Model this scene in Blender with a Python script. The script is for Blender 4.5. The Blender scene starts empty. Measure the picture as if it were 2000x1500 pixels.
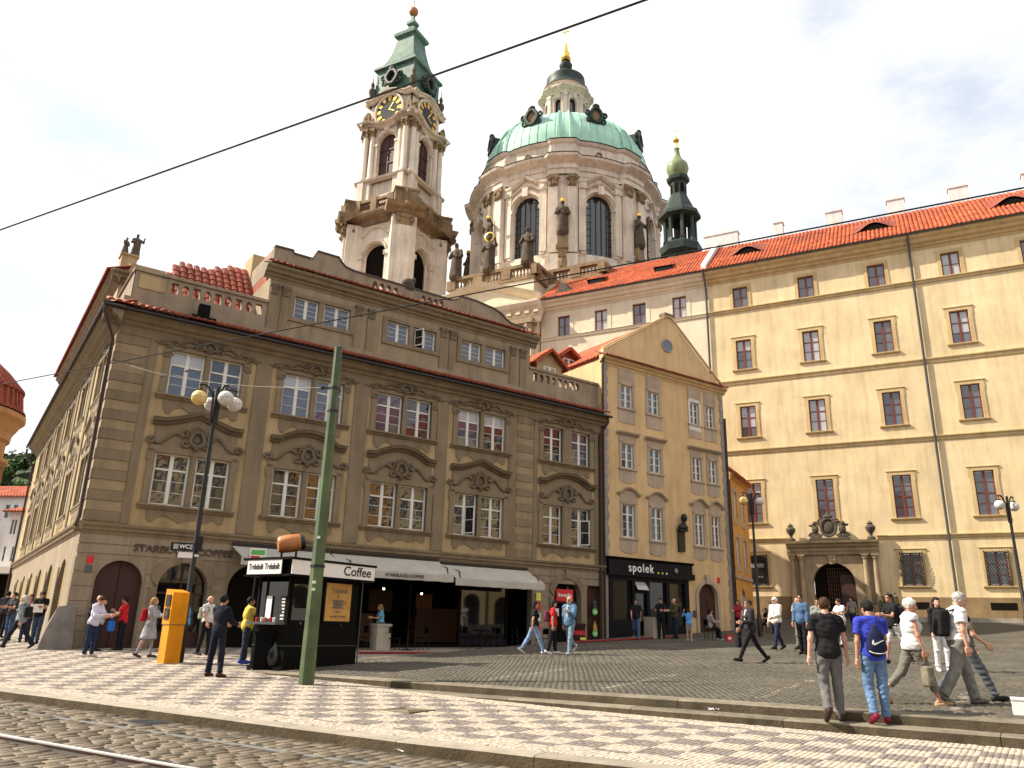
import bpy, math, random
import numpy as np
from mathutils import Matrix, Vector
R_ = math.radians
random.seed(7); rng = np.random.default_rng(7)
SC = bpy.context.scene
COL = SC.collection
# ------------------------------------------------------------------ camera
cd = bpy.data.cameras.new('camera'); cam = bpy.data.objects.new('camera', cd); COL.objects.link(cam)
cd.sensor_fit = 'HORIZONTAL'; cd.sensor_width = 36.0; cd.lens = 1526.27/2000*36
cd.clip_start = 0.1; cd.clip_end = 3000
def cam_matrix(pitch, roll, loc):
    c, s = math.cos(pitch), math.sin(pitch)
    fw = Vector((0, c, s)); up = Vector((0, -s, c)); rt = Vector((1, 0, 0))
    rt2 = rt*math.cos(roll)+up*math.sin(roll); up2 = up*math.cos(roll)-rt*math.sin(roll)
    m = Matrix((rt2, up2, -fw)).transposed().to_4x4(); m.translation = loc
    return m
cam.matrix_world = cam_matrix(R_(17.284), R_(1.519), (0, 0, 1.6))
SC.camera = cam
# ------------------------------------------------------------------ light
SUN_AZ, SUN_EL = R_(176), R_(43)                       # direction towards the sun (math angle from +x)
sv = Vector((math.cos(SUN_AZ)*math.cos(SUN_EL), math.sin(SUN_AZ)*math.cos(SUN_EL), math.sin(SUN_EL)))
sl = bpy.data.lights.new('sun', 'SUN'); sl.energy = 5.0; sl.angle = R_(0.6); sl.color = (1.0, .91, .76)
so = bpy.data.objects.new('sun', sl); COL.objects.link(so)
so.rotation_euler = sv.to_track_quat('Z', 'Y').to_euler(); so.location = (-60, 0, 60)
W = bpy.data.worlds.new('World'); SC.world = W; W.use_nodes = True
nt = W.node_tree; nt.nodes.clear()
out = nt.nodes.new('ShaderNodeOutputWorld'); bg = nt.nodes.new('ShaderNodeBackground')
sky = nt.nodes.new('ShaderNodeTexSky'); sky.sky_type = 'NISHITA'; sky.sun_disc = False
sky.sun_elevation = SUN_EL; sky.sun_rotation = math.pi/2-SUN_AZ
sky.air_density = 1.0; sky.dust_density = 1.2; sky.ozone_density = 1.0
tc = nt.nodes.new('ShaderNodeTexCoord'); mp = nt.nodes.new('ShaderNodeMapping')
mp.inputs['Scale'].default_value = (1.6, 1.6, 4.0); mp.inputs['Location'].default_value = (3.1, .4, 1.2)
n1 = nt.nodes.new('ShaderNodeTexNoise'); n1.inputs['Scale'].default_value = 1.15; n1.inputs['Detail'].default_value = 9; n1.inputs['Roughness'].default_value = .58
cr = nt.nodes.new('ShaderNodeValToRGB'); cr.color_ramp.elements[0].position = .36; cr.color_ramp.elements[1].position = .50
cr.color_ramp.elements[0].color = (.50, .50, .50, 1); cr.color_ramp.elements[1].color = (1, 1, 1, 1)
mx = nt.nodes.new('ShaderNodeMix'); mx.data_type = 'RGBA'
mx.inputs[7].default_value = (11.8, 11.75, 11.6, 1)      # thin bright cloud veil
L = nt.links.new
L(tc.outputs['Generated'], mp.inputs['Vector']); L(mp.outputs[0], n1.inputs['Vector']); L(n1.outputs['Fac'], cr.inputs['Fac'])
L(cr.outputs['Color'], mx.inputs[0]); sm = nt.nodes.new('ShaderNodeVectorMath'); sm.operation = 'SCALE'; sm.inputs['Scale'].default_value = 2.3; L(sky.outputs[0], sm.inputs[0]); L(sm.outputs[0], mx.inputs[6]); L(mx.outputs[2], bg.inputs['Color'])
bg.inputs['Strength'].default_value = 0.06; L(bg.outputs[0], out.inputs[0])
vs = SC.view_settings; vs.view_transform = 'Standard'; vs.look = 'None'; vs.exposure = 0.8; vs.gamma = 1.0; vs.use_curve_mapping = False
SC.cycles.max_bounces = 6; SC.cycles.diffuse_bounces = 3; SC.cycles.glossy_bounces = 3
# ------------------------------------------------------------------ materials
MATS = {}
def mat(name, col, rough=.85, var=.16, vscale=1.1, bump=.25, bscale=34., metal=0., spec=.35, streak=0., rnd=0., tint=False, blotch=None, wave=0.):
    m = bpy.data.materials.new(name); m.use_nodes = True; MATS[name] = m
    n = m.node_tree.nodes; l = m.node_tree.links.new; b = n['Principled BSDF']
    b.inputs['Roughness'].default_value = rough; b.inputs['Metallic'].default_value = metal
    b.inputs['Specular IOR Level'].default_value = spec
    t = n.new('ShaderNodeTexCoord')
    def noise(scale, detail=5, rough_=.55, vec=None):
        k = n.new('ShaderNodeTexNoise'); k.inputs['Scale'].default_value = scale; k.inputs['Detail'].default_value = detail
        k.inputs['Roughness'].default_value = rough_; l(vec or t.outputs['Object'], k.inputs['Vector']); return k.outputs['Fac']
    def ramp(src, a, b_, lo, hi):
        k = n.new('ShaderNodeMapRange'); k.inputs[1].default_value = a; k.inputs[2].default_value = b_
        k.inputs[3].default_value = lo; k.inputs[4].default_value = hi; l(src, k.inputs[0]); return k.outputs[0]
    def scale(c, f):
        k = n.new('ShaderNodeVectorMath'); k.operation = 'SCALE'
        l(c, k.inputs[0]); l(f, k.inputs['Scale']); return k.outputs[0]
    rgb = n.new('ShaderNodeRGB'); rgb.outputs[0].default_value = (*col, 1); c = rgb.outputs[0]
    if tint:
        a = n.new('ShaderNodeAttribute'); a.attribute_name = 'tint'
        k = n.new('ShaderNodeVectorMath'); k.operation = 'MULTIPLY'; l(c, k.inputs[0]); l(a.outputs['Color'], k.inputs[1]); c = k.outputs[0]
    if blotch:
        k = n.new('ShaderNodeMix'); k.data_type = 'RGBA'; l(ramp(noise(vscale*.6, 7, .65), .47, .62, 0, 1), k.inputs[0])
        l(c, k.inputs[6]); k.inputs[7].default_value = (*blotch, 1); c = k.outputs[2]
    if var: c = scale(c, ramp(noise(vscale, 7, .62), .3, .7, 1-var, 1+var))
    if streak:
        mpn = n.new('ShaderNodeMapping'); mpn.inputs['Scale'].default_value = (1, 1, .12); l(t.outputs['Object'], mpn.inputs['Vector'])
        c = scale(c, ramp(noise(2.6, 6, .6, mpn.outputs[0]), .45, .75, 1, 1-streak))
    if rnd:
        oi = n.new('ShaderNodeObjectInfo'); c = scale(c, ramp(oi.outputs['Random'], 0, 1, 1-rnd, 1+rnd))
    l(c, b.inputs['Base Color'])
    if bump:
        k = n.new('ShaderNodeBump'); k.inputs['Strength'].default_value = bump; k.inputs['Distance'].default_value = .02
        l(noise(bscale, 4, .6), k.inputs['Height']); l(k.outputs[0], b.inputs['Normal'])
    if wave:
        k = n.new('ShaderNodeBump'); k.inputs['Strength'].default_value = wave; k.inputs['Distance'].default_value = .05
        l(noise(1.7, 2, .5), k.inputs['Height']); l(k.outputs[0], b.inputs['Normal'])
    return m
def plain(name, col, rough=.6, metal=0., spec=.4, **k): return mat(name, col, rough, var=k.pop('var', .1), bump=k.pop('bump', .05), metal=metal, spec=spec, **k)
mat('ochre_plaster', (.42, .312, .168), streak=.36, var=.13, vscale=.7)
mat('grey_stucco', (.232, .180, .116), streak=.32, var=.12, vscale=.9)
mat('dark_stucco', (.165, .128, .085), streak=.35, var=.2, vscale=2)
mat('ground_stone', (.295, .235, .168), streak=.34, var=.2, vscale=.8, bump=.4)
mat('quoin_light', (.315, .24, .145), streak=.3, var=.15); mat('hood_dark', (.145, .11, .07), streak=.3, var=.25, vscale=2); mat('attic_plaster', (.30, .235, .15), streak=.35, var=.16, vscale=.8); mat('buttress_stone', (.20, .185, .165), streak=.2, var=.3, vscale=2, bump=.7, bscale=14)
mat('house_yellow', (.62, .44, .235), streak=.24, var=.12, vscale=.8)
mat('lilac_stucco', (.43, .345, .265), streak=.25, var=.1)
mat('quoin_grey', (.30, .27, .25), var=.2)
mat('college_plaster', (.67, .52, .305), streak=.24, var=.16, vscale=.45, bump=.35, bscale=20, blotch=(.715, .565, .35))
mat('college_cream', (.68, .585, .43), streak=.14, var=.1, vscale=.6)
mat('college_trim', (.54, .395, .20), streak=.25, var=.12)
mat('plinth_brown', (.25, .165, .085), streak=.2, var=.22)
mat('portal_stone', (.34, .255, .155), streak=.35, var=.25, vscale=1.5, bump=.4)
mat('dark_sculpture', (.085, .068, .05), var=.35, vscale=3, bump=.5, bscale=18)
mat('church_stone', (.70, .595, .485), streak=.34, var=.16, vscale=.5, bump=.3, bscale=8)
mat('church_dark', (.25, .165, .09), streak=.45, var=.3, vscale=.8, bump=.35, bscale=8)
mat('copper_green', (.37, .62, .49), rough=.6, streak=.18, var=.14, vscale=.5, bump=.12, bscale=5)
mat('copper_dark', (.020, .037, .029), rough=.55, streak=.45, var=.45, vscale=.9, bump=.3, bscale=5)
mat('copper_tower', (.07, .15, .11), rough=.55, streak=.65, var=.5, vscale=.8, bump=.2, bscale=5)
mat('gold', (.85, .55, .12), rough=.3, metal=1., var=.1, bump=.1)
mat('roof_tile', (.24, .052, .026), rough=.75, var=.3, vscale=3, rnd=.28, bump=.3)
mat('roof_tile_bright', (.50, .105, .035), rough=.75, var=.36, vscale=.9, blotch=(.36, .085, .04), bump=.3, tint=True)
mat('roof_tile_dark', (.27, .065, .035), rough=.75, var=.3, vscale=3, bump=.3, tint=True)
plain('dark_metal', (.014, .013, .014), .42, .3, .5); plain('zinc', (.10, .105, .11), .5, .6)
plain('pipe_brown', (.045, .022, .015), .5); plain('black_paint', (.0035, .0035, .004), .6, spec=.08)
plain('window_white', (.70, .69, .65), .55); plain('window_brown', (.17, .035, .02), .5)
mat('glass', (.012, .014, .017), rough=.02, var=0, bump=0, spec=1.0, wave=.10)
mat('glass_blue', (.045, .06, .10), rough=.04, var=.2, bump=0, spec=1.0, wave=.10)
mat('glass_sky', (.11, .125, .15), rough=.04, var=.35, vscale=.8, bump=0, spec=.9, wave=.08); mat('glass_blind', (.40, .42, .45), rough=.12, var=.1, bump=0, spec=.8)
mat('glass_shop', (.010, .010, .011), rough=.03, var=0, bump=0, spec=.5)
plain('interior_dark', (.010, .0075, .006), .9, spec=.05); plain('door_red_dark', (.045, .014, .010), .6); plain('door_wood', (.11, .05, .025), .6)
plain('shutter_wood', (.42, .31, .13), .6, streak=.3); plain('white_wall', (.66, .64, .62), .9, streak=.2)
mat('road_stone', (.128, .099, .066), rough=.62, var=.28, vscale=5, bump=.4, bscale=24, rnd=.28, spec=.4)
mat('road_stone_stuff', (.128, .099, .066), rough=.62, var=.25, vscale=5, bump=.5, bscale=24, tint=True, spec=.4)
mat('road_bed', (.05, .042, .033), var=.3, vscale=3); mat('mosaic_bed', (.30, .25, .20), var=.2, vscale=6)
mat('mosaic_stone', (.425, .37, .315), rough=.75, var=.14, vscale=7, bump=.3, tint=True)
mat('square_stone', (.080, .071, .056), rough=.72, var=.28, vscale=.9, bump=.4, bscale=22, tint=True)
mat('square_bed', (.07, .062, .05), rough=.85, var=.25, vscale=.5, bump=.6, bscale=9)
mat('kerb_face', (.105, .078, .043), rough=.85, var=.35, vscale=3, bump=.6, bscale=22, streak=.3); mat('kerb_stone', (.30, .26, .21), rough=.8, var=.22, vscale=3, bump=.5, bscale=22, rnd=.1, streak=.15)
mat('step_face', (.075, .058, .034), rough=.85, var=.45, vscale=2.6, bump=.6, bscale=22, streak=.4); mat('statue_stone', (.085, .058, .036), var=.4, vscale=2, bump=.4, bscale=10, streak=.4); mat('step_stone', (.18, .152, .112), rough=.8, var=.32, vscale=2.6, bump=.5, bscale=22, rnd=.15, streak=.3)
plain('steel_rail', (.78, .76, .73), .5, .2); plain('seam_grey', (.15, .145, .14), .8); plain('grass_green', (.10, .14, .03), .9, var=.4)  # steel_rail: sun glare on the polished head put into a pale diffuse colour
plain('pole_green', (.085, .125, .052), .5, streak=.45, var=.4, blotch=(.05, .07, .04)); plain('concrete', (.40, .36, .29), .85, streak=.2)
plain('machine_yellow', (.80, .30, .008), .4, var=.16, streak=.2); plain('round_house_wall', (.40, .20, .07), .9, streak=.25); plain('awning_cloth', (.47, .45, .40), .9, streak=.12); plain('sign_white', (.78, .76, .74), .6)
plain('poster_tan', (.50, .27, .07), .7, var=.2, vscale=4); plain('hose_red', (.22, .008, .012), .5); plain('ink', (.02, .015, .012), .7); plain('sign_red', (.55, .02, .03), .5)
plain('sign_green', (.10, .45, .10), .5); plain('shop_blue', (.004, .005, .010), .5, spec=.15); plain('letter_white', (.85, .88, .85), .5); plain('letter_yellow', (.75, .75, .1), .5)
plain('globe_white', (.62, .60, .56), .5, var=.14, vscale=9, blotch=(.52, .49, .44)); plain('globe_yellow', (.72, .53, .20), .5, var=.14, vscale=9, blotch=(.6, .42, .13))
plain('roll_brown', (.45, .17, .055), .5, var=.25, vscale=5); plain('orange_wall', (.62, .30, .075), .9, streak=.2); plain('paper_white', (.8, .8, .8), .8)
mat('foliage', (.045, .075, .02), rough=.8, var=.5, vscale=.2, bump=0, tint=True)
# ------------------------------------------------------------------ mesh helpers
class MB:
    def __init__(s): s.v = []; s.f = []
    def add(s, vs, fs):
        o = len(s.v); s.v += [tuple(p) for p in vs]; s.f += [tuple(i+o for i in q) for q in fs]; return s
    def box(s, x0, x1, y0, y1, z0, z1):
        return s.add([(x0,y0,z0),(x1,y0,z0),(x1,y1,z0),(x0,y1,z0),(x0,y0,z1),(x1,y0,z1),(x1,y1,z1),(x0,y1,z1)],
              [(0,3,2,1),(4,5,6,7),(0,1,5,4),(1,2,6,5),(2,3,7,6),(3,0,4,7)])
    def prism(s, poly, y0, y1):                     # polygon (x,z), counter-clockwise seen from the front (-y)
        n = len(poly)
        return s.add([(x,y0,z) for x,z in poly]+[(x,y1,z) for x,z in poly],
              [tuple(range(n)), tuple(range(2*n-1,n-1,-1))]+[(i,i+n,(i+1)%n+n,(i+1)%n) for i in range(n)])
    def slab(s, poly, z0, z1):                      # polygon (x,y) ccw from above, extruded in z
        n = len(poly)
        return s.add([(x,y,z0) for x,y in poly]+[(x,y,z1) for x,y in poly],
              [tuple(range(n-1,-1,-1)), tuple(range(n,2*n))]+[(i,(i+1)%n,(i+1)%n+n,i+n) for i in range(n)])
    def mould(s, path, prof, caps=True):            # path (x,z) left to right; profile (dz,out) bottom to top
        n = len(prof)
        vs = [(x,-o,z+dz) for x,z in path for dz,o in prof]
        fs = [(i*n+j,(i+1)*n+j,(i+1)*n+j+1,i*n+j+1) for i in range(len(path)-1) for j in range(n-1)]
        if caps: fs += [tuple(range(n-1,-1,-1)), tuple((len(path)-1)*n+j for j in range(n))]
        return s.add(vs, fs)
    def lathe(s, prof, n=24, c=(0,0), off=None, a0=0., a1=2*math.pi):
        full = abs(a1-a0-2*math.pi) < 1e-6; m = n if full else n+1; k = len(prof); vs = []
        for i in range(m):
            a = a0+(a1-a0)*i/n
            for r, z in prof:
                rr = r+(off(a, z) if off else 0); vs.append((c[0]+rr*math.cos(a), c[1]+rr*math.sin(a), z))
        fs = [(i*k+j, ((i+1)%m)*k+j, ((i+1)%m)*k+j+1, i*k+j+1) for i in range(n) for j in range(k-1)]
        return s.add(vs, fs)
    def ngon(s, prof, n, c=(0,0), rot=0.):          # closed lathe with flat facets, prof (r,z)
        k = len(prof); vs = [(c[0]+r*math.cos(rot+2*math.pi*i/n), c[1]+r*math.sin(rot+2*math.pi*i/n), z) for i in range(n) for r, z in prof]
        fs = [(i*k+j, ((i+1)%n)*k+j, ((i+1)%n)*k+j+1, i*k+j+1) for i in range(n) for j in range(k-1)]
        fs += [tuple(i*k for i in range(n-1,-1,-1)), tuple(i*k+k-1 for i in range(n))]
        return s.add(vs, fs)
    def tube(s, pts, r, n=6, closed=False):
        P = [Vector(p) for p in pts]; m = len(P); rs = r if isinstance(r, (list, tuple)) else [r]*m; vs = []; up0 = None
        for i, p in enumerate(P):
            d = (P[(i+1) % m]-P[i-1]) if closed else (P[min(i+1,m-1)]-P[max(i-1,0)])
            d = d.normalized() if d.length > 1e-9 else Vector((0,0,1))
            if up0 is None or abs(d.dot(up0)) > .98: up0 = Vector((0,1,0)) if abs(d.y) < .8 else Vector((1,0,0))
            a = d.cross(up0).normalized(); b = d.cross(a).normalized(); up0 = -b if False else up0
            vs += [p+(a*math.cos(2*math.pi*j/n)+b*math.sin(2*math.pi*j/n))*rs[i] for j in range(n)]
        fs = [(i*n+j,((i+1)%m)*n+j,((i+1)%m)*n+(j+1)%n,i*n+(j+1)%n) for i in range(m if closed else m-1) for j in range(n)]
        if not closed: fs += [tuple(range(n-1,-1,-1)), tuple((m-1)*n+j for j in range(n))]
        return s.add(vs, fs)
    def ball(s, c, r, n=10, m=7):
        r = r if isinstance(r, (list, tuple)) else (r,r,r); vs = []
        for i in range(m+1):
            p = math.pi*i/m
            for j in range(n):
                a = 2*math.pi*j/n; vs.append((c[0]+r[0]*math.sin(p)*math.cos(a), c[1]+r[1]*math.sin(p)*math.sin(a), c[2]+r[2]*math.cos(p)))
        return s.add(vs, [(i*n+j,(i+1)*n+j,(i+1)*n+(j+1)%n,i*n+(j+1)%n) for i in range(m) for j in range(n)])
    def wall(s, x0, x1, z0, z1, holes, depth=.3, y=0., nx=1, cell=None):   # hole (x0,x1,z0,z1,kind) kind: None, 'arch', 'oval'
        hs = [(h if len(h) > 4 else (*h, None)) for h in holes]
        xs = {x0, x1}; zs = {z0, z1}
        for h in hs: xs |= {h[0], h[1]}; zs |= {h[2], h[3]}
        if cell:
            k = int((x1-x0)/cell); xs |= {x0+(x1-x0)*i/k for i in range(1, k)}
        xs = sorted(x for x in xs if x0-1e-6 <= x <= x1+1e-6); zs = sorted(z for z in zs if z0-1e-6 <= z <= z1+1e-6)
        for i in range(len(xs)-1):
            for j in range(len(zs)-1):
                cx, cz = (xs[i]+xs[i+1])/2, (zs[j]+zs[j+1])/2
                if any(h[0] < cx < h[1] and h[2] < cz < h[3] for h in hs): continue
                s.add([(xs[i],y,zs[j]),(xs[i+1],y,zs[j]),(xs[i+1],y,zs[j+1]),(xs[i],y,zs[j+1])], [(0,1,2,3)])
        for a, b, c, d, kind in hs:
            o = outline(a, b, c, d, kind); n = len(o)
            s.add([(px,y,pz) for px,pz in o]+[(px,y+depth,pz) for px,pz in o], [(i,i+n,(i+1)%n+n,(i+1)%n) for i in range(n)])
            if kind:                                   # spandrels between the curve and the box
                for (px,pz),(qx,qz) in zip(o, o[1:]+o[:1]):
                    if abs(px-qx) < 1e-6 or (kind == 'arch' and abs(pz-c) < 1e-6 and abs(qz-c) < 1e-6): continue
                    ez = d if (pz+qz)/2 > (c+d)/2 or kind == 'arch' else c
                    s.add([(px,y,pz),(qx,y,qz),(qx,y,ez),(px,y,ez)], [(0,3,2,1)] if ez == d else [(0,1,2,3)])
        return s
    def xf(s, fn): s.v = [tuple(fn(*p)) for p in s.v]; return s
    def bend(s, R, th, c=(0,0)):
        return s.xf(lambda x,y,z: (c[0]+(R-y)*math.cos(th+x/R), c[1]+(R-y)*math.sin(th+x/R), z))
    def mesh(s, name, m, smooth=False):
        me = bpy.data.meshes.new(name); me.from_pydata(s.v, [], s.f); me.update()
        if m: me.materials.append(MATS[m])
        if smooth:
            me.polygons.foreach_set('use_smooth', [True]*len(me.polygons))
            try: me.set_sharp_from_angle(angle=R_(40))
            except Exception: pass
        return me
def outline(a, b, c, d, kind, n=14):                 # ccw from the front, (x,z)
    if kind == 'arch':
        r = (b-a)/2; rise = min(r, d-c); cx = (a+b)/2
        return [(a,c),(b,c)]+[(cx+r*math.cos(t), d-rise+rise*math.sin(t)) for t in [math.pi*i/n for i in range(n+1)]]
    if kind == 'seg':
        cx = (a+b)/2; rise = (b-a)*.16
        return [(a,c),(b,c)]+[(cx+(b-a)/2*math.cos(t), d-rise+rise*math.sin(t)) for t in [math.pi*i/n for i in range(n+1)]]
    if kind == 'oval':
        return [((a+b)/2+(b-a)/2*math.cos(t), (c+d)/2+(d-c)/2*math.sin(t)) for t in [2*math.pi*i/n for i in range(n)]]
    return [(a,c),(b,c),(b,d),(a,d)]
def obj(name, me, parent=None, loc=(0,0,0), rz=0., sc=None, kind=None, rx=0., ry=0.):
    o = bpy.data.objects.new(name, me); COL.objects.link(o); o.parent = parent; o.location = loc; o.rotation_euler = (rx, ry, rz)
    if sc: o.scale = sc if isinstance(sc, (tuple, list)) else (sc,)*3
    if kind: o['kind'] = kind
    return o
def P(name, mb, m, parent=None, loc=(0,0,0), rz=0., smooth=False, kind=None, **k):
    return obj(name, mb.mesh(name, m, smooth), parent, loc, rz, kind=kind, **k)
def tag(o, label=None, cat=None, group=None, kind=None):
    if label: o['label'] = label
    if cat: o['category'] = cat
    if group: o['group'] = group
    if kind: o['kind'] = kind
    return o
def thing(name, label, cat, loc, rz=0., group=None):
    o = obj(name, None, None, loc, rz); return tag(o, label, cat, group)
def text_mesh(s, size, m, ext=.01, shear=0., bold=0., sx=1., sp=1.):
    c = bpy.data.curves.new('lettering', 'FONT'); c.body = s; c.size = size; c.extrude = ext; c.shear = shear; c.offset = bold; c.space_character = sp; c.align_x = 'CENTER'; c.align_y = 'CENTER'
    t = bpy.data.objects.new('lettering', c); COL.objects.link(t); dg = bpy.context.evaluated_depsgraph_get()
    me = bpy.data.meshes.new_from_object(t.evaluated_get(dg)); bpy.data.objects.remove(t)
    me.transform(Matrix.Scale(sx, 4, (1,0,0))); me.transform(Matrix.Rotation(math.pi/2, 4, 'X')); me.materials.clear(); me.materials.append(MATS[m]); return me
def big_mesh(name, V, F, m, tint=None, smooth=False):  # numpy quads
    me = bpy.data.meshes.new(name); nv, nf = len(V), len(F)
    me.vertices.add(nv); me.vertices.foreach_set('co', np.asarray(V, np.float32).ravel())
    me.loops.add(nf*4); me.loops.foreach_set('vertex_index', np.asarray(F, np.int32).ravel())
    me.polygons.add(nf); me.polygons.foreach_set('loop_start', np.arange(0, nf*4, 4, dtype=np.int32))
    if smooth: me.polygons.foreach_set('use_smooth', np.ones(nf, bool))
    me.update(calc_edges=True); me.materials.append(MATS[m])
    if tint is not None:
        a = me.color_attributes.new('tint', 'FLOAT_COLOR', 'POINT')
        t = np.ones((nv, 4), np.float32); t[:, :3] = tint; a.data.foreach_set('color', t.ravel())
    return me
def stones(cx, cy, z, ex, ey, h, U, Vv, inset=.008):   # arrays of stone centres -> chamfered blocks (V,F); ex,ey half sizes
    n = len(cx); sg = np.array([(-1,-1),(1,-1),(1,1),(-1,1)], float)
    V = np.zeros((n, 8, 3))
    for k in range(4):
        for lay in (0, 1):
            a = sg[k,0]*(ex-(inset if lay else 0)); b = sg[k,1]*(ey-(inset if lay else 0))
            V[:, k+4*lay, 0] = cx+a*U[0]+b*Vv[0]; V[:, k+4*lay, 1] = cy+a*U[1]+b*Vv[1]
            V[:, k+4*lay, 2] = z-(h if lay == 0 else 0)
    base = (np.arange(n)*8)[:, None, None]
    F = base+np.array([(4,5,6,7),(0,1,5,4),(1,2,6,5),(2,3,7,6),(3,0,4,7)])[None]
    return V.reshape(-1, 3), F.reshape(-1, 4)
# ------------------------------------------------------------------ ground: s = distance from kerb line, t = along it (to the left)
SN = (.559, .829); ST = (-.829, .559); S0 = 8.345
def st(x, y): return SN[0]*x+SN[1]*y-S0, ST[0]*x+ST[1]*y
def xy(s, t): return (s+S0)*SN[0]+t*ST[0], (s+S0)*SN[1]+t*ST[1]
def sk(t): return .21-.10*(np.clip(t, -20, 40)-4.1)                  # the kerb is not parallel to the steps
def xyk(s, t): return xy(s+sk(t), t)
def xyb(s, t): return xy(s+sk(t)*np.maximum(0, 1-s/4.5), t)
def kt(t): return .015*np.maximum(np.asarray(t, float)-7, 0)
def z_pav(x, y): s, t = st(x, y); return .18+.017*s+kt(t)
def z_road(x, y): s, t = st(x, y); return .035+kt(t)-.012*np.minimum(s, 0)*0+.004*np.minimum(-s, 12)
def z_sq(x, y):
    m = .467*np.asarray(x, float)+.884*y
    return .06+.028*x+.027*y+.074*np.maximum(m-45, 0)
SE = 4.85; TL = 17.3                                    # raised square: s >= SE, t <= TL
def in_sq(x, y):
    s, t = st(x, y); return s >= SE-.001 and t <= TL
def ground(x, y): return float(z_sq(x, y) if in_sq(x, y) else z_pav(x, y))
def sheet(name, m, zf, ss, ts, dz=0., xy=xy):
    V = [(*xy(s, t), 0) for s in ss for t in ts]; V = [(x, y, float(zf(x, y))+dz) for x, y, _ in V]; n = len(ts)
    F = [(i*n+j, i*n+j+1, (i+1)*n+j+1, (i+1)*n+j) for i in range(len(ss)-1) for j in range(n-1)]
    F = [f[::-1] for f in F]
    return tag(obj(name, big_mesh(name, np.array(V), np.array(F), m)), kind='structure')
gr = sheet('ground', 'road_bed', lambda x, y: -1.2, np.linspace(-900, 1500, 3), np.linspace(-1200, 1200, 3))
road = sheet('road', 'road_bed', z_road, np.linspace(-40, .05, 24), np.linspace(-60, 90, 60), xy=xyk)
pav = sheet('pavement', 'mosaic_bed', z_pav, [.25, .8, 1.5, 2.2, 3, 4, 5, 7]+list(np.linspace(9, 60, 20)), np.linspace(-60, 90, 100), xy=xyb)
# raised square sheet with a rounded near-left corner
rc = 1.6
def sq_edge(t):                                        # s of the front edge for a given t
    if t > TL-rc: return SE+rc-math.sqrt(max(rc*rc-(t-(TL-rc))**2, 0))
    return SE
ts = list(np.linspace(-60, TL-rc, 60))+[TL-rc+rc*math.sin(a) for a in np.linspace(.1, math.pi/2, 9)]
V = []; F = []; fr = [0., .012, .03, .06, .1, .15, .22, .3, .4, .5, .62, .75, .88, 1.]
for t in ts:
    for q in fr:
        s = sq_edge(t)+.02+(70-sq_edge(t))*q; x, y = xy(s, t); V.append((x, y, float(z_sq(x, y))))
n = len(fr)
F = [(i*n+j, i*n+j+1, (i+1)*n+j+1, (i+1)*n+j) for i in range(len(ts)-1) for j in range(n-1)]
sqr = tag(obj('square', big_mesh('square', np.array(V), np.array(F), 'square_bed')), kind='structure')
# road setts: rows run away from the kerb, brick bond along t; the nearest 300 are parts
cs, ctt, ex_, ey_ = [], [], [], []
t = 1.0; row = 0
while t < 27:
    w = random.uniform(.135, .18); s = -.06-random.uniform(0, .16)
    bow = .0
    while s > -5.2:
        l = random.uniform(.20, .33)
        if not (-.98 < s-l/2 < -.80+0*l) and abs(s-l/2+2.46) > .06+l*.5:
            cs.append(s-l/2); ctt.append(t+w/2+.10*math.sin((s-l/2)*1.6)); ex_.append(l/2-.007); ey_.append(w/2-.006)
        s -= l
    t += w; row += 1
cs = np.array(cs); ctt = np.array(ctt); ex_ = np.array(ex_); ey_ = np.array(ey_)
X, Y = xyk(cs, ctt); Z = z_road(X, Y)+.018+rng.normal(0, .0035, len(X))
V, F = stones(X, Y, Z, ex_, ey_, .03, SN, ST, .010)
vis = (np.abs(X/Y) < .68) & (Y > 6) & (Z < 9)
elev = (1.6-Z)/np.hypot(X, Y); vis &= elev < .19+.02
d2 = np.where(vis, np.hypot(X, Y), 1e9); near = np.argsort(d2)[:300]
rest = np.setdiff1d(np.arange(len(X)), near)
Vr = V.reshape(-1, 8, 3)
tn = np.repeat((rng.uniform(.66, 1.32, (len(rest), 1))*np.array([1, 1, 1])+rng.normal(0, .022, (len(rest), 3)))[:, None, :], 8, 1).reshape(-1, 3)
Fb = np.array([(4,5,6,7),(0,1,5,4),(1,2,6,5),(2,3,7,6),(3,0,4,7)])
o = obj('setts', big_mesh('setts', Vr[rest].reshape(-1, 3), (np.arange(len(rest))*8)[:, None, None].repeat(1, 1)+Fb[None] if False else ((np.arange(len(rest))*8)[:, None, None]+Fb[None]).reshape(-1, 4), 'road_stone_stuff', tn), road, kind='stuff')
ub = MB(); ub.add([(-1,-1,-.03),(1,-1,-.03),(1,1,-.03),(-1,1,-.03),(-.93,-.89,0),(.93,-.89,0),(.93,.89,0),(-.93,.89,0)], [tuple(f) for f in Fb])
um = ub.mesh('sett', 'road_stone')
for i in near:
    obj('sett', um, road, (X[i], Y[i], Z[i]), math.atan2(SN[1], SN[0])+random.uniform(-.03, .03), (ex_[i], ey_[i], 1))
def strip(name, s0, s1, t0, t1, zf, dz, th, m, parent, n=40, smooth=False, **k):   # long bar following the ground
    mb = MB(); ts_ = np.linspace(t0, t1, n)
    vs = []
    for t in ts_:
        for s, lay in ((s0, 0), (s1, 0), (s1, 1), (s0, 1)):
            x, y = xyk(s, t); vs.append((x, y, float(zf(x, y))+dz-(th if lay == 0 else 0)))
    fs = [(i*4+j, i*4+(j+1) % 4, (i+1)*4+(j+1) % 4, (i+1)*4+j) for i in range(n-1) for j in range(4)]+[(3,2,1,0), ((n-1)*4, (n-1)*4+1, (n-1)*4+2, (n-1)*4+3)]
    mb.add(vs, fs); return P(name, mb, m, parent, smooth=smooth, **k)
strip('gutter_seam', -.97, -.84, -30, 60, z_road, .014, .05, 'seam_grey', road)
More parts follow.
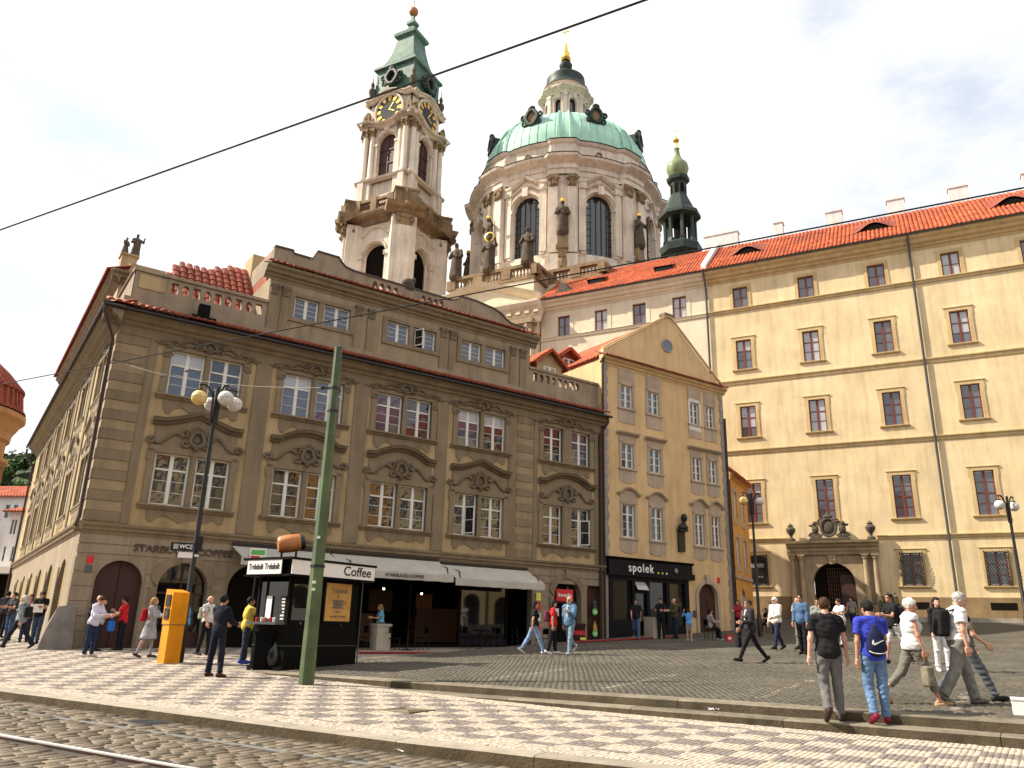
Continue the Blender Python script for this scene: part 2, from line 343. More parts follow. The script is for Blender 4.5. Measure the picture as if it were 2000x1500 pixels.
strip('tram_rail', -2.45, -2.405, -40, 70, z_road, .034, .1, 'steel_rail', road); strip('rail_guard', -2.52, -2.485, -40, 70, z_road, .026, .1, 'pipe_brown', road)
strip('rail_groove', -2.484, -2.451, -40, 70, z_road, .012, .05, 'dark_metal', road)
# drain in the gutter
tD = 11.4
mb = MB(); x, y = xyk(-.35, tD)
mb.box(-.30, .30, -.20, .20, -.03, .024)
for i in range(9): mb.box(-.27+i*.06, -.245+i*.06, -.17, .17, .024, .03)
tag(P('drain_grate', mb, 'zinc', None, (x, y, float(z_road(x, y))), math.atan2(ST[1], ST[0])), 'grey iron drain grate lying in the gutter beside the kerb', 'drain')
# kerb stones
kts = [-14+2.05*i for i in range(8)]+[3.2, 5.25, 7.2, 9.1, 11.05, 13.05, 15.1, 17.2, 19.4, 21.6, 23.9, 26.2, 28.5, 31, 33.5, 36]
def kerb(name, s0, s1, t0, t1, ztop, h, m, parent, bev=.018, xy=xy):
    mb = MB(); n = max(2, int((t1-t0)/.5)+1); vs = []
    prof = [(s0, -h), (s0, -bev), (s0+bev, 0), (s1, 0), (s1, -h)]
    for t in np.linspace(t0+.006, t1-.006, n):
        for s, dz in prof:
            x, y = xy(s+random.uniform(-.004, .004), t); vs.append((x, y, float(ztop(x, y))+dz+random.uniform(-.002, .002)))
    k = len(prof)
    mb.add(vs, [(i*k+j, i*k+j+1, (i+1)*k+j+1, (i+1)*k+j) for i in range(n-1) for j in range(k-1)]+[tuple(range(k-1, -1, -1)), tuple((n-1)*k+j for j in range(k))])
    mb.f = [f[::-1] for f in mb.f]
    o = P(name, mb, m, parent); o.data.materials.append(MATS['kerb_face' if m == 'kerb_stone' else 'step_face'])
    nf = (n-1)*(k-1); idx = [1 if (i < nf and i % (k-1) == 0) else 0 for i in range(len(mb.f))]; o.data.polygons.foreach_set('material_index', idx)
    return o
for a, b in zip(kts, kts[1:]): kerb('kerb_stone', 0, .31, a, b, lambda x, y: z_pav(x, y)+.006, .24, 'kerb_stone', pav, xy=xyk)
# steps: upper riser along the square, lower step that dies out to the left
tt = [-16+2.3*i for i in range(8)]+[2.9, 5.4, 7.9, 9.6, 11.9, 14.0, 15.7]
for a, b in zip(tt, tt[1:]):
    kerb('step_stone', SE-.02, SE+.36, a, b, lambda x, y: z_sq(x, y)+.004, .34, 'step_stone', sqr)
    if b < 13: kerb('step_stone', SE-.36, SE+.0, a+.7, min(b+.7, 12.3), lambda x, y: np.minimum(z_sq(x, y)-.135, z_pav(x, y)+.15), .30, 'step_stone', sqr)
cs_ = [(TL-rc+rc*math.sin(a), SE+rc-rc*math.cos(a)) for a in np.linspace(0, math.pi/2, 7)]+[(TL, SE+rc+1.8*i) for i in range(1, 6)]
for (t0, s0), (t1, s1) in zip(cs_, cs_[1:]):
    mb = MB(); d = Vector((s1-s0, t1-t0)).normalized(); nn = (-d.y, d.x)
    if nn[0]*1+(-nn[1]) < 0: nn = (d.y, -d.x)
    q = [(s0, t0), (s1, t1), (s1+nn[0]*.33, t1+nn[1]*.33), (s0+nn[0]*.33, t0+nn[1]*.33)]
    vs = []
    for dz in (-.3, .006):
        for s, t in q:
            x, y = xy(s, t); vs.append((x, y, float(z_sq(x, y))+dz))
    mb.add(vs, [(0,3,2,1),(4,5,6,7),(0,1,5,4),(1,2,6,5),(2,3,7,6),(3,0,4,7)]); P('step_stone', mb, 'step_stone', sqr)
# pavement mosaic
def mosaic(s0, s1, t0, t1, q, skip=None):
    S = np.arange(s0, s1, q); T = np.arange(t0, t1, q); S, T = np.meshgrid(S, T, indexing='ij'); S = S.ravel(); T = T.ravel()
    dark = ((np.floor(S/.49)+np.floor(T/.49)) % 2 == 0) & (S > sk(T)+.72) & ~((S > SE-.78) & (T < 13))
    S = S+rng.normal(0, q*.05, len(S)); T = T+rng.normal(0, q*.05, len(S))
    x, y = xy(S, T); keep = np.abs(x/np.maximum(y, .1)) < .78
    keep &= ~((T < TL) & (S > SE-.37+.34*(T > 12.2))) | False
    keep &= ~((S > SE-.05) & (T < TL+.05)); keep &= S > sk(T)+.33
    hx, hy = xy(3.35, 7.85); keep &= (np.abs(S-2.25) > .36) | (np.abs(T-9.05) > .36)
    x, y, dark = x[keep], y[keep], dark[keep]; n = len(x)
    z = z_pav(x, y)+.012+rng.normal(0, .0015, n)
    V, F = stones(x, y, z, q*.48, q*.48, .012, SN, ST, q*.05)
    base = np.where(dark[:, None], np.array([.46, .45, .47]), np.array([1.02, .99, .94]))*rng.uniform(.86, 1.12, (n, 1))+rng.normal(0, .02, (n, 3))
    return V, F, np.repeat(base[:, None], 8, 1).reshape(-1, 3)
parts = [mosaic(-1.2, 4.9, -5, 17.0, .07), mosaic(-2.6, 11.5, 17.0, 34, .105)]
off = 0; VV, FF, TT = [], [], []
for V, F, T in parts: VV.append(V); FF.append(F+off); TT.append(T); off += len(V)
obj('mosaic_stones', big_mesh('mosaic_stones', np.concatenate(VV), np.concatenate(FF), 'mosaic_stone', np.concatenate(TT)), pav, kind='stuff')
# iron service cover in the mosaic: four triangles of two shades
cx, cy = xy(2.25, 9.05); root = thing('manhole_cover', 'brown square metal cover of four triangles set in the checkered pavement', 'manhole cover', (cx, cy, float(z_pav(cx, cy))+.018), math.atan2(SN[1], SN[0]))
c4 = [(-.33,-.33),(.33,-.33),(.33,.33),(-.33,.33)]
for i in range(4):
    P('cover_segment', MB().slab([c4[i], c4[(i+1) % 4], (0, 0)], -.03, 0.), ('step_face', 'step_stone')[i % 2], root)
# square setts in the nearer part, each a small block
def setts_sq(s0, s1, t0, t1, q):
    S = np.arange(s0, s1, q); T = np.arange(t0, t1, q*1.15); S, T = np.meshgrid(S, T, indexing='ij')
    T = T+(np.arange(S.shape[0]) % 2)[:, None]*q*.55; S = S+.025*np.sin(T*2.2+.7*np.sin(S*3)); S = S.ravel(); T = T.ravel()
    S = S+rng.normal(0, q*.05, len(S)); T = T+rng.normal(0, q*.05, len(S))
    x, y = xy(S, T); keep = (np.abs(x/np.maximum(y, .1)) < .74) & (T < TL-.2) & (S > SE+.40)
    keep &= ~((T > TL-rc) & (S < SE+rc))
    x, y, S, T = x[keep], y[keep], S[keep], T[keep]; n = len(x)
    pat = .5+.5*np.sin(S*1.1+2*np.sin(T*.45)+1)*np.sin(T*.8)
    tn = (rng.uniform(.80, 1.15, (n, 1))+.26*(pat[:, None]-.45))*np.array([1.02, 1., .96])
    line = (np.abs(((T+.0*S) % 2.9)-1.45) < .07) & (S < 9.5) & (S > 5.8)         # worn white bay lines
    tn = np.where((line & (rng.random(n) < .65))[:, None], 2.1, tn)
    V, F = stones(x, y, z_sq(x, y)+.012+rng.normal(0, .003, n), q*.46, q*.52, .03, SN, ST, q*.13)
    return V, F, np.repeat(tn[:, None], 8, 1).reshape(-1, 3)
parts = [setts_sq(SE+.4, 12, -8, 17.2, .115), setts_sq(12, 36, -24, 17.2, .22)]
off = 0; VV, FF, TT = [], [], []
for V, F, T in parts: VV.append(V); FF.append(F+off); TT.append(T); off += len(V)
obj('setts', big_mesh('setts', np.concatenate(VV), np.concatenate(FF), 'square_stone', np.concatenate(TT)), sqr, kind='stuff')
# ------------------------------------------------------------------ shared building pieces
def tile_mb(l=.42, r=.115):
    mb = MB(); n = 6; vs = []
    for y, rr, dz in ((-l/2, r, .02), (l/2, r*.86, -.005)):
        vs += [(rr*math.cos(math.pi*i/n), y, rr*.75*math.sin(math.pi*i/n)+dz) for i in range(n+1)]
    mb.add(vs, [(i, i+1, n+2+i, n+1+i) for i in range(n)]+[tuple(range(n, -1, -1))])
    return mb
TILE = tile_mb(); TILE_ME = TILE.mesh('roof_tile', 'roof_tile', False)
def inside(poly, x, y):
    c = False; n = len(poly)
    for i in range(n):
        (x0, y0), (x1, y1) = poly[i], poly[i-1]
        if (y0 > y) != (y1 > y) and x < (x1-x0)*(y-y0)/(y1-y0)+x0: c = not c
    return c
def roof_plane(parent, name, O, U, V, poly, m, pu=.235, pv=.34, single=False, base='road_bed', bd=.12):
    """tiled plane: O origin, U along the eave, V up the slope, poly in (u,v)"""
    O, U, V = Vector(O), Vector(U).normalized(), Vector(V).normalized(); N = U.cross(V)
    if N.z < 0: N = -N
    mb = MB(); n = len(poly); pts = [O+U*a+V*b for a, b in poly]
    mb.add([p for p in pts]+[p-N*bd for p in pts], [tuple(range(n)), tuple(range(2*n-1, n-1, -1))]+[(i, i+n, (i+1) % n+n, (i+1) % n) for i in range(n)])
    b = P('roof_deck' if not name else name, mb, 'roof_tile' if m == 'roof_tile' else m, parent)
    if m != 'roof_tile':
        a = b.data.color_attributes.new('tint', 'FLOAT_COLOR', 'POINT'); a.data.foreach_set('color', [.6, .6, .6, 1]*len(b.data.vertices))
    us = [p[0] for p in poly]; vs_ = [p[1] for p in poly]; cs = []
    v = min(vs_)+pv*.5; 
    while v < max(vs_):
        u = min(us)+pu*.5
        while u < max(us):
            if inside(poly, u, v): cs.append((u, v))
            u += pu
        v += pv
    sx = pu/.235; sy = pv/.36
    if single:
        for u, v in cs:
            o = obj('roof_tile', TILE_ME, parent); p = O+U*u+V*v+N*.01
            mt = Matrix((U*sx*random.uniform(.96, 1.03), V*sy, N)).transposed().to_4x4(); mt.translation = p; o.matrix_local = mt
    elif cs:
        tv = np.array(TILE.v); A = np.array([[*(U*sx)], [*(V*sy)], [*N]])
        base_v = tv@A; C = np.array([list(O+U*u+V*v+N*.01) for u, v in cs]); k = len(tv)
        Vn = (C[:, None]+base_v[None]+rng.normal(0, .006, (len(cs), 1, 3))).reshape(-1, 3)
        q = np.array([f for f in TILE.f if len(f) == 4]); cap = TILE.f[-1]; q = np.concatenate([q, np.array([(cap[0], cap[1], cap[2], cap[3]), (cap[0], cap[3], cap[4], cap[6])])])
        Fn = ((np.arange(len(cs))*k)[:, None, None]+q[None]).reshape(-1, 4)
        tn = np.repeat(rng.uniform(.65, 1.3, (len(cs), 1, 1))*np.array([1, 1, 1])[None, None], k, 1).reshape(-1, 3)
        obj('roof_tiles', big_mesh('roof_tiles', Vn, Fn, m, tn), parent, kind='stuff')
    return b
def eave_tiles(parent, x0, x1, y, z, face=0, x_=0., m='roof_tile', pitch=.25):
    """single row of barrel tiles lying on a cornice, ends towards the street"""
    n = int((x1-x0)/pitch); sl = .42; row = MB()
    for i in range(n):
        x = x0+(i+.5)*(x1-x0)/n
        if face == 0: U, V = Vector((1, 0, 0)), Vector((0, math.cos(sl), math.sin(sl))); p = Vector((x, y, z))
        else: U, V = Vector((0, -1, 0)), Vector((math.cos(sl), 0, math.sin(sl))); p = Vector((y, x, z))
        N = U.cross(V); mt = Matrix((U*(pitch/.235), V*2.4, N)).transposed().to_4x4(); mt.translation = p+V*.16+Vector((0, 0, random.uniform(-.008, .008))); 
        if face: row.add([mt@Vector(v) for v in TILE.v], TILE.f)
        else: o = obj('roof_tile', TILE_ME, parent); o.matrix_local = mt
    if face: P('roof_tiles', row, m, parent, kind='stuff')
WIN = {}
def window(parent, x, z, y, w, h, style='white4', rz=0., glass='glass', blinds=0.):
    """window = frame mesh (part) with one pane object per light (sub-parts); x,z lower left corner"""
    key = (round(w, 2), round(h, 2), style)
    if key not in WIN:
        f = MB(); fr = .055; t = .06; panes = []
        m = 'window_brown' if style.startswith('brown') else 'window_white'
        f.box(0, fr, 0, t, 0, h); f.box(w-fr, w, 0, t, 0, h); f.box(fr, w-fr, 0, t, 0, fr); f.box(fr, w-fr, 0, t, h-fr, h)
        f.box(w/2-.045, w/2+.045, -.012, t, fr, h-fr)
        rows = {'white4': [0, .70, 1], 'white_attic': [0, 1], 'brown6': [0, .32, .64, 1], 'brown4': [0, .5, 1], 'brown8': [0, .25, .5, .76, 1], 'white6': [0, .33, .66, 1]}[style]
        zz = [fr+(h-2*fr)*r for r in rows]; bars = [.026]*len(zz)
        if style == 'white4': bars[1] = .042
        if style == 'brown6': bars[2] = .04
        if style == 'brown8': bars[2] = .045
        for k in range(1, len(zz)-1): f.box(fr, w-fr, -.008 if bars[k] > .03 else .006, t*.9, zz[k]-bars[k]*.75, zz[k]+bars[k]*.75)
        for side in (0, 1):
            a, b = (fr, w/2-.045) if side == 0 else (w/2+.045, w-fr)
            for (x0, x1) in ((a, a+.026), (b-.026, b)): f.box(x0, x1, .004, t*.85, fr, h-fr)
            if style in ('white4', 'white_attic'):
                nb = 2 if style == 'white4' else 3
                z0, z1 = zz[0], zz[1]
                for q in range(1, nb+1): f.box(a+.026, b-.026, .012, .04, z0+(z1-z0)*q/(nb+1)-.009, z0+(z1-z0)*q/(nb+1)+.009)
            for k in range(len(zz)-1): panes.append((a+.02, b-.02, zz[k]+.012, zz[k+1]-.012))
        pm = {}
        WIN[key] = (f.mesh('window', m), panes)
    me, panes = WIN[key]
    o = obj('window', me, parent, (x, y, z), rz)
    for a, b, c, d in panes:
        gl = glass; glass_ = 'glass_blind' if c > h*(1-blinds)-.05 and blinds > 0 else gl
        kk = (round(b-a, 3), round(d-c, 3), glass_)
        if kk not in WIN: WIN[kk] = MB().box(0, b-a, 0, .012, 0, d-c).mesh('pane', glass_)
        p = obj('pane', WIN[kk], o, (a, .035, c), rx=random.uniform(-.008, .008))
        p.rotation_euler.z = random.uniform(-.010, .010)
    return o
def spiral(cx, cz, r, turns, start, dirn=1, y=-.06, n=14):
    return [(cx+r*(1-.8*i/n)*math.cos(start+dirn*turns*2*math.pi*i/n), y-.02*i/n, cz+r*(1-.8*i/n)*math.sin(start+dirn*turns*2*math.pi*i/n)) for i in range(n+1)]
def cartouche_mb(w=.5, h=.5, wings=1.0):
    mb = MB()
    mb.tube([(w*.36*math.cos(a)*(1+.12*math.cos(3*a+1.5)), -.10, h*.42*math.sin(a)) for a in [2*math.pi*i/20 for i in range(20)]], .055, 6, True)
    mb.ball((0, -.02, 0), (w*.24, .05, h*.30), 12, 6)
    for sx in (-1, 1):
        mb.tube([(sx*p[0], p[1], p[2]) for p in spiral(w*.62, h*.25, w*.26, 1.3, math.pi, -1)], [.05*(1-.5*i/14) for i in range(15)], 5)
        mb.tube([(sx*p[0], p[1], p[2]) for p in spiral(w*.58, -h*.30, w*.24, 1.2, math.pi*.8, 1)], [.05*(1-.5*i/14) for i in range(15)], 5)
        if wings:
            mb.tube([(sx*(w*.7+wings*q*.9), -.05, h*(.05-.35*q+.25*math.sin(q*7))) for q in [i/10 for i in range(11)]], [.065*(1-.6*i/10) for i in range(11)], 5)
            mb.tube([(sx*p[0], p[1], p[2]) for p in spiral(w*.7+wings*.8, -h*.25, .12, 1.1, 0, -1)], [.04]*15, 5)
    for i in range(-2, 3): mb.ball((i*w*.14, -.09, h*.5+.05-abs(i)*.03), (.045, .05, .08), 6, 5)
    mb.ball((0, -.09, -h*.5), (.08, .06, .09), 8, 5)
    return mb
CART = cartouche_mb().mesh('cartouche', 'dark_stucco', True)
CART_Y = None
HOODP = [(0, .05), (.05, .12), (.09, .12), (.11, .22), (.17, .24), (.2, .26), (.215, .05)]
def hood_path(w, kind, rise=.42, n=16):
    if kind == 'seg': f = lambda q: max(0, math.sin(max(0, min(1, (q-.12)/.76))*math.pi))**.75*rise
    elif kind == 'flat': f = lambda q: 0
    else: f = lambda q: rise*(max(0, 1-abs(q-.5)/.40))**1.25
    return [(w*(i/n-.5), f(i/n)) for i in range(n+1)]
CORN = [(0, .03), (.10, .06), (.16, .16), (.24, .18), (.30, .34), (.42, .40), (.50, .54), (.58, .58), (.62, .58), (.64, .0)]
def pipe(parent, pts, r=.06, m='pipe_brown', name='downpipe'): return P(name, MB().tube(pts, r, 8), m, parent, smooth=True)
def gutter(parent, pts, m='dark_metal'): return P('gutter', MB().tube(pts, .065, 8), m, parent, smooth=True)
def awning_mb(w, proj, drop, val=.28):
    mb = MB(); mb.prism([(0, 0), (0, 0)], 0, 0) if False else None
    n = 12
    vs = [(w*i/n, 0, .03*0) for i in range(n+1)]+[(w*i/n, -proj, -drop-.02*math.sin(i*2.1)) for i in range(n+1)]+[(w*i/n, -proj-.01, -drop-val-.01*math.sin(i*3)) for i in range(n+1)]
    m = n+1; fs = [(r*m+i, (r+1)*m+i, (r+1)*m+i+1, r*m+i+1) for r in (0, 1) for i in range(n)]
    vs2 = [(x, y+.012, z-.015) for x, y, z in vs]; k = len(vs)
    return mb.add(vs+vs2, fs+[tuple(i+k for i in f[::-1]) for f in fs])
# ------------------------------------------------------------------ corner house (A)
AX, AY, AZ, AR = -14.2, 26.4, .65, R_(34.748)
UA = Vector((math.cos(AR), math.sin(AR), 0)); NA = Vector((UA.y, -UA.x, 0))
A = thing('corner_house', 'long ochre and grey baroque corner house with attic, balustrade and shop arcade', 'building', (AX, AY, AZ), AR)
LS = 30.0                                               # length of the side facade
WB = 23.1
lowz, lowh, upz, uph = 4.77, 1.84, 8.77, 1.71
bays = [(1.88, 4.52, .2, 'point'), (6.15, 8.73, .2, 'seg'), (10.25, 12.94, .2, 'seg'), (14.31, 16.96, .2, 'point'), (19.22, 22.18, .56, 'seg')]
holes = []; wins = []
for a, b, gap, k in bays:
    w = (b-a-gap)/2
    for z, h in ((lowz, lowh), (upz, uph)):
        for x in (a, a+w+gap): holes.append((x, x+w, z, z+h)); wins.append((x, z, w, h))
P('wall', MB().wall(0, WB, 3.6, 11.3, holes, .22), 'ochre_plaster', A)
for x, z, w, h in wins: window(A, x, z, .12, w, h, 'white4', glass='glass' if z < 6 else random.choice(['glass_blue', 'glass_blue', 'glass']), blinds=random.choice([0, 0, 0, .30]) if z > 6 else 0)
def open_sash(x, z, w, h, y, ang):                      # casement standing open, dark room behind it
    s = P('open_casement', MB().box(0, .05, 0, .04, 0, h).box(w-.05, w, 0, .04, 0, h).box(.05, w-.05, 0, .04, 0, .05).box(.05, w-.05, 0, .04, h-.05, h).box(.05, w-.05, .01, .03, h*.5-.012, h*.5+.012), 'window_white', A, (x, y, z), ang)
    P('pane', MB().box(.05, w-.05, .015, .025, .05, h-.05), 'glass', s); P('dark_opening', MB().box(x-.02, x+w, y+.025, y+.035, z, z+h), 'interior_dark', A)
open_sash(14.95, 4.85, .5, 1.2, .09, R_(-62)); open_sash(21.62, 4.85, .5, 1.2, .09, R_(-50)); open_sash(12.08, 13.12, .5, .8, .47, R_(-65))
arches = [(.66, 2.13, -.2, 2.78, 'arch'), (2.62, 4.28, -.2, 2.80, 'arch'), (5.0, 6.75, -.2, 2.9, 'arch'), (7.6, 18.7, -.2, 2.75), (19.95, 21.6, .0, 3.2, 'arch'), (22.0, 22.98, .0, 3.2, 'arch')]
P('ground_floor_wall', MB().wall(0, WB, -.6, 3.6, arches, .35), 'ground_stone', A)
# rusticated courses on the piers
piers = [(0.0, .60), (2.2, 2.45), (4.42, 4.9), (18.75, 19.55)]
for a, b in piers:
    for k in range(6): P('stone_course', MB().box(a-(.03 if a == 0 else 0), b, -.03, .02, .02+k*.47, .02+k*.47+.45), 'ground_stone', A)
for k in range(2):
    for a in np.arange(0, WB-.1, 1.54): P('stone_course', MB().box(a+.01-(.04 if a == 0 else 0), a+1.53, -.03, .02, 2.93+.04+k*.33, 2.93+k*.33+.31), 'ground_stone', A)
def surround(x0, x1, top, y=-.07, m='grey_stucco'):      # stone surround of an arch, stepped outside
    o = outline(x0, x1, -.2, top, 'arch', 16); cx = (x0+x1)/2
    inner = o[2:]; outer = [(cx+(px-cx)*1.30, (pz+.28 if pz > top-.9 else pz)) for px, pz in inner]
    pr = [(x1, 0)]+inner+[(x0, 0), (cx-(x1-cx)*1.30, 0)]+outer[::-1]+[(cx+(x1-cx)*1.30, 0)]
    vs = [(px, y, pz) for px, pz in inner]+[(px, y, pz) for px, pz in outer]; n = len(inner)
    mb = MB().add(vs+[(a, .02, c) for a, b, c in vs], [(i, n+i, n+i+1, i+1) for i in range(n-1)]+[(2*n+i, i, i+1, 2*n+i+1) for i in range(n-1)]+[(n+i, 3*n+i, 3*n+i+1, n+i+1) for i in range(n-1)])
    for s in (-1, 1):
        xx = sorted([cx+s*(x1-cx), cx+s*(x1-cx)*1.30]); mb.box(xx[0], xx[1], y, .02, -.2, inner[0][1]+.0)
    mb.box(cx-.16, cx+.16, y-.05, .02, top+.02, top+.42)
    return mb
for i in (1, 4): P('arch_surround', surround(arches[i][0], arches[i][1], arches[i][3]), 'grey_stucco', A)
# leaves of the closed first arch and last arch, shop glazing in the others
P('door', MB().prism(outline(.66, 1.39, -.2, 2.78, None), .22, .30).prism(outline(1.41, 2.13, -.2, 2.78, None), .22, .30), 'door_red_dark', A)
g = MB().prism(outline(2.62, 4.28, -.2, 2.8, None), .30, .34); wsh = P('shop_window', g, 'glass_shop', A)
f = MB(); f.box(3.42, 3.48, .24, .30, -.2, 2.75); f.box(2.62, 4.28, .24, .30, 1.75, 1.82); f.box(2.62, 4.28, .22, .34, -.2, .5); P('frame', f, 'door_red_dark', wsh)
P('door', MB().prism(outline(5.0, 6.75, -.2, 2.9, None), .30, .36), 'interior_dark', A)
# shop interior behind the two wide openings: dark room with counter, lit lamps and menu boards
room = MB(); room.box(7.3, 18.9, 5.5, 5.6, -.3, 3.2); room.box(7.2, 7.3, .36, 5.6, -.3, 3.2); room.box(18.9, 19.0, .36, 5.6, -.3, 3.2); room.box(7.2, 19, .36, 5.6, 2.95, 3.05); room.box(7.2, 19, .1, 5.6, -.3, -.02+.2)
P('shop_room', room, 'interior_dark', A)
P('shop_counter', MB().box(9.0, 12.4, 3.2, 3.9, .2, 1.3).box(8.95, 12.45, 3.1, 3.95, 1.3, 1.36).box(9.2, 12.2, 5.3, 5.45, 1.7, 2.5), 'door_wood', A)
for x in (8.2, 10.4, 12.6, 15.0, 17.5):
    P('shop_mullion', MB().box(x-.04, x+.04, .25, .33, 0, 2.75), 'black_paint', A)
mat('bulb', (1, .8, .5), var=0, bump=0); bn_ = MATS['bulb'].node_tree.nodes['Principled BSDF']; bn_.inputs['Emission Color'].default_value = (1, .72, .4, 1); bn_.inputs['Emission Strength'].default_value = 6
for k, (x, y, z) in enumerate(((8.6, 2.2, 2.35), (10.6, 3.0, 2.2), (12.2, 2.0, 2.4), (14.4, 2.6, 2.3), (16.6, 1.6, 2.4), (17.8, 3.2, 2.2))): P('pendant_lamp', MB().ball((x, y, z), .05, 8, 6), 'bulb', A)
P('menu_board', MB().box(12.9, 14.1, 4.9, 5.0, 1.5, 2.5), 'door_wood', A); P('cake_display', MB().box(14.6, 17.0, 3.4, 4.1, .2, 1.3).box(14.7, 16.9, 3.5, 3.9, 1.3, 1.7), 'door_wood', A); P('wall_poster', MB().box(15.6, 16.5, 5.3, 5.4, 1.4, 2.4), 'roll_brown', A)
P('shop_pane', MB().box(7.7, 10.3, .28, .295, .45, 2.7), 'glass_shop', A); P('shop_pane', MB().box(15.1, 17.4, .28, .295, .45, 2.7), 'glass_shop', A)
P('stall_riser', MB().box(7.6, 10.4, .22, .36, -.2, .45).box(15, 17.5, .22, .36, -.2, .45), 'shop_blue', A)
P('door', MB().prism(outline(22.0, 22.98, 0, 3.2, None), .2, .3), 'door_red_dark', A)
P('shop_door', MB().prism(outline(19.95, 21.6, 0, 3.2, None), .32, .36), 'interior_dark', A)
mb = MB(); mb.box(20.05, 20.12, .22, .30, 0, 2.9); mb.box(20.95, 21.03, .22, .30, 0, 2.9); mb.box(20.0, 21.6, .22, .30, 2.1, 2.18); P('shop_door_frame', mb, 'zinc', A)
# string course, cornice
ST_P = [(0, .03), (.08, .05), (.12, .12), (.20, .12), (.26, .20), (.34, .22), (.36, .0)]
P('string_course', MB().mould([(-.24, 3.62), (WB, 3.62)], ST_P), 'grey_stucco', A)
P('cornice', MB().mould([(-.6, 10.93), (WB, 10.93)], CORN), 'grey_stucco', A)
P('frieze', MB().box(0, WB, -.035, .02, 10.72, 10.93), 'grey_stucco', A)
gutter(A, [(-.68, -.64, 11.46), (WB+.1, -.64, 11.46)])
P('eave_deck', MB().add([(-.62, -.62, 11.57), (WB, -.62, 11.57), (WB, .42, 12.02), (-.2, .42, 12.02)], [(0, 1, 2, 3)]), 'roof_tile', A)
P('eave_upstand', MB().box(0, WB, .3, .6, 11.2, 12.3), 'ground_stone', A)
eave_tiles(A, -.6, WB, -.32, 11.77)
# lesenes and corner bands
for a, b in ((1.10, 1.38), (5.02, 5.66), (9.23, 9.86), (13.25, 13.82), (17.18, 17.62), (18.66, 18.9), (22.52, 23.08)):
    P('lesene', MB().box(a, b, -.05, .02, 4.0, 10.72), 'grey_stucco', A)
for k in range(19):
    z = 4.02+k*.352
    P('quoin', MB().box(-.03 if k % 2 == 0 else .0, 1.06, -.045 if k % 2 == 0 else -.02, .02, z+.008, z+.344), 'grey_stucco' if k % 2 == 0 else 'quoin_light', A)
    P('quoin', MB().box(17.68, 18.60, -.045 if k % 2 == 0 else -.02, .02, z+.008, z+.344), 'grey_stucco' if k % 2 == 0 else 'quoin_light', A)
SURR = {}
def win_surround(parent, a, b, gap, z, h, kind, upper, rz=0., loc0=None):
    w2 = (b-a); key = (round(w2, 2), round(gap, 2), kind, upper)
    if key not in SURR:
        e = .24; w = (w2-gap)/2; mb = MB()
        mb.box(-e, 0, -.075, .12, -.02, h+.10); mb.box(w2, w2+e, -.075, .12, -.02, h+.10); mb.box(w, w+gap, -.06, .12, 0, h); mb.box(-e, w2+e, -.075, .02, h, h+.24 if not upper else h+.12)
        for s in (0, 1):                                 # ears
            x = -e-.07 if s == 0 else w2+e
            mb.box(x, x+.07, -.06, .02, h-.30, h+.06)
        mb.mould([(-e-.1, -.20), (w2+e+.1, -.20)], [(0, .04), (.05, .10), (.10, .12), (.12, .20), (.18, .20), (.19, 0)])
        ap = [(w2*i/24-.0, -.22-(.30+.09*math.sin(i*math.pi*6/24+.3)+(.10 if abs(i-12) < 3 else 0)+(.12 if i in (1, 2, 22, 23) else 0))*(1 if upper else .8)) for i in range(25)]
        mb.prism([(-.02, -.21)]+ap+[(w2+.02, -.21)], -.035, .02)
        m1 = mb.mesh('window_surround', 'grey_stucco')
        o2 = MB()
        if not upper:
            o2.mould([(x+w2/2, h+.98-.02+zz) for x, zz in hood_path(w2+.55, kind)], [(q*1.35, o*1.25) for q, o in HOODP])
            panel = [(w2/2+x, h+.97+zz) for x, zz in hood_path(w2+.30, kind)]
            pm = MB().prism([(w2/2-(w2+.10)/2, h+.22), (w2/2+(w2+.10)/2, h+.22), (w2/2+(w2+.3)/2, h+.6)]+panel[::-1]+[(w2/2-(w2+.3)/2, h+.6)], -.04, .02)
            m3 = pm.mesh('tympanum', 'grey_stucco')
        else:
            hp = [(x+w2/2, h+.10+zz) for x, zz in hood_path(w2+.5, 'seg', .12)]
            o2.mould(hp, [(0, .03), (.05, .09), (.08, .09), (.10, .03)])
            for sx in (0, 1):
                xx = -.12 if sx == 0 else w2+.12
                o2.tube([((xx+(.38-q*.9)*(1 if sx == 0 else -1)), -.06, h+.24+.10*math.sin(q*6)) for q in [i/8 for i in range(9)]], [.055, .06, .06, .05, .05, .045, .04, .04, .03], 5)
                o2.tube([(xx+p[0]*(1 if sx == 0 else -1), p[1], h-.25+p[2]) for p in spiral(0, 0, .16, 1.2, 0)], .04, 5)
            m3 = None
        SURR[key] = (m1, o2.mesh('hood', 'hood_dark' if not upper else 'dark_stucco', False), m3)
    m1, m2, m3 = SURR[key]; L0 = (a, 0, z) if loc0 is None else loc0
    o = obj('window_surround', m1, parent, L0, rz); obj('hood', m2, o)
    if loc0 is not None: o.scale = (1, .38, 1)
    if m3: obj('tympanum', m3, o)
    obj('cartouche', CART, o, (w2/2, -.02, h+(.62 if not upper else .34)), sc=(1.35, 1.2, 1.30) if not upper else (1.35, 1.0, .75))
    return o
for a, b, gap, k in bays:
    win_surround(A, a, b, gap, lowz, lowh, k, False); win_surround(A, a, b, gap, upz, uph, k, True)
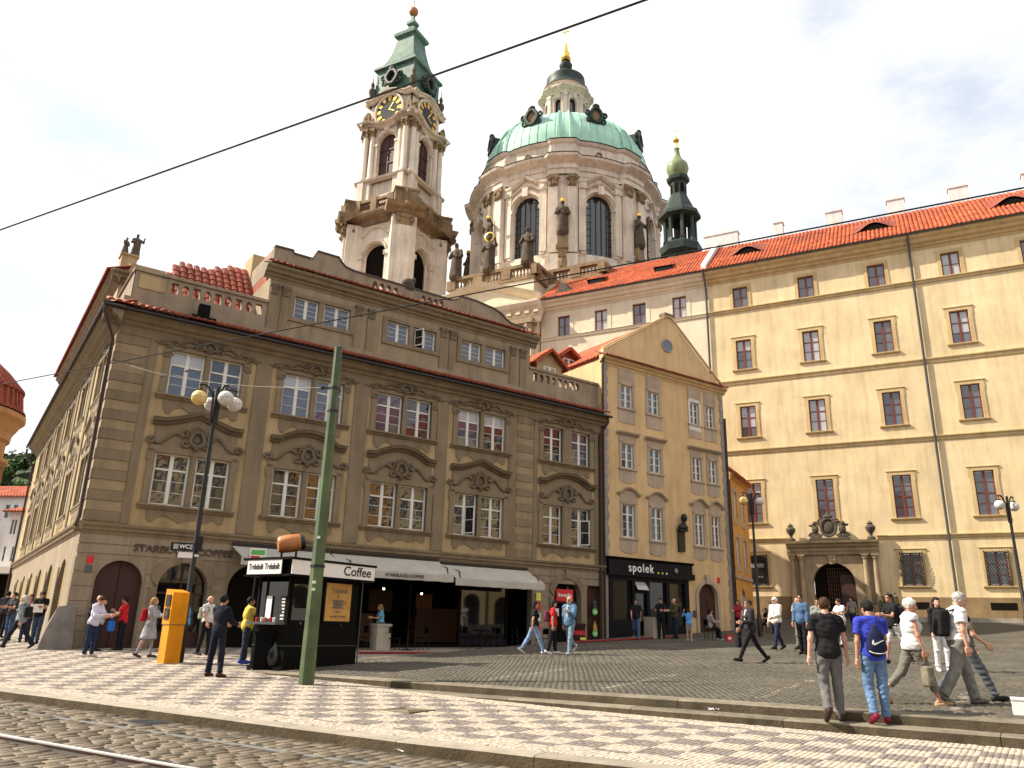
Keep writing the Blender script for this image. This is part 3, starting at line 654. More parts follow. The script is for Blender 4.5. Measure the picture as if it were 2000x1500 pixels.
# attic storey
aw = [(6.35, 7.42), (7.66, 8.86), (10.65, 11.76), (11.98, 13.15), (14.55, 15.68), (15.95, 17.07)]
P('attic_wall', MB().wall(5.25, 18.62, 11.6, 14.6, [(a, b, 13.06, 14.0) for a, b in aw], .2, .4).box(5.25, 5.26, .4, 5, 11.6, 14.6).box(18.61, 18.62, .4, 5, 11.6, 14.6), 'attic_plaster', A)
for i, (a, b) in enumerate(aw):
    window(A, a, 13.06, .5, b-a, .94, 'white_attic', glass='glass_blue')
for i in range(0, 6, 2):
    a, b = aw[i][0]-.22, aw[i+1][1]+.22; mb = MB()
    mb.box(a, b, .34, .41, 14.0, 14.16); mb.box(a, b, .34, .41, 12.88, 13.06); mb.box(a, a+.22, .34, .41, 13.06, 14.0); mb.box(b-.22, b, .34, .41, 13.06, 14.0); mb.box(aw[i][1], aw[i+1][0], .36, .41, 13.06, 14.0)
    P('window_surround', mb, 'grey_stucco', A)
    P('attic_panel', MB().box(b+.08, (aw[i+2][0]-.3 if i < 4 else 18.5), .38, .41, 12.2, 14.3), 'ochre_plaster', A) if False else None
for x in (5.45, 5.95, 9.25, 9.85, 13.55, 14.05, 17.55, 18.15):
    P('pilaster', MB().box(x-.17, x+.17, .33, .41, 12.3, 14.2), 'grey_stucco', A)
    c = MB(); c.box(x-.2, x+.2, .26, .41, 14.2, 14.3); c.tube([(x+p[0], .28, 14.1+p[2]) for p in spiral(0, 0, .13, 1.1, 0)], .04, 5); c.box(x-.15, x+.15, .28, .41, 13.85, 14.2); P('bracket', c, 'dark_stucco', A)
for a, b in ((6.35-.3, 8.86+.3), (10.65-.3, 13.15+.3), (14.55-.3, 17.07+.3)):
    for x in (a-.06, b+.0): P('ochre_band', MB().box(x, x+.06, .375, .41, 12.3, 14.3), 'ochre_plaster', A)
P('attic_cornice', MB().mould([(4.95, 14.48), (18.95, 14.48)], [(dz*.9, o*.75) for dz, o in CORN]).xf(lambda x, y, z: (x, y+.4, z)), 'grey_stucco', A)
P('attic_eave_deck', MB().add([(4.95, 0, 15.07), (18.95, 0, 15.07), (18.95, .7, 15.3), (4.95, .7, 15.3)], [(0, 1, 2, 3)]), 'roof_tile', A)
eave_tiles(A, 4.95, 18.95, .2, 15.20)
prof = [(5.3, 16.05), (6.1, 16.08), (6.14, 15.95), (6.95, 15.95), (7.15, 16.38), (8.15, 16.38), (8.3, 16.18), (8.5, 16.02), (8.9, 15.95), (14.0, 15.92), (14.3, 16.05), (14.5, 16.25), (15.3, 16.25), (16.4, 16.12), (16.9, 15.95), (17.2, 15.72), (17.5, 15.58), (18.4, 15.55)]
oh = [(x, x+.24, 15.36, 15.78, 'oval') for x in (9.85, 10.2, 10.55, 10.9)]+[(x, x+.24, 15.36, 15.78, 'oval') for x in (12.35, 12.68, 13.0, 13.33)]
mb = MB().wall(9.4, 13.9, 15.1, 15.92, oh, .28, .55).wall(9.4, 13.9, 15.1, 15.92, oh, .02, .83)
def col_prof(pr, x0, x1): return [(x, z) for x, z in pr if x0-1e-6 <= x <= x1+1e-6]
mb.prism([(5.3, 15.1), (9.4, 15.1), (9.4, 15.94)]+col_prof(prof, 5.3, 9.4)[::-1], .55, .83)
mb.prism([(13.9, 15.1), (18.4, 15.1)]+col_prof(prof, 13.9, 18.4)[::-1]+[(13.9, 15.92)], .55, .83)
mb.box(5.29, 5.5, .83, 4.5, 15.1, 16.0)
P('attic_parapet', mb, 'ground_stone', A)
cap = MB(); cap.mould([(x, z) for x, z in prof], [(0, .06), (.06, .08), (.07, 0)]); cap.xf(lambda x, y, z: (x, y+.56 if y < 0 else .85, z)); P('parapet_coping', cap, 'zinc', A)
# pierced balustrades at both ends
def balustrade(x0, x1, hx0, hx1, nh, y=.4, z0=11.9, z1=13.5):
    p = (hx1-hx0)/nh; hs = [(hx0+i*p+.1, hx0+i*p+.1+.26, 12.82, 13.26, 'oval' if i % 2 else None) for i in range(nh)]
    mb = MB().wall(x0, x1, z0, z1-.1, hs, .22, y).wall(x0, x1, z0, z1-.1, hs, .001, y+.22)
    P('balustrade', mb, 'ground_stone', A); P('coping', MB().box(x0-.06, x1+.02, y-.07, y+.3, z1-.1, z1+.02), 'ground_stone', A)
    P('balustrade_panel', MB().box(x0+.15, hx0-.1, y-.03, y+.01, 12.75, 13.3), 'ochre_plaster', A) if hx0-x0 > .6 else None
balustrade(.25, 5.25, 1.45, 5.1, 9); balustrade(18.62, 23.35, 18.75, 21.9, 8)
P('balustrade', MB().box(.25, .5, .62, 3.9, 11.9, 13.5).box(.18, .57, .62, 3.9, 13.5, 13.56), 'ground_stone', A)
P('roof_vent', MB().box(2.55, 2.95, -.25, .05, 11.75, 12.45).box(2.3, 3.2, -.3, .2, 11.7, 11.95), 'black_paint', A)
# tiled roof behind the left balustrade: small hip and larger hip
roof_plane(A, 'roof', (.7, 1.0, 12.3), (1, 0, 0), (0, 2.6, 3.2), [(0, 0), (4.6, 0), (4.6, 5.2), (4.0, 5.2), (2.4, 4.0), (1.5, 4.0)], 'roof_tile', single=True, pu=.30, pv=.42)
0 and roof_plane(A, 'roof', (.6, 9, 12.3), (0, -1, 0), (1.5, 0, 3.0), [(0, 0), (8, 0), (5.5, 4.2), (1, 4.2)], 'roof_tile_dark', pu=.30, pv=.42)
roof_plane(A, 'roof', (5.2, 3.4, 12.3), (1, 0, 0), (0, 3.2, 4.4), [(0, 0), (18.2, 0), (18.2, 1.2), (0, 1.2)], 'roof_tile_dark')
P('roof_block', MB().box(5.3, 18.5, 1.2, 9, 12, 15.2).box(.8, 23, 5.5, 12, 11, 14.2), 'roof_tile', A)
P('chimney', MB().box(5.25, 5.9, 3.6, 4.8, 13.5, 16.9), 'ochre_plaster', A)
# side facade (x = 0 plane), seen at a grazing angle
sb = [2.6+i*4.55 for i in range(6)]; sh = []; sw = []
for yc in sb:
    for z, h in ((lowz, lowh), (upz, uph)): sh.append((LS-yc-1.0, LS-yc+1.0, z, z+h)); sw.append((yc, z, h))
side = lambda mb: mb.xf(lambda x, y, z: (y, LS-x, z))     # facade coords (u from the far end, out = -y) -> house coords
P('side_wall', side(MB().wall(0, LS, 3.6, 11.3, sh, .22)), 'ochre_plaster', A)
for yc, z, h in sw:
    for q in (0, 1): window(A, .12, z, yc+1.0-q*1.06, .94, h, 'white4', rz=-math.pi/2, glass='glass_blue') if False else None
    o = window(A, 0, 0, 0, .97, h, 'white4', rz=-math.pi/2, glass='glass'); o.location = (.12, yc+1.0, z)
    o = window(A, 0, 0, 0, .97, h, 'white4', rz=-math.pi/2, glass='glass'); o.location = (.12, yc+.0-.03, z)
for i, yc in enumerate(sb):
    for z, h, up in ((lowz, lowh, False), (upz, uph, True)):
        win_surround(A, 0, 2.0, .06, z, h, 'seg' if i % 2 else 'point', up, -math.pi/2, (0, yc+1.0, z))
    P('lesene', side(MB().box(LS-yc-2.55, LS-yc-2.0, -.05, .02, 4.0, 10.72)), 'grey_stucco', A) if i < 5 else None
for k in range(19):
    z = 4.02+k*.352
    P('quoin', side(MB().box(LS-1.0, LS+.03 if k % 2 == 0 else LS, -.045 if k % 2 == 0 else -.02, .02, z+.008, z+.344)), 'grey_stucco' if k % 2 == 0 else 'quoin_light', A)
sar = [(LS-y-1.0, LS-y+1.0, -.2, 2.9, 'arch') for y in (3.2, 7.4, 11.6, 15.8, 20, 24.2)]
P('side_ground_wall', side(MB().wall(0, LS, -.8, 3.6, sar, .5)), 'ground_stone', A)
P('side_string_course', side(MB().mould([(0, 3.62), (LS+.2, 3.62)], ST_P)), 'grey_stucco', A)
P('side_cornice', side(MB().mould([(-.3, 10.93), (LS+.6, 10.93)], CORN)), 'grey_stucco', A)
gutter(A, [(-.66, -.68, 11.52), (-.66, LS+.3, 11.52)])
P('side_eave_deck', MB().add([(-.62, -.62, 11.57), (.42, -.2, 12.02), (.42, LS, 12.02), (-.62, LS, 11.57)], [(0, 1, 2, 3)]), 'roof_tile', A)
P('eave_upstand', MB().box(.3, .6, .62, LS, 11.2, 12.2), 'ground_stone', A)
eave_tiles(A, -.3, LS, -.30, 11.70, 1)
for a in sar:
    y = LS-(a[0]+a[1])/2
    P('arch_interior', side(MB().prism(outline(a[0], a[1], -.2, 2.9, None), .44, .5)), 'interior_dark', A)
    for s in (-1, 1):                                     # shutters folded out towards the street
        mb = MB().prism([(0, 0), (.62, 0), (.62, 1.9 if s else 0), (.52, 2.25), (.3, 2.55), (0, 2.75)], -.02, .02)
        ang = R_(-90+(62 if s < 0 else -62)) if False else R_(180-25*s)
        P('shutter', mb if s < 0 else mb.xf(lambda x, y, z: (x, y, z)), 'shutter_wood', A, (-.03, y-s*1.0, -.1), R_(-s*90)+R_(s*24))
pipe(A, [(-.62, -.60, 11.45), (-.62, -.60, 11.2), (-.16, -.16, 10.4), (-.16, -.16, 4.1), (-.25, -.25, 3.8)], .065)
pipe(A, [(-.62, LS+.2, 11.4), (-.62, LS+.2, 11.0), (-.12, LS-.1, 10.2), (-.12, LS-.1, 0)], .065)
pipe(A, [(WB-.15, -.6, 11.4), (WB-.15, -.6, 11.15), (WB-.30, -.12, 10.5), (WB-.30, -.12, 0)], .07)
P('house_core', MB().box(.5, WB-.02, 5.7, 11.5, -.5, 11.2).box(.5, 11, 11, LS-.02, -.5, 11.2).box(.5, WB-.02, .5, 5.7, 3.3, 11.2).box(.5, 7.1, .5, 5.7, -.5, 3.3), 'interior_dark', A)
# side attic with cornice, end face towards the square
P('side_attic', MB().box(.35, 4.5, 6, 26, 11.6, 15.0).box(.7, 4.3, 6.5, 25.5, 15.4, 16.2), 'ochre_plaster', A)
P('side_attic_cornice', side(MB().mould([(LS-26.3, 14.85), (LS-5.7, 14.85)], [(dz*.9, o*.75) for dz, o in CORN])).xf(lambda x, y, z: (x+.35, y, z)), 'grey_stucco', A)
P('side_attic_cornice', MB().mould([(.0, 14.85), (4.6, 14.85)], [(dz*.9, o*.75) for dz, o in CORN]).xf(lambda x, y, z: (x, y+6.0, z)), 'grey_stucco', A)
eave_tiles(A, 5.8, 26, .10, 15.52, 1)
P('statue_pedestal', MB().box(.42, 1.08, 7.6, 8.3, 16.2, 17.0).box(.36, 1.14, 7.54, 8.36, 17.0, 17.08), 'ochre_plaster', A)
# corner buttress stone
mb = MB(); mb.add([(-1.05, -1.0, -.25), (.55, -1.05, -.25), (.55, .0, -.25), (-.95, .8, -.25), (-.35, -.32, 1.22), (.42, -.34, 1.30), (.45, .02, 1.3), (-.25, .5, 1.2), (-.66, -.68, .7), (.5, -.7, .75), (.55, .0, .7), (-.6, .65, .7)],
   [(3, 2, 1, 0), (0, 1, 9, 8), (1, 2, 10, 9), (2, 3, 11, 10), (3, 0, 8, 11), (8, 9, 5, 4), (9, 10, 6, 5), (10, 11, 7, 6), (11, 8, 4, 7), (4, 5, 6, 7)])
P('buttress', mb.xf(lambda x, y, z: (x*.62-.05, y*.55, z)), 'buttress_stone', A)
# lettering on the wall and plates
obj('lettering', text_mesh('STARBUCKS COFFEE', .34, 'dark_sculpture', .02, 0, .006, 1.08), A, (3.35, -.05, 3.22))
P('house_plate', MB().box(.30, .52, -.05, -.03, 2.62, 2.86), 'sign_red', A); P('house_plate', MB().box(.30, .52, -.05, -.03, 2.32, 2.56), 'zinc', A)
# awnings
for i, (x0, w, lab) in enumerate(((4.95, 3.75, 'grey cloth awning behind the snack kiosk on the corner house'), (8.8, 4.85, 'grey cloth awning with dark lettering over the cafe opening'), (13.75, 4.6, 'grey cloth awning nearest the red shop sign on the corner house'))):
    p = Vector((AX, AY, AZ))+UA*x0+NA*.06+Vector((0, 0, 3.55 if i < 2 else 3.45))
    r = thing('awning', lab, 'awning', p, AR, 'awnings along the corner house')
    P('cloth', awning_mb(w, 1.35, .62 if i else .45), 'awning_cloth', r)
    P('cassette', MB().box(0, w, -.06, .04, .0, .12), 'dark_metal', r)
    for x in (.25, w-.25): P('arm', MB().tube([(x, 0, -.1), (x+.3, -.7, -.30), (x, -1.3, -.60 if i else -.45)], .025, 6), 'dark_metal', r)
    if i == 1: obj('lettering', text_mesh('STARBUCKS COFFEE', .17, 'dark_metal', .004, 0, .002, 1.1), r, (2.6, -1.385, -.77))
# ------------------------------------------------------------------ gabled yellow house (B): local x from its left edge
BO = Vector((AX, AY, 1.15))+UA*23.15
B = thing('gabled_house', 'narrow orange yellow gabled house with lilac window panels and black shopfront', 'building', BO, AR)
BW = 9.5; zo = .5                                     # z in old frame minus .5
cols = [(1.25, .86), (3.30, .84), (6.66, .72), (8.0, .68)]; rows = [(5.0, 1.70), (8.6, 1.31), (11.88, 1.28)]
holes = [(x, x+w, z, z+h) for x, w in cols for z, h in rows]+[(.35, 5.75, -.3, 3.15), (6.62, 8.14, -.3, 2.98, 'arch')]
P('wall', MB().wall(0, BW, -.8, 14.1, holes, .2), 'house_yellow', B)
P('gable', MB().wall(-.1, BW+.05, 14.55, 14.6, [], .2).prism([(.0, 14.5), (BW-.1, 14.5), (BW-.5, 14.95), (5.25, 18.0), (4.95, 18.0), (.1, 14.95)], 0, .35), 'house_yellow', B)
P('gable_coping', MB().mould([(-.1, 14.82), (.1, 14.98), (4.9, 17.98), (5.3, 17.98), (BW-.45, 14.98), (BW, 14.72)], [(0, .0), (0, .10), (.10, .12), (.11, 0)]), 'house_yellow', B)
P('gable_coping', MB().box(4.75, 5.45, -.12, .35, 18.05, 18.22), 'dark_stucco', B)
ring = MB().tube([(4.95+.40*math.cos(a), -.03, 16.2+.36*math.sin(a)) for a in [2*math.pi*i/20 for i in range(20)]], .05, 6, True); rw = P('round_window', ring, 'quoin_grey', B)
P('pane', MB().prism([(4.95+.38*math.cos(2*math.pi*i/20), 16.2+.34*math.sin(2*math.pi*i/20)) for i in range(20)], -.035, -.005), 'glass_blue', rw)
P('cornice', MB().mould([(-.25, 14.05), (BW+.15, 14.05)], [(0, .03), (.08, .06), (.12, .15), (.2, .17), (.26, .3), (.36, .34), (.40, .34), (.45, 0)]), 'house_yellow', B)
eave_tiles(B, -.2, BW+.1, -.16, 14.55, pitch=.22)
for zi, (z, h) in enumerate(rows):
    for i, (x, w) in enumerate(cols):
        window(B, x, z, .08, w, h, 'white6' if zi else 'white4', glass=random.choice(['glass', 'glass_blue']) if zi < 2 else 'glass_blue')
        e = .17; mb = MB(); mb.box(x-e, x, -.035, .02, z-.05, z+h+.1); mb.box(x+w, x+w+e, -.035, .02, z-.05, z+h+.1); mb.box(x-e, x+w+e, -.035, .02, z+h, z+h+.28)
        mb.box(x-e-.05, x+w+e+.05, -.10, .02, z-.12, z-.03)
        ap = [(x-e+(w+2*e)*k/12, z-.72-(.08 if 2 < k < 10 else 0)+.03*math.cos(k*2.1)) for k in range(13)]
        if zi < 2: mb.prism([(x-e, z-.13)]+ap+[(x+w+e, z-.13)], -.03, .02)
        else:
            mb.box(x-e, x+w+e, -.03, .02, z-.85, z-.12); mb.box(x-e, x+w+e, -.03, .02, z+h+.3, z+h+.95); mb.box(x-e+.1, x+w+e-.1, -.045, .02, z+h+.42, z+h+.82)
        s = P('window_surround', mb, 'lilac_stucco', B)
        if zi == 0: P('hood', MB().mould([(x+w/2+a, z+h+.42+b) for a, b in hood_path(w+.75, 'seg', .30)], [(q*.7, o*.8) for q, o in HOODP]).box(x-e, x+w+e, -.03, .02, z+h+.27, z+h+.62), 'lilac_stucco', s)
        if zi == 1: P('hood', MB().mould([(x+w/2+a, z+h+.42+b) for a, b in hood_path(w+.7, 'flat')], [(q*.8, o) for q, o in HOODP]).box(x-e, x+w+e, -.03, .02, z+h+.27, z+h+.45), 'lilac_stucco', s)
P('plaster_patch', MB().prism([(6.50, 11.5), (7.52, 11.45), (7.5, 11.86), (6.5, 11.86)], -.042, -.036).prism([(6.50, 11.87), (6.65, 11.87), (6.65, 13.16), (6.48, 13.2)], -.042, -.036).prism([(7.39, 11.87), (7.53, 11.87), (7.55, 13.2), (7.39, 13.16)], -.042, -.036).prism([(6.5, 13.17), (7.53, 13.17), (7.42, 13.34), (6.6, 13.36)], -.042, -.036), 'white_wall', B)
for k in range(40):
    z = -.3+k*.36
    for x0, x1 in ((-.0, .32 if k % 2 else .24), (BW-(.34 if k % 2 else .26), BW)): P('quoin', MB().box(x0, x1, -.05, .02, z+.01, z+.35), 'quoin_grey', B) if z < 13.9 else None
pipe(B, [(-.12, -.3, 14.5), (-.12, -.12, 13.9), (-.1, -.12, 0)], .06); pipe(B, [(BW-.02, -.14, 12.6), (BW-.02, -.14, -.4)], .065)
# shopfront
P('shopfront', MB().box(.05, 6.0, -.28, .02, 3.05, 3.9).mould([(.0, 3.82), (6.05, 3.82)], [(0, .28), (.05, .36), (.12, .40), (.14, .0)]).box(.2, .45, -.12, .1, -.4, 3.1).box(1.75, 1.95, -.12, .1, -.4, 3.1).box(2.75, 2.95, -.12, .1, -.4, 3.1).box(4.15, 4.40, -.12, .1, -.4, 3.1).box(5.55, 5.85, -.12, .1, -.4, 3.1).box(.3, 1.9, -.1, .1, -.4, .95).box(2.85, 5.8, -.1, .1, -.4, .75).box(.3, 5.8, -.1, .1, 2.85, 3.1).box(1.9, 2.8, -.08, .1, 2.25, 2.35), 'shop_blue', B)
for a, b, z0, z1 in ((.45, 1.75, .95, 2.85), (2.95, 4.15, .75, 2.85), (4.4, 5.55, .75, 2.85), (1.95, 2.75, .9, 2.25)): P('shop_pane', MB().box(a, b, .02, .035, z0, z1), 'glass_shop', B)
P('fanlight', MB().add([(1.97, -.30, 2.42), (2.73, -.30, 2.42), (2.73, -.02, 2.82), (1.97, -.02, 2.82), (1.97, -.28, 2.40), (2.73, -.28, 2.40), (2.73, 0, 2.80), (1.97, 0, 2.80)], [(0, 1, 2, 3), (7, 6, 5, 4)]), 'glass_blind', B)
for r_, z in enumerate((1.0, 1.45, 1.9, 2.4)):
    P('display_shelf', MB().box(4.45, 5.5, .12, .35, z-.03, z), 'door_wood', B)
    for k in range(6): P('displayed_book', MB().box(4.5+k*.16, 4.5+k*.16+.12, .14, .17, z, z+random.uniform(.2, .3)), random.choice(['paper_white', 'awning_cloth', 'poster_tan', 'sign_white']), B)
P('display_goods', MB().box(.5, .75, .15, .3, 1.0, 1.7).box(.95, 1.25, .15, .3, 1.0, 2.0).box(1.4, 1.6, .15, .3, 1.2, 1.8), 'awning_cloth', B)
P('shop_backwall', MB().box(.3, 5.8, .6, .65, -.3, 3.1), 'door_wood', B)
obj('lettering', text_mesh('spolek', .60, 'letter_white', .02, 0, .004, .92, 1.22), B, (2.2, -.30, 3.46))
for i, m in enumerate(('letter_yellow', 'letter_yellow', 'letter_white')): P('lettering_dot', MB().ball((3.42+i*.30, -.30, 3.30), (.055, .03, .055), 8, 6), m, B)
P('round_emblem', MB().tube([(4.75+.1*math.cos(a), -.29, 3.5+.1*math.sin(a)) for a in [i*.628 for i in range(10)]], .03, 5, True).ball((4.75, -.29, 3.5), (.06, .03, .06), 8, 5), 'quoin_grey', B)
o = outline(6.62, 8.14, -.3, 2.98, 'arch', 16); inner = o[2:]; cx = 7.38; n = len(inner)
outer = [(cx+(x-cx)*1.24, (z-2.2)*1.24+2.2 if z > 2.2 else z) for x, z in inner]
mb = MB().add([(x, -.10, z) for x, z in inner+outer]+[(x, .05, z) for x, z in inner+outer], [(i, n+i, n+i+1, i+1) for i in range(n-1)]+[(2*n+i, i, i+1, 2*n+i+1) for i in range(n-1)]+[(n+i, 3*n+i, 3*n+i+1, n+i+1) for i in range(n-1)])
for s in (-1, 1): xx = sorted([cx+s*.76, cx+s*.942]); mb.box(xx[0], xx[1], -.10, .05, -.3, inner[0][1])
mb.box(cx-.14, cx+.14, -.16, .05, 2.95, 3.45); P('door_surround', mb, 'lilac_stucco', B)
d = P('door', MB().box(6.62, 7.37, .14, .2, -.3, 2.98).box(7.39, 8.14, .14, .2, -.3, 2.98).box(6.75, 7.25, .11, .14, .2, 1.0).box(6.75, 7.25, .11, .14, 1.2, 2.2).box(7.5, 8.0, .11, .14, .2, 1.0).box(7.5, 8.0, .11, .14, 1.2, 2.2), 'door_red_dark', B)
P('house_plate', MB().box(6.25, 6.45, -.04, -.01, 3.1, 3.4), 'shop_blue', B); P('house_plate', MB().box(8.25, 8.45, -.04, -.01, 3.05, 3.35), 'sign_red', B); P('bell_plate', MB().box(6.2, 6.42, -.05, -.01, 1.2, 1.55), 'zinc', B)
P('house_core', MB().box(.02, BW-.02, .7, 9, -.5, 14.4), 'interior_dark', B)
P('side_wall', MB().box(-.0, .02, .0, 9, 10, 14.4).box(BW-.02, BW, 0, 9, -.5, 14.4), 'house_yellow', B)
roof_plane(B, 'roof', (-.1, 12, 14.5), (0, -1, 0), (5.1, 0, 3.4), [(0, 0), (11.7, 0), (11.7, 6.1), (0, 6.1)], 'roof_tile_bright', pu=.24, pv=.34)
roof_plane(B, 'roof', (BW+.1, .3, 14.5), (0, 1, 0), (-4.5, 0, 3.4), [(0, 0), (11.7, 0), (11.7, 5.6), (0, 5.6)], 'roof_tile_bright', pu=.24, pv=.34)
# memorial bust on a slab between the windows
bb = thing('memorial_bust', 'dark bronze bust on a narrow slab fixed between the house windows', 'bust', BO+UA*5.48+NA*.05+Vector((0, 0, 4.55)), AR)
P('slab', MB().box(-.28, .22, -.08, .0, 0, 1.15), 'dark_metal', bb)
P('head', MB().ball((.02, -.24, 1.78), (.17, .19, .24), 12, 8).ball((.03, -.40, 1.75), (.04, .05, .07), 6, 5).tube([(0, -.2, 1.35), (0, -.22, 1.65)], [.16, .10], 8).ball((-.02, -.18, 1.28), (.36, .20, .20), 12, 7).box(-.32, .26, -.30, 0, 1.05, 1.16), 'dark_metal', bb, smooth=True)
# round sign with leaf shapes and red shop sign
sg = thing('shop_sign', 'red rectangular shop sign with white lettering above the arched doorway', 'sign', Vector((AX, AY, AZ))+UA*20.55+NA*.02+Vector((0, 0, 2.45)), AR)
P('board', MB().box(-.5, .5, -.10, -.02, -.27, .27), 'sign_red', sg); obj('lettering', text_mesh('Inmedio', .25, 'letter_white', .004, 0, .003, 1.0), sg, (0, -.108, 0))
for i, (z, c1) in enumerate(((1.75, 'glass_blue'), (.75, 'poster_tan'))):
    q = thing('leaf_sign', ('upper' if i == 0 else 'lower')+' teardrop sign with green disc hanging in the dark arch', 'sign', Vector((AX, AY, AZ))+UA*22.45+NA*-.0+Vector((0, 0, z)), AR); q.scale = (.62, 1, .62)
    P('board', MB().prism([(.12, -.2), (.25, .1), (.2, .5), (.02, .95), (-.12, .6), (-.16, .15), (-.08, -.15)], -.06, -.03), c1, q)
    P('disc', MB().prism([(-.02+.27*math.cos(a), .02+.25*math.sin(a)) for a in [2*math.pi*k/16 for k in range(16)]], -.09, -.065), 'sign_green', q)
    P('stripe', MB().box(-.18, .14, -.10, -.092, .04, .09).box(-.18, .14, -.10, -.092, -.08, -.03), 'letter_white', q)
for i, (u, z, m) in enumerate(((19.02, 2.15, 'letter_yellow'), (19.02, 1.75, 'sign_red'), (19.02, 1.25, 'sign_white'), (19.02, .85, 'sign_red'), (20.08, 1.5, 'sign_white'))):
    tag(P('notice_board', MB().box(-.13, .13, -.06, -.035, 0, .34).box(-.10, .10, -.065, -.06, .2, .24).box(-.10, .08, -.065, -.06, .12, .15), m, None, Vector((AX, AY, AZ))+UA*u+NA*.03+Vector((0, 0, z)), AR), ['yellow notice high on the pier beside the awning', 'red poster under the yellow notice on the pier', 'white poster at the middle of the pier beside the awning', 'lowest red poster on the pier beside the awning', 'white card beside the red shop sign doorway'][i], 'notice')
# ------------------------------------------------------------------ lane house to the right of B
LA = R_(62); LO = BO+UA*(BW+.25)+Vector((.15, .35, .35))
Lh = thing('lane_house', 'small orange house with red tiled roof squeezed between gabled house and college', 'building', LO, LA)
LWd = 4.6
lh = [(x, x+.75, z, z+1.55) for x in (.6, 2.6) for z in (3.9, 6.6)]+[(1.1, 2.4, .2, 2.6, 'arch')]
P('wall', MB().wall(0, LWd, -.6, 9.0, lh, .15).wall(0, .01, 0, .01, []), 'orange_wall', Lh)
for a, b, z, _ in lh[:4]: window(Lh, a, z, .06, .75, 1.55, 'white4', glass='glass_blue'); P('window_surround', MB().box(a-.14, a, -.03, .02, z-.4, z+1.75).box(b, b+.14, -.03, .02, z-.4, z+1.75).box(a, b, -.03, .02, z-.4, z).box(a, b, -.03, .02, z+1.55, z+1.75), 'lilac_stucco', Lh)
window(Lh, 1.1, .2, .08, 1.3, 2.35, 'white6'); P('core', MB().box(.0, LWd, .2, 4, -.6, 8.9), 'orange_wall', Lh)
P('cornice', MB().mould([(-.1, 8.8), (LWd+.1, 8.8)], [(0, .03), (.1, .1), (.2, .25), (.25, .28), (.27, 0)]), 'orange_wall', Lh)
roof_plane(Lh, 'roof', (-.1, -.35, 9.05), (1, 0, 0), (0, 2.5, 2.2), [(0, 0), (LWd+.2, 0), (LWd+.2, 3.2), (0, 3.2)], 'roof_tile_bright')
P('string_course', MB().box(0, LWd, -.06, .02, 3.1, 3.3), 'lilac_stucco', Lh)
# ------------------------------------------------------------------ rear house with dormers, behind the right balustrade
RO = Vector((AX, AY, .65))+UA*18.7-NA*3.0
Rr = thing('rear_house', 'red tiled house with two dormers and white chimneys behind the balustrade', 'building', RO, AR)
P('wall', MB().box(.3, 4.4, -.4, 6, 8, 13.4), 'ochre_plaster', Rr)
roof_plane(Rr, 'roof', (.3, -.8, 13.3), (1, 0, 0), (0, 3.2, 2.9), [(0, 0), (4.2, 0), (4.2, 4.3), (0, 4.3)], 'roof_tile_bright', pu=.28, pv=.40)
def dormer(x, w, z, y0, hz, glass):
    d = P('dormer', MB().box(x, x+w, y0, y0+2.6, z-1.0, z+hz).prism([(x-.25, z+hz-.1), (x+w+.25, z+hz-.1), (x+w/2, z+hz+w*.45)], y0+.05, y0+.2), 'window_brown' if glass == 'glass_blind' else 'ochre_plaster', Rr)
    for s in (-1, 1):
        xo = x-.35 if s < 0 else x+w+.35
        roof_plane(Rr, 'dormer_roof', (xo, y0+2.8, z+hz-.12) if s < 0 else (xo, y0-.3, z+hz-.12), (0, -1, 0) if s < 0 else (0, 1, 0), (-s*(w/2+.35), 0, w*.45+.22), [(0, 0), (3.1, 0), (3.1, math.hypot(w/2+.35, w*.45+.22)), (0, math.hypot(w/2+.35, w*.45+.22))], 'roof_tile_bright', pu=.26, pv=.3)
    window(Rr, x+w/2-.42, z-.05, y0-.03, .84, hz-.1, 'white_attic', glass=glass)
dormer(1.55, 1.7, 13.95, -1.0, .62, 'glass'); dormer(4.55, .95, 15.1, .6, .95, 'glass_blind')
P('chimney', MB().box(1.75, 2.0, 1.6, 2.0, 14.8, 16.5).box(2.1, 2.3, 1.6, 2.0, 14.8, 16.2).box(2.75, 2.82, 1.6, 1.7, 14.8, 16.1), 'white_wall', Rr)
# ------------------------------------------------------------------ college (C)
CO = Vector((24.55, 48.0, 2.68)); CR = R_(-27.825)
UC = Vector((math.cos(CR), math.sin(CR), 0)); NC = Vector((UC.y, -UC.x, 0))
C = thing('college', 'long five storey yellow building with red tiled roof and brown windows', 'building', CO, CR)
ccol = [-9.18, -4.66, -.15, 4.27, 8.70, 13.15, 17.6, 22.0]; CX0, CX1 = -11.5, 26
crow = [(1.90, 1.93, 'brown6'), (5.95, 2.66, 'brown8'), (11.82, 2.2, 'brown6'), (16.74, 2.2, 'brown6'), (21.42, 1.62, 'brown4')]
holes = [(x-.53, x+.53, z, z+h) for x in ccol for z, h, _ in crow if not (x == -4.66 and z < 3)]+[(-5.83, -3.38, -.3, 3.29, 'arch')]
P('wall', MB().wall(CX0, CX1, -1.5, 24.4, holes, .28), 'college_plaster', C)
lw = [-23.18, -19.97, -16.83, -13.68]
P('pale_wall', MB().wall(-25.2, CX0, -1.5, 24.4, [(x-.53, x+.53, 21.42, 23.1) for x in lw], .28), 'college_cream', C)
for x in lw: window(C, x-.53, 21.42, .16, 1.06, 1.68, 'brown4', glass=random.choice(['glass_sky', 'glass_blind'])); P('window_surround', MB().box(x-.85, x-.53, -.03, .02, 21.42, 23.4).box(x+.53, x+.85, -.03, .02, 21.42, 23.4).box(x-.53, x+.53, -.03, .02, 23.1, 23.4), 'college_cream', C)
FRM = {}
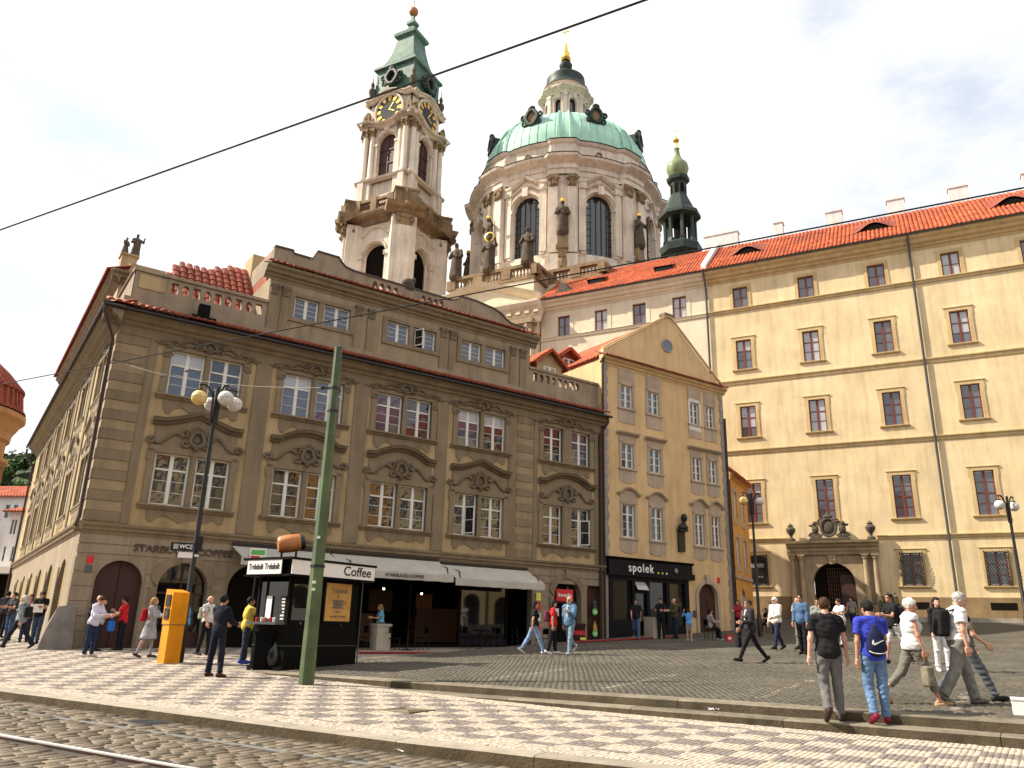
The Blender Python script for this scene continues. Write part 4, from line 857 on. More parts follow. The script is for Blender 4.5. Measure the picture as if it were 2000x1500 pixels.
for x in ccol:
    for i, (z, h, sty) in enumerate(crow):
        if x == -4.66 and i == 0: continue
        g = 'glass_sky' if random.random() < .85 else 'glass_blind'
        window(C, x-.53, z, .14, 1.06, h, sty, glass=g, blinds=random.choice([0, 0, 0, .36, .36, .7]) if i in (1, 2, 3) else 0)
        if i not in FRM:
            mb = MB(); e = .22
            mb.box(-.53-e, -.53, -.05, .02, 0, h+e); mb.box(.53, .53+e, -.05, .02, 0, h+e); mb.box(-.53, .53, -.05, .02, h, h+e)
            if i < 4:
                mb.mould([(-.85, h+e-.02), (.85, h+e-.02)], [(0, .05), (.03, .09), (.06, .09), (.08, 0)]); mb.mould([(-.85, -.16), (.85, -.16)], [(0, .03), (.04, .09), (.1, .14), (.15, .14), (.16, 0)])
                for s in (-1, 1): mb.box(min(s*.75, s*.80), max(s*.75, s*.80), -.045, .02, h-.35, h+.1)
            FRM[i] = mb.mesh('window_surround', 'college_trim')
        obj('window_surround', FRM[i], C, (x, 0, z))
        if i == 0:                                       # bulged iron lattice
            mb = MB()
            for s in (-1, 1):
                for k in range(-7, 15):
                    p = []
                    for q in range(9):
                        u = -.60+1.2*q/8; v = k*.2+s*(u+.6)*1.25+(0 if s > 0 else 1.5)
                        if -.05 <= v <= 2.0: p.append((u, -.10-.14*math.sin(max(0, min(1, v/2))*math.pi), v))
                    if len(p) > 1: mb.tube(p, .013, 4)
            for u in (-.6, .6): mb.box(u-.02, u+.02, -.14, -.02, -.05, 2.0)
            P('window_grille', mb, 'dark_metal', C, (x, 0, z))
for z0, h, o in ((4.66, .26, .10), (10.62, .32, .10), (15.63, .34, .10), (21.12, .28, .12)):
    P('string_course', MB().mould([(CX0, z0), (-7.2, z0)] if z0 < 5 else [(CX0, z0), (CX1, z0)], [(0, .02), (.04, o*.6), (h*.6, o*.8), (h*.8, o*1.5), (h, o*1.5), (h+.02, 0)]), 'college_trim', C)
P('string_course', MB().mould([(-1.9, 4.66), (CX1, 4.66)], [(0, .02), (.04, .06), (.16, .08), (.2, .15), (.26, .15), (.28, 0)]), 'college_trim', C)
P('pale_string_course', MB().mould([(-25.2, 21.1), (CX0, 21.1)], [(0, .02), (.05, .08), (.2, .1), (.25, .16), (.3, 0)]), 'college_cream', C)
CP = [(0, .03), (.12, .08), (.2, .2), (.32, .24), (.42, .42), (.6, .48), (.72, .66), (.86, .72), (.95, .72), (1.0, 0)]
P('cornice', MB().mould([(CX0, 23.55), (CX1, 23.55)], CP), 'college_trim', C); P('pale_cornice', MB().mould([(-25.2, 23.55), (CX0, 23.55)], CP), 'college_cream', C)
gutter(C, [(-25.2, -.8, 24.5), (CX1, -.8, 24.5)], 'zinc')
P('plinth', MB().box(CX0, -7.15, -.10, .02, -1.5, 1.24).box(-2.0, CX1, -.10, .02, -1.5, 1.24), 'plinth_brown', C)
for x in (-.15, 4.27, 8.7, 13.15): P('cellar_grate', MB().box(x-.65, x+.65, -.115, -.09, .55, .95), 'interior_dark', C)
pipe(C, [(2.0, -.78, 24.4), (2.0, -.6, 24.0), (2.0, -.14, 23.3), (2.0, -.14, -.2)], .075, 'zinc'); pipe(C, [(-11.6, -.78, 24.4), (-11.6, -.14, 23.3), (-11.6, -.14, 4)], .075, 'zinc')
rl = math.hypot(5.0, 4.0)
roof_plane(C, 'roof', (-25.0, -.85, 24.55), (1, 0, 0), (0, 5.0, 4.0), [(0, 0), (51, 0), (51, rl), (0, rl)], 'roof_tile_bright', pu=.27, pv=.40)
P('roof_rear', MB().box(-25, 26, 4.05, 9, 24, 28.4).box(-25, 26, .4, 4.1, 20, 24.2), 'roof_tile_bright', C)
for x in (-8.65, .05, 8.3, 16.8):                          # eyebrow dormers
    mb = MB(); n = 14; vs = []
    for y, hs in ((.9, 1.0), (3.2, .0)):
        vs += [(x-1.45+2.9*i/n, y, 24.55+(y+.85)*.8+.10+hs*.62*math.sin(math.pi*i/n)**2) for i in range(n+1)]
    mb.add(vs, [(i, i+1, n+2+i, n+1+i) for i in range(n)]); d = P('eyebrow_dormer', mb, 'roof_tile', C)
    mb = MB(); vs = [(x-1.2+2.4*i/n, .98, 24.55+1.83*.8+.04+.52*math.sin(math.pi*i/n)**2) for i in range(n+1)]+[(x-1.2+2.4*i/n, .98, 24.55+1.83*.8) for i in range(n+1)]
    P('opening', mb.add(vs, [(n+1+i, n+2+i, i+1, i) for i in range(n)]), 'interior_dark', d)
for x in (-20.6, -15.0):                                   # small flat dormers on the pale section
    P('roof_hatch', MB().add([(x-.6, .6, 25.6), (x+.6, .6, 25.6), (x+.6, .6, 26.1), (x-.6, .6, 26.1), (x-.75, .45, 26.15), (x+.75, .45, 26.15), (x+.6, 2.4, 27.1), (x-.6, 2.4, 27.1)], [(0, 1, 2, 3), (4, 5, 6, 7), (1, 5, 6), (0, 7, 4)]), 'dark_metal', C)
P('fire_wall', MB().add([(-11.75, -.8, 24.6), (-11.35, -.8, 24.6), (-11.35, 4.2, 28.7), (-11.75, 4.2, 28.7), (-11.75, -.8, 25.0), (-11.35, -.8, 25.0), (-11.35, 4.2, 29.1), (-11.75, 4.2, 29.1)], [(0, 1, 5, 4), (4, 5, 6, 7), (0, 4, 7, 3), (1, 2, 6, 5)]), 'white_wall', C)
for x, w in ((-6.7, .65), (-2.6, 1.1), (1.65, 1.15), (5.7, 1.2), (10.2, 1.2), (-11.2, 2.7)):
    P('chimney', MB().box(x-w/2, x+w/2, 4.3, 5.0, 27.5, 30.1).box(x-w/2-.06, x+w/2+.06, 4.24, 5.06, 29.9, 30.0), 'white_wall', C)
# portal
Pt = MB()
for s in (-1, 1):
    cx = -4.55+s*2.25
    Pt.box(cx-.42, cx+.42, -.55, .02, -.3, .75)
P('portal_plinth', Pt, 'portal_stone', C)
P('portal_wall', MB().wall(-6.95, -2.15, .0, 4.2, [(-5.83, -3.38, -.3, 3.29, 'arch')], .5, -.22), 'portal_stone', C)
for x in (-6.98, -6.42, -2.68, -2.12):
    P('column', MB().lathe([(.20, .75), (.20, .85), (.16, .9), (.165, 2.0), (.135, 3.45), (.18, 3.5), (.18, 3.56), (.2, 3.6), (.2, 3.7)], 14, (x, -.38)).box(x-.22, x+.22, -.60, -.16, 3.7, 3.78), 'portal_stone', C, smooth=True)
P('entablature', MB().mould([(-7.25, 3.78), (-1.85, 3.78)], [(0, .35), (.2, .38), (.22, .44), (.42, .44), (.48, .58), (.6, .62), (.7, .78), (.84, .82), (.88, 0)]), 'portal_stone', C)
P('keystone', MB().prism([(-4.75, 3.2), (-4.45, 3.2), (-4.35, 3.75), (-4.85, 3.75)], -.36, -.2), 'portal_stone', C)
P('roof_hood', MB().prism([(-24.0, 24.6), (-22.3, 24.6), (-22.35, 25.1), (-22.7, 25.4), (-22.9, 25.9), (-23.4, 25.95), (-23.6, 25.4), (-23.9, 25.0)], -.3, .6), 'dark_sculpture', C)
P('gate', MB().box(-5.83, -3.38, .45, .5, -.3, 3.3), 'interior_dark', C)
g = MB()
for k in range(12): g.box(-5.0+k*.14, -4.975+k*.14, .36, .40, .8, 3.0)
for k in range(9): g.box(-5.05, -3.4, .36, .40, .9+k*.26, .92+k*.26)
P('gate_lattice', g, 'door_wood', C); P('gate_leaf', MB().box(-4.3, -3.4, .28, .34, -.3, 2.6), 'door_red_dark', C)
P('hanging_sign', MB().box(-9.75, -8.75, -.14, -.11, 1.95, 3.75), 'ink', C)
P('sign_bar', MB().box(-9.7, -8.8, -.155, -.142, 3.05, 3.3).box(-9.3, -8.95, -.155, -.142, 2.42, 2.48).prism([(-8.98, 2.36), (-8.82, 2.45), (-8.98, 2.54)], -.155, -.142), 'sign_white', C)
def urn_mb(): return MB().lathe([(.0, 0), (.25, 0), (.25, .12), (.1, .2), (.09, .32), (.26, .55), (.30, .72), (.22, .86), (.12, .9), (.2, .95), (.1, 1.05), (.0, 1.15)], 12)
UR = urn_mb().mesh('urn', 'dark_sculpture', True)
for x, l in ((-6.9, 'left'), (-2.2, 'right')): tag(obj('urn', UR, None, CO+UC*x+NC*.5+Vector((0, 0, 4.66)), CR), 'dark stone urn on the '+l+' end of the college portal', 'urn', 'urns on the portal')
mb = MB()
mb.ball((0, -.1, .75), (.42, .16, .5), 12, 8); mb.tube([(.45*math.cos(a), -.2, .75+.55*math.sin(a)) for a in [2*math.pi*i/16 for i in range(16)]], .09, 6, True)
for s in (-1, 1):
    mb.tube([(s*(.5+.1*q), -.15, .15+.12*math.sin(q*2)) for q in range(7)], [.2, .2, .18, .16, .13, .1, .06], 6); mb.ball((s*.80, -.15, .62), (.22, .18, .30), 8, 6); mb.ball((s*.84, -.18, .98), (.13, .13, .15), 8, 6)
    mb.tube([(s*(.7+.12*q), -.12, .7+.10*q-.012*q*q) for q in range(5)], [.12, .12, .1, .08, .05], 5); mb.tube([(s*p[0], p[1]-.1, p[2]) for p in spiral(.95, .2, .25, 1.4, 0)], .07, 5)
    mb.tube([(s*p[0], p[1]-.12, p[2]) for p in spiral(.45, 1.15, .2, 1.3, math.pi)], .07, 5)
mb.ball((0, -.14, 1.42), (.3, .18, .14), 8, 5); mb.ball((0, -.14, 1.58), .09, 8, 5); mb.box(-1.2, 1.2, -.35, .0, -.05, .08)
tag(P('stone_crest', mb, 'dark_sculpture', None, CO+UC*-4.6+NC*.42+Vector((0, 0, 4.70)), CR, smooth=True), 'dark carved coat of arms with supporters over the college gateway', 'sculpture')
# grass verge and kerb before the college
vg = MB().box(-1.6, 26, -2.0, -.1, -.12, .03); P('verge', vg, 'grass_green', C)
P('verge_kerb', MB().box(-3.0, 26, -2.25, -2.0, -.3, .06), 'kerb_stone', C)
for i in range(26): 
    x = -2.6+random.random()*1.2
    if i == 0: sh = thing('shrub', 'small dark green shrub at the foot of the right portal column', 'shrub', CO+UC*-1.7+NC*.9, CR)
sb_ = MB()
for i in range(320):
    a, b, c = random.gauss(0, .32), random.gauss(0, .28), abs(random.gauss(.45, .35)); q = .09
    sb_.add([(a-q*random.random(), b, c), (a+q, b+q*random.uniform(-1, 1), c+q*random.random()), (a, b+q*random.uniform(-1, 1), c+q*1.4)], [(0, 1, 2)])
me = sb_.mesh('foliage', 'foliage'); at = me.color_attributes.new('tint', 'FLOAT_COLOR', 'POINT'); at.data.foreach_set('color', sum([[v, v, v, 1] for v in np.repeat(rng.uniform(.6, 2., 320), 3)], [])); obj('foliage', me, sh)
P('stem', MB().tube([(0, 0, -.3), (.03, 0, .5)], .03, 5), 'door_wood', sh)
# ------------------------------------------------------------------ implicit surfaces (people, statues): smooth union -> one continuous mesh
def nv(a): a = np.asarray(a, float); return a/np.linalg.norm(a)
def cap(a, b, r1, r2=None, cut=None): return ('c', np.asarray(a, float), np.asarray(b, float), r1, r1 if r2 is None else r2, cut)
def ell(c, r, M=None, cut=None): return ('e', np.asarray(c, float), np.asarray(r, float), M, cut)
def rbx(c, hs, r, M=None, cut=None): return ('b', np.asarray(c, float), np.asarray(hs, float), r, M, cut)
def sdf_mesh(prims, h, k=.03, cuts=()):
    bb = []
    for p in prims:
        if p[0] == 'c': r = max(p[3], p[4]); bb.append((np.minimum(p[1], p[2])-r, np.maximum(p[1], p[2])+r))
        elif p[0] == 'e': r = p[2].max() if p[3] is not None else p[2]; bb.append((p[1]-r, p[1]+r))
        else: r = np.linalg.norm(p[2])+p[3] if p[4] is not None else p[2]+p[3]; bb.append((p[1]-r, p[1]+r))
    lo = np.min([b[0] for b in bb], 0)-3*h; hi = np.max([b[1] for b in bb], 0)+3*h
    n = np.ceil((hi-lo)/h).astype(int)+1; F = np.full(n, 1.0, np.float32)
    ax = [lo[i]+h*np.arange(n[i]) for i in range(3)]; mg = max(2*k, 3*h)
    for p, (a, b) in zip(prims, bb):
        i0 = np.maximum(np.floor((a-mg-lo)/h).astype(int), 0); i1 = np.minimum(np.ceil((b+mg-lo)/h).astype(int)+1, n)
        sl_ = tuple(slice(i0[i], i1[i]) for i in range(3))
        X = ax[0][sl_[0]][:, None, None]; Y_ = ax[1][sl_[1]][None, :, None]; Z_ = ax[2][sl_[2]][None, None, :]
        if p[0] == 'c':
            A_, B_ = p[1], p[2]; d = B_-A_; L2 = max(d@d, 1e-9)
            t = np.clip(((X-A_[0])*d[0]+(Y_-A_[1])*d[1]+(Z_-A_[2])*d[2])/L2, 0, 1)
            D = np.sqrt((X-A_[0]-t*d[0])**2+(Y_-A_[1]-t*d[1])**2+(Z_-A_[2]-t*d[2])**2)-(p[3]+(p[4]-p[3])*t); cut = p[5]
        else:
            qx, qy, qz = X-p[1][0], Y_-p[1][1], Z_-p[1][2]; M = p[3] if p[0] == 'e' else p[4]
            if M is not None: qx, qy, qz = [M[0][i]*qx+M[1][i]*qy+M[2][i]*qz for i in range(3)]
            if p[0] == 'e':
                r = p[2]; k0 = np.sqrt((qx/r[0])**2+(qy/r[1])**2+(qz/r[2])**2); k1 = np.sqrt((qx/r[0]**2)**2+(qy/r[1]**2)**2+(qz/r[2]**2)**2)
                D = k0*(k0-1)/np.maximum(k1, 1e-6); cut = p[4]
            else:
                hx = [np.maximum(np.abs(q)-e, 0) for q, e in zip((qx, qy, qz), p[2])]
                D = np.sqrt(hx[0]**2+hx[1]**2+hx[2]**2)-p[3]; cut = p[5]
        if cut is not None:
            for cp, cn in (cut if isinstance(cut, list) else [cut]):
                D = np.maximum(D, (X-cp[0])*cn[0]+(Y_-cp[1])*cn[1]+(Z_-cp[2])*cn[2])
        o = F[sl_]; hh = np.clip(.5+.5*(D-o)/k, 0, 1); F[sl_] = D*(1-hh)+o*hh-k*hh*(1-hh)
    X, Y_, Z_ = np.meshgrid(*ax, indexing='ij', sparse=True)
    for cp, cn in cuts: F = np.maximum(F, (X-cp[0])*cn[0]+(Y_-cp[1])*cn[1]+(Z_-cp[2])*cn[2])
    S = F < 0; m = np.array(F.shape)-1
    acc = np.zeros((*m, 3), np.float32); cnt = np.zeros(m, np.float32)
    for axi in range(3):                                   # edge crossings along each axis, accumulated in the four cells round the edge
        a = [slice(None)]*3; b = [slice(None)]*3; a[axi] = slice(0, -1); b[axi] = slice(1, None)
        fa, fb = F[tuple(a)], F[tuple(b)]; x = S[tuple(a)] != S[tuple(b)]
        t = np.where(x, fa/np.where(fa == fb, 1, fa-fb), 0).astype(np.float32)
        o1, o2 = [q for q in range(3) if q != axi]
        for d1 in (0, 1):
            for d2 in (0, 1):
                sl2 = [slice(None)]*3; sl2[o1] = slice(d1, d1+m[o1]); sl2[o2] = slice(d2, d2+m[o2])
                xx = x[tuple(sl2)]; tt = t[tuple(sl2)]; cnt += xx
                acc[..., axi] += tt; acc[..., o1] += xx*d1; acc[..., o2] += xx*d2
    act = cnt > 0; idx = -np.ones(m, np.int64); idx[act] = np.arange(act.sum())
    g = np.argwhere(act); V = lo+h*(g+acc[act]/cnt[act][:, None]); Q = []
    for axi in range(3):
        a = [slice(None)]*3; b = [slice(None)]*3; a[axi] = slice(0, -1); b[axi] = slice(1, None)
        x = S[tuple(a)] != S[tuple(b)]; o1, o2 = [(1, 2), (2, 0), (0, 1)][axi]
        e = np.argwhere(x); e = e[(e[:, o1] > 0) & (e[:, o2] > 0) & (e[:, o1] < m[o1]) & (e[:, o2] < m[o2])]
        d1 = np.zeros(3, int); d1[o1] = 1; d2 = np.zeros(3, int); d2[o2] = 1
        q = np.stack([idx[tuple((e-d1-d2).T)], idx[tuple((e-d2).T)], idx[tuple(e.T)], idx[tuple((e-d1).T)]], 1)
        fl = ~S[tuple(a)][tuple(e.T)] if False else S[tuple(e.T)]; q[~fl] = q[~fl][:, ::-1]; Q.append(q)
    return V, np.concatenate(Q)
def rough_up(V, amp, fr):
    ph = rng.uniform(0, 6.28, (3, 3, 3)); D = np.zeros_like(V)
    for o in range(3):
        kx = rng.normal(0, 1, (3, 3))*np.array([.6, .6, 1.3])*fr*(1.7**o)
        D += np.sin(V@kx.T+ph[o, 0])*(.62**o)*np.sin(V@np.roll(kx, 1, 0).T*.6+ph[o, 1])
    return V+amp*D
def sdf_obj(name, prims, h, m, parent, k=.03, cuts=(), loc=(0, 0, 0), rz=0., amp=0., fr=30.):
    V, Q = sdf_mesh(prims, h, k, cuts)
    if amp: V = rough_up(V, amp, fr)
    return obj(name, big_mesh(name, V, Q, m, None, True), parent, loc, rz)
def statue_prims(H, arm=0, wide=1.):
    f = H/1.8; z = lambda a: a*f
    p = [cap((0, 0, z(.1)), (0, 0, z(1.0)), z(.27*wide), z(.19)), ell((0, 0, z(1.25)), (z(.22*wide), z(.15), z(.26))), ell((0, -z(.03), z(1.67)), (z(.095), z(.11), z(.13))), cap((0, 0, z(1.4)), (0, 0, z(1.6)), z(.07)),
         cap((-z(.12), -z(.18), z(.1)), (-z(.1), -z(.1), z(1.0)), z(.09), z(.06)), cap((z(.14), -z(.14), z(.1)), (z(.05), -z(.12), z(1.1)), z(.1), z(.05)), cap((z(.2), 0, z(.1)), (z(.22), z(.02), z(1.3)), z(.09), z(.07)),
         cap((-z(.23), 0, z(1.38)), (-z(.30), -z(.08), z(1.08)), z(.075)), cap((-z(.30), -z(.08), z(1.08)), (-z(.08), -z(.26), z(1.18)), z(.06), z(.045))]
    if arm: p += [cap((z(.23), 0, z(1.38)), (z(.40), -z(.1), z(1.2)), z(.075)), cap((z(.40), -z(.1), z(1.2)), (z(.42), -z(.28), z(1.5)), z(.06), z(.045))]
    else: p += [cap((z(.23), 0, z(1.38)), (z(.31), -z(.05), z(1.08)), z(.075)), cap((z(.31), -z(.05), z(1.08)), (z(.12), -z(.25), z(.98)), z(.06), z(.045))]
    return p
def statue_mesh(H, arm, m, wide=1.): V, Q = sdf_mesh(statue_prims(H, arm, wide), H/48, H*.035); return big_mesh('statue', V, Q, m, None, True)
# ------------------------------------------------------------------ church
mat('copper_olive', (.20, .25, .12), rough=.5, streak=.4, var=.35, vscale=1.5, bump=.1, bscale=5)
mat('clock_dial', (.045, .046, .05), var=.3, bump=.1)
DC = CO+UC*-31.7-NC*19.4
Ch = thing('church', 'baroque church with green copper dome, tall drum and slender clock tower', 'church', DC, CR)
RD = 9.95; PA = [R_(22.5+45*i) for i in range(8)]
zc1, zc2, zen, zsil, zbot = 47.3, 45.0, 43.1, 34.4, 26.0
bayw = 2*math.pi*RD/8
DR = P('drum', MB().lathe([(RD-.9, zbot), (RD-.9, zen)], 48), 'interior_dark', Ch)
for i, a in enumerate(PA):                                # window bay to the right of each pier
    th = a+R_(22.5); hw = 1.55
    P('drum_wall', MB().wall(-bayw/2, bayw/2, zbot, zen+.1, [(-hw, hw, zsil, 42.0-.6, 'arch')], .8, 0, cell=.7).bend(RD, th), 'church_stone', Ch)
    wn = P('drum_window', MB().wall(-hw, hw, zsil, 41.5, [], .1, .55, cell=.5).bend(RD, th), 'glass', Ch)
    mb = MB()
    for k in range(1, 5): mb.box(-hw+k*2*hw/5-.03, -hw+k*2*hw/5+.03, .46, .54, zsil, 41.3)
    for k in range(1, 9): mb.box(-hw, hw, .46, .54, zsil+k*.78-.025, zsil+k*.78+.025)
    P('glazing_bars', mb.bend(RD, th), 'dark_metal', wn)
    mb = MB()                                             # surround: archivolt, imposts, hood
    mb.mould([(hw*1.12*math.cos(t), 41.4-hw+hw*1.05*math.sin(t)+.05) for t in np.linspace(math.pi, 0, 19)], [(-.02, .0), (-.02, .22), (.28, .26), (.34, 0)])
    for s in (-1, 1):
        x = s*(hw+.28); mb.box(x-.26, x+.26, -.16, .05, zsil, 39.8); mb.box(x-.36, x+.36, -.28, .05, 39.6, 39.95); mb.box(x-.2, x+.2, -.24, .05, 38.0, 39.6)
    mb.mould([(x*1.0, 42.05+z) for x, z in hood_path(4.9, 'point', 1.15)], [(q*1.6, o*2.0) for q, o in HOODP])
    mb.mould([(x*.8, 41.5+z) for x, z in hood_path(4.9, 'seg', .75)], [(q*.9, o*1.3) for q, o in HOODP])
    mb.box(-.3, .3, -.35, .05, 41.2, 42.2); mb.mould([(-2.6, zsil-.35), (2.6, zsil-.35)], [(0, .04), (.15, .2), (.3, .28), (.34, 0)])
    mb.prism([(-2.2, zsil-.5), (-2.2, zsil-2.0), (-1.4, zsil-2.5), (1.4, zsil-2.5), (2.2, zsil-2.0), (2.2, zsil-.5)], -.06, .05)
    P('window_surround', mb.bend(RD, th), 'church_stone', Ch)
    # pier with pilasters
    mb = MB(); mb.box(-1.45, 1.45, -.45, .1, zbot, zen)
    for s in (-1, 1):
        x = s*.88; mb.box(x-.42, x+.42, -.72, -.4, zsil+.6, 41.6); mb.box(x-.52, x+.52, -.82, -.4, zsil-.2, zsil+.6); mb.box(x-.56, x+.56, -.86, -.4, zbot, zsil-.4)
        x = s*1.95; mb.box(x-.34, x+.34, -.28, .1, zsil+.3, 41.6)
    P('pier', mb.bend(RD, a), 'church_stone', Ch)
    for s in (-1, 1):
        mb = MB(); x = s*.88; mb.box(x-.5, x+.5, -.85, -.4, 42.6, 42.9); mb.box(x-.40, x+.40, -.78, -.4, 41.6, 42.6)
        for sx in (-1, 1): mb.tube([(x+sx*.42+p[0], -.86, 42.35+p[2]) for p in spiral(0, 0, .22, 1.2, 0)], .07, 5)
        for q in range(3): mb.ball((x-.25+q*.25, -.84, 41.85), (.12, .12, .3), 6, 5)
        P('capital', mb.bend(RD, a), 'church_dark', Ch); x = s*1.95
        P('capital', MB().box(x-.42, x+.42, -.4, 0, 41.6, 42.7).ball((x, -.36, 41.9), (.3, .15, .35), 6, 5).bend(RD, a), 'church_stone', Ch)
    # statue bracket, statue
    mb = MB(); mb.box(-.55, .55, -1.35, -.6, zsil+.0, zsil+.35); mb.box(-.35, .35, -1.2, -.6, zsil-.9, zsil); mb.ball((0, -.9, zsil-1.4), (.45, .35, .8), 8, 6); mb.box(-.4, .4, -1.25, -.65, zsil+.35, zsil+1.6)
    P('bracket', mb.bend(RD, a), 'church_dark', Ch)
pier_off = lambda a, z: .55 if min(abs((a-p+math.pi) % (2*math.pi)-math.pi) for p in PA) < R_(9.5) else 0.
P('entablature', MB().lathe([(RD+.05, zen), (RD+.08, zen+.55), (RD+.22, zen+.6), (RD+.15, zen+1.15), (RD+.4, zen+1.3), (RD+.95, zen+1.6), (RD+1.05, zen+1.85), (RD+.2, zen+2.0), (RD-.6, zen+2.1)], 144, off=pier_off), 'church_stone', Ch)
P('attic_ring', MB().lathe([(RD-.15, zc2), (RD-.15, zc2+.4), (RD-.3, zc2+.45), (RD-.3, zc1-.35), (RD-.1, zc1-.25), (RD+.1, zc1), (RD-.6, zc1+.12)], 144, off=lambda a, z: pier_off(a, z)*.8), 'church_stone', Ch)
P('ring_edge', MB().lathe([(RD+.1, zc1), (RD+.18, zc1+.08), (RD-.7, zc1+.2)], 144, off=lambda a, z: pier_off(a, z)*.8), 'dark_metal', Ch)
P('cornice_edge', MB().lathe([(RD+1.05, zen+1.85), (RD+1.1, zen+1.93), (RD+.2, zen+2.08)], 144, off=pier_off), 'dark_metal', Ch)
for i in range(8):
    th = PA[i]+R_(22.5); P('roundel', MB().tube([(.3*math.cos(q), -.05, 46.1+.3*math.sin(q)) for q in [k*.628 for k in range(10)]], .08, 5, True).bend(RD-.27, th), 'church_dark', Ch)
    P('ring_panel', MB().box(-1.2, 1.2, -.06, .05, 45.7, 46.6).bend(RD+.15, PA[i]), 'church_stone', Ch)
# dome
rl0, zl0, zd0 = 3.15, 55.6, 54.3
dprof = [(RD-.30-(RD-.30-rl0)*(1-math.cos(q)), zc1+.15+(zd0-zc1-.15)*math.sin(q)**.95) for q in np.linspace(0, math.pi/2, 16)]
DM = P('dome', MB().lathe(dprof, 96), 'copper_green', Ch, smooth=True)
def dome_pt(q, off=0.):
    i = min(int(q*15), 14); t = q*15-i; a, b = dprof[i], dprof[i+1]; return (a[0]+(b[0]-a[0])*t+off, a[1]+(b[1]-a[1])*t+off*.6)
mb = MB()
for k in range(64):
    a = 2*math.pi*k/64; pts = [dome_pt(q, .03) for q in np.linspace(0, .97, 10)]
    mb.tube([(r*math.cos(a), r*math.sin(a), z) for r, z in pts], .035, 4)
P('standing_seams', mb, 'copper_green', DM)
for a in PA:
    for s in (-1, 1):
        pts = [dome_pt(q, .12) for q in np.linspace(0, .98, 14)]
        P('dome_rib', MB().tube([(r*math.cos(a)-s*.75*(1-.6*i/13)*math.sin(a), r*math.sin(a)+s*.75*(1-.6*i/13)*math.cos(a), z) for i, (r, z) in enumerate(pts)], .09, 6), 'copper_green', DM)
cm = MB()
cm.tube([(.62*math.cos(q)*(1+.1*math.cos(4*q)), -.28, .9*math.sin(q)) for q in [k*.3927 for k in range(16)]], .24, 6, True)
for s in (-1, 1): cm.tube([(s*p[0], p[1]-.2, p[2]) for p in spiral(.95, .2, .4, 1.3, math.pi)], .14, 5); cm.tube([(s*p[0], p[1]-.2, p[2]) for p in spiral(.85, -.6, .35, 1.2, math.pi)], .13, 5)
cm.ball((0, -.25, 1.15), (.45, .3, .3), 8, 6); cm.box(-.5, .5, -.2, 1.4, -.8, .8)
CMM = cm.mesh('dome_cartouche', 'copper_dark', True); OVM = MB().prism([(.45*math.cos(q), .7*math.sin(q)) for q in [k*.3927 for k in range(16)]], -.26, -.2).mesh('pane', 'church_dark')
for i in range(8):
    a = PA[i]+R_(22.5); r, z = dome_pt(.33); o = obj('dome_window', CMM, Ch, (r*math.cos(a), r*math.sin(a), z+.5), a+math.pi/2); obj('pane', OVM, o)
# lantern
LN = P('lantern', MB().lathe([(rl0+.25, zd0-.5), (rl0+.3, zd0+.1), (2.55, zd0+.3), (2.55, zl0+.6)], 32), 'church_stone', Ch)
for i in range(8):
    a = PA[i]; th = a+R_(22.5); w8 = 2*math.pi*2.5/8
    P('lantern_wall', MB().wall(-w8/2, w8/2, zd0+.3, zl0+3.6, [(-.45, .45, zl0+.2, zl0+2.9, 'arch')], .4, 0, cell=.3).bend(2.5, th), 'church_stone', LN)
    P('lantern_pilaster', MB().box(-.22, .22, -.22, .1, zd0+.3, zl0+3.5).box(-.3, .3, -.30, .1, zl0+3.0, zl0+3.4).bend(2.5, a), 'church_stone', LN)
    P('finial', MB().lathe([(.28, zd0+.1), (.28, zd0+.5), (.12, zd0+.7), (.25, zd0+1.0), (.1, zd0+1.4), (0, zd0+1.6)], 8, (3.2*math.cos(a), 3.2*math.sin(a))), 'copper_dark', LN)
P('lantern_core', MB().lathe([(2.0, zl0+.3), (2.0, zl0+3.5)], 24), 'glass', LN)
P('lantern_cornice', MB().lathe([(2.5, zl0+3.4), (2.6, zl0+3.7), (3.15, zl0+4.0), (3.2, zl0+4.15), (2.4, zl0+4.3)], 48, off=lambda a, z: .2 if min(abs((a-p+math.pi) % (2*math.pi)-math.pi) for p in PA) < R_(9) else 0.), 'church_stone', LN)
P('lantern_attic', MB().lathe([(2.75, zl0+4.1), (2.6, zl0+5.0), (2.75, zl0+5.1)], 32), 'church_stone', LN)
LR = P('lantern_roof', MB().lathe([(2.85, zl0+5.1), (2.75, zl0+5.3), (2.35, zl0+5.75), (2.2, zl0+6.1), (2.35, zl0+6.6), (2.3, zl0+7.0), (1.8, zl0+7.35), (1.1, zl0+7.7), (.75, zl0+8.2), (.55, zl0+8.6), (.75, zl0+8.9), (.8, zl0+9.3), (.5, zl0+9.6), (.35, zl0+10.0)], 32), 'copper_dark', LN, smooth=True)
P('gold_finial', MB().lathe([(.55, zl0+9.9), (.7, zl0+10.2), (.4, zl0+10.6), (.5, zl0+11.0), (.25, zl0+11.6), (.2, zl0+12.3), (.05, zl0+12.8), (.05, zl0+13.8)], 10).box(-.05, .05, -.05, .05, zl0+13.6, zl0+15.0).box(-.45, .45, -.05, .05, zl0+14.3, zl0+14.42), 'gold', LN, smooth=True)
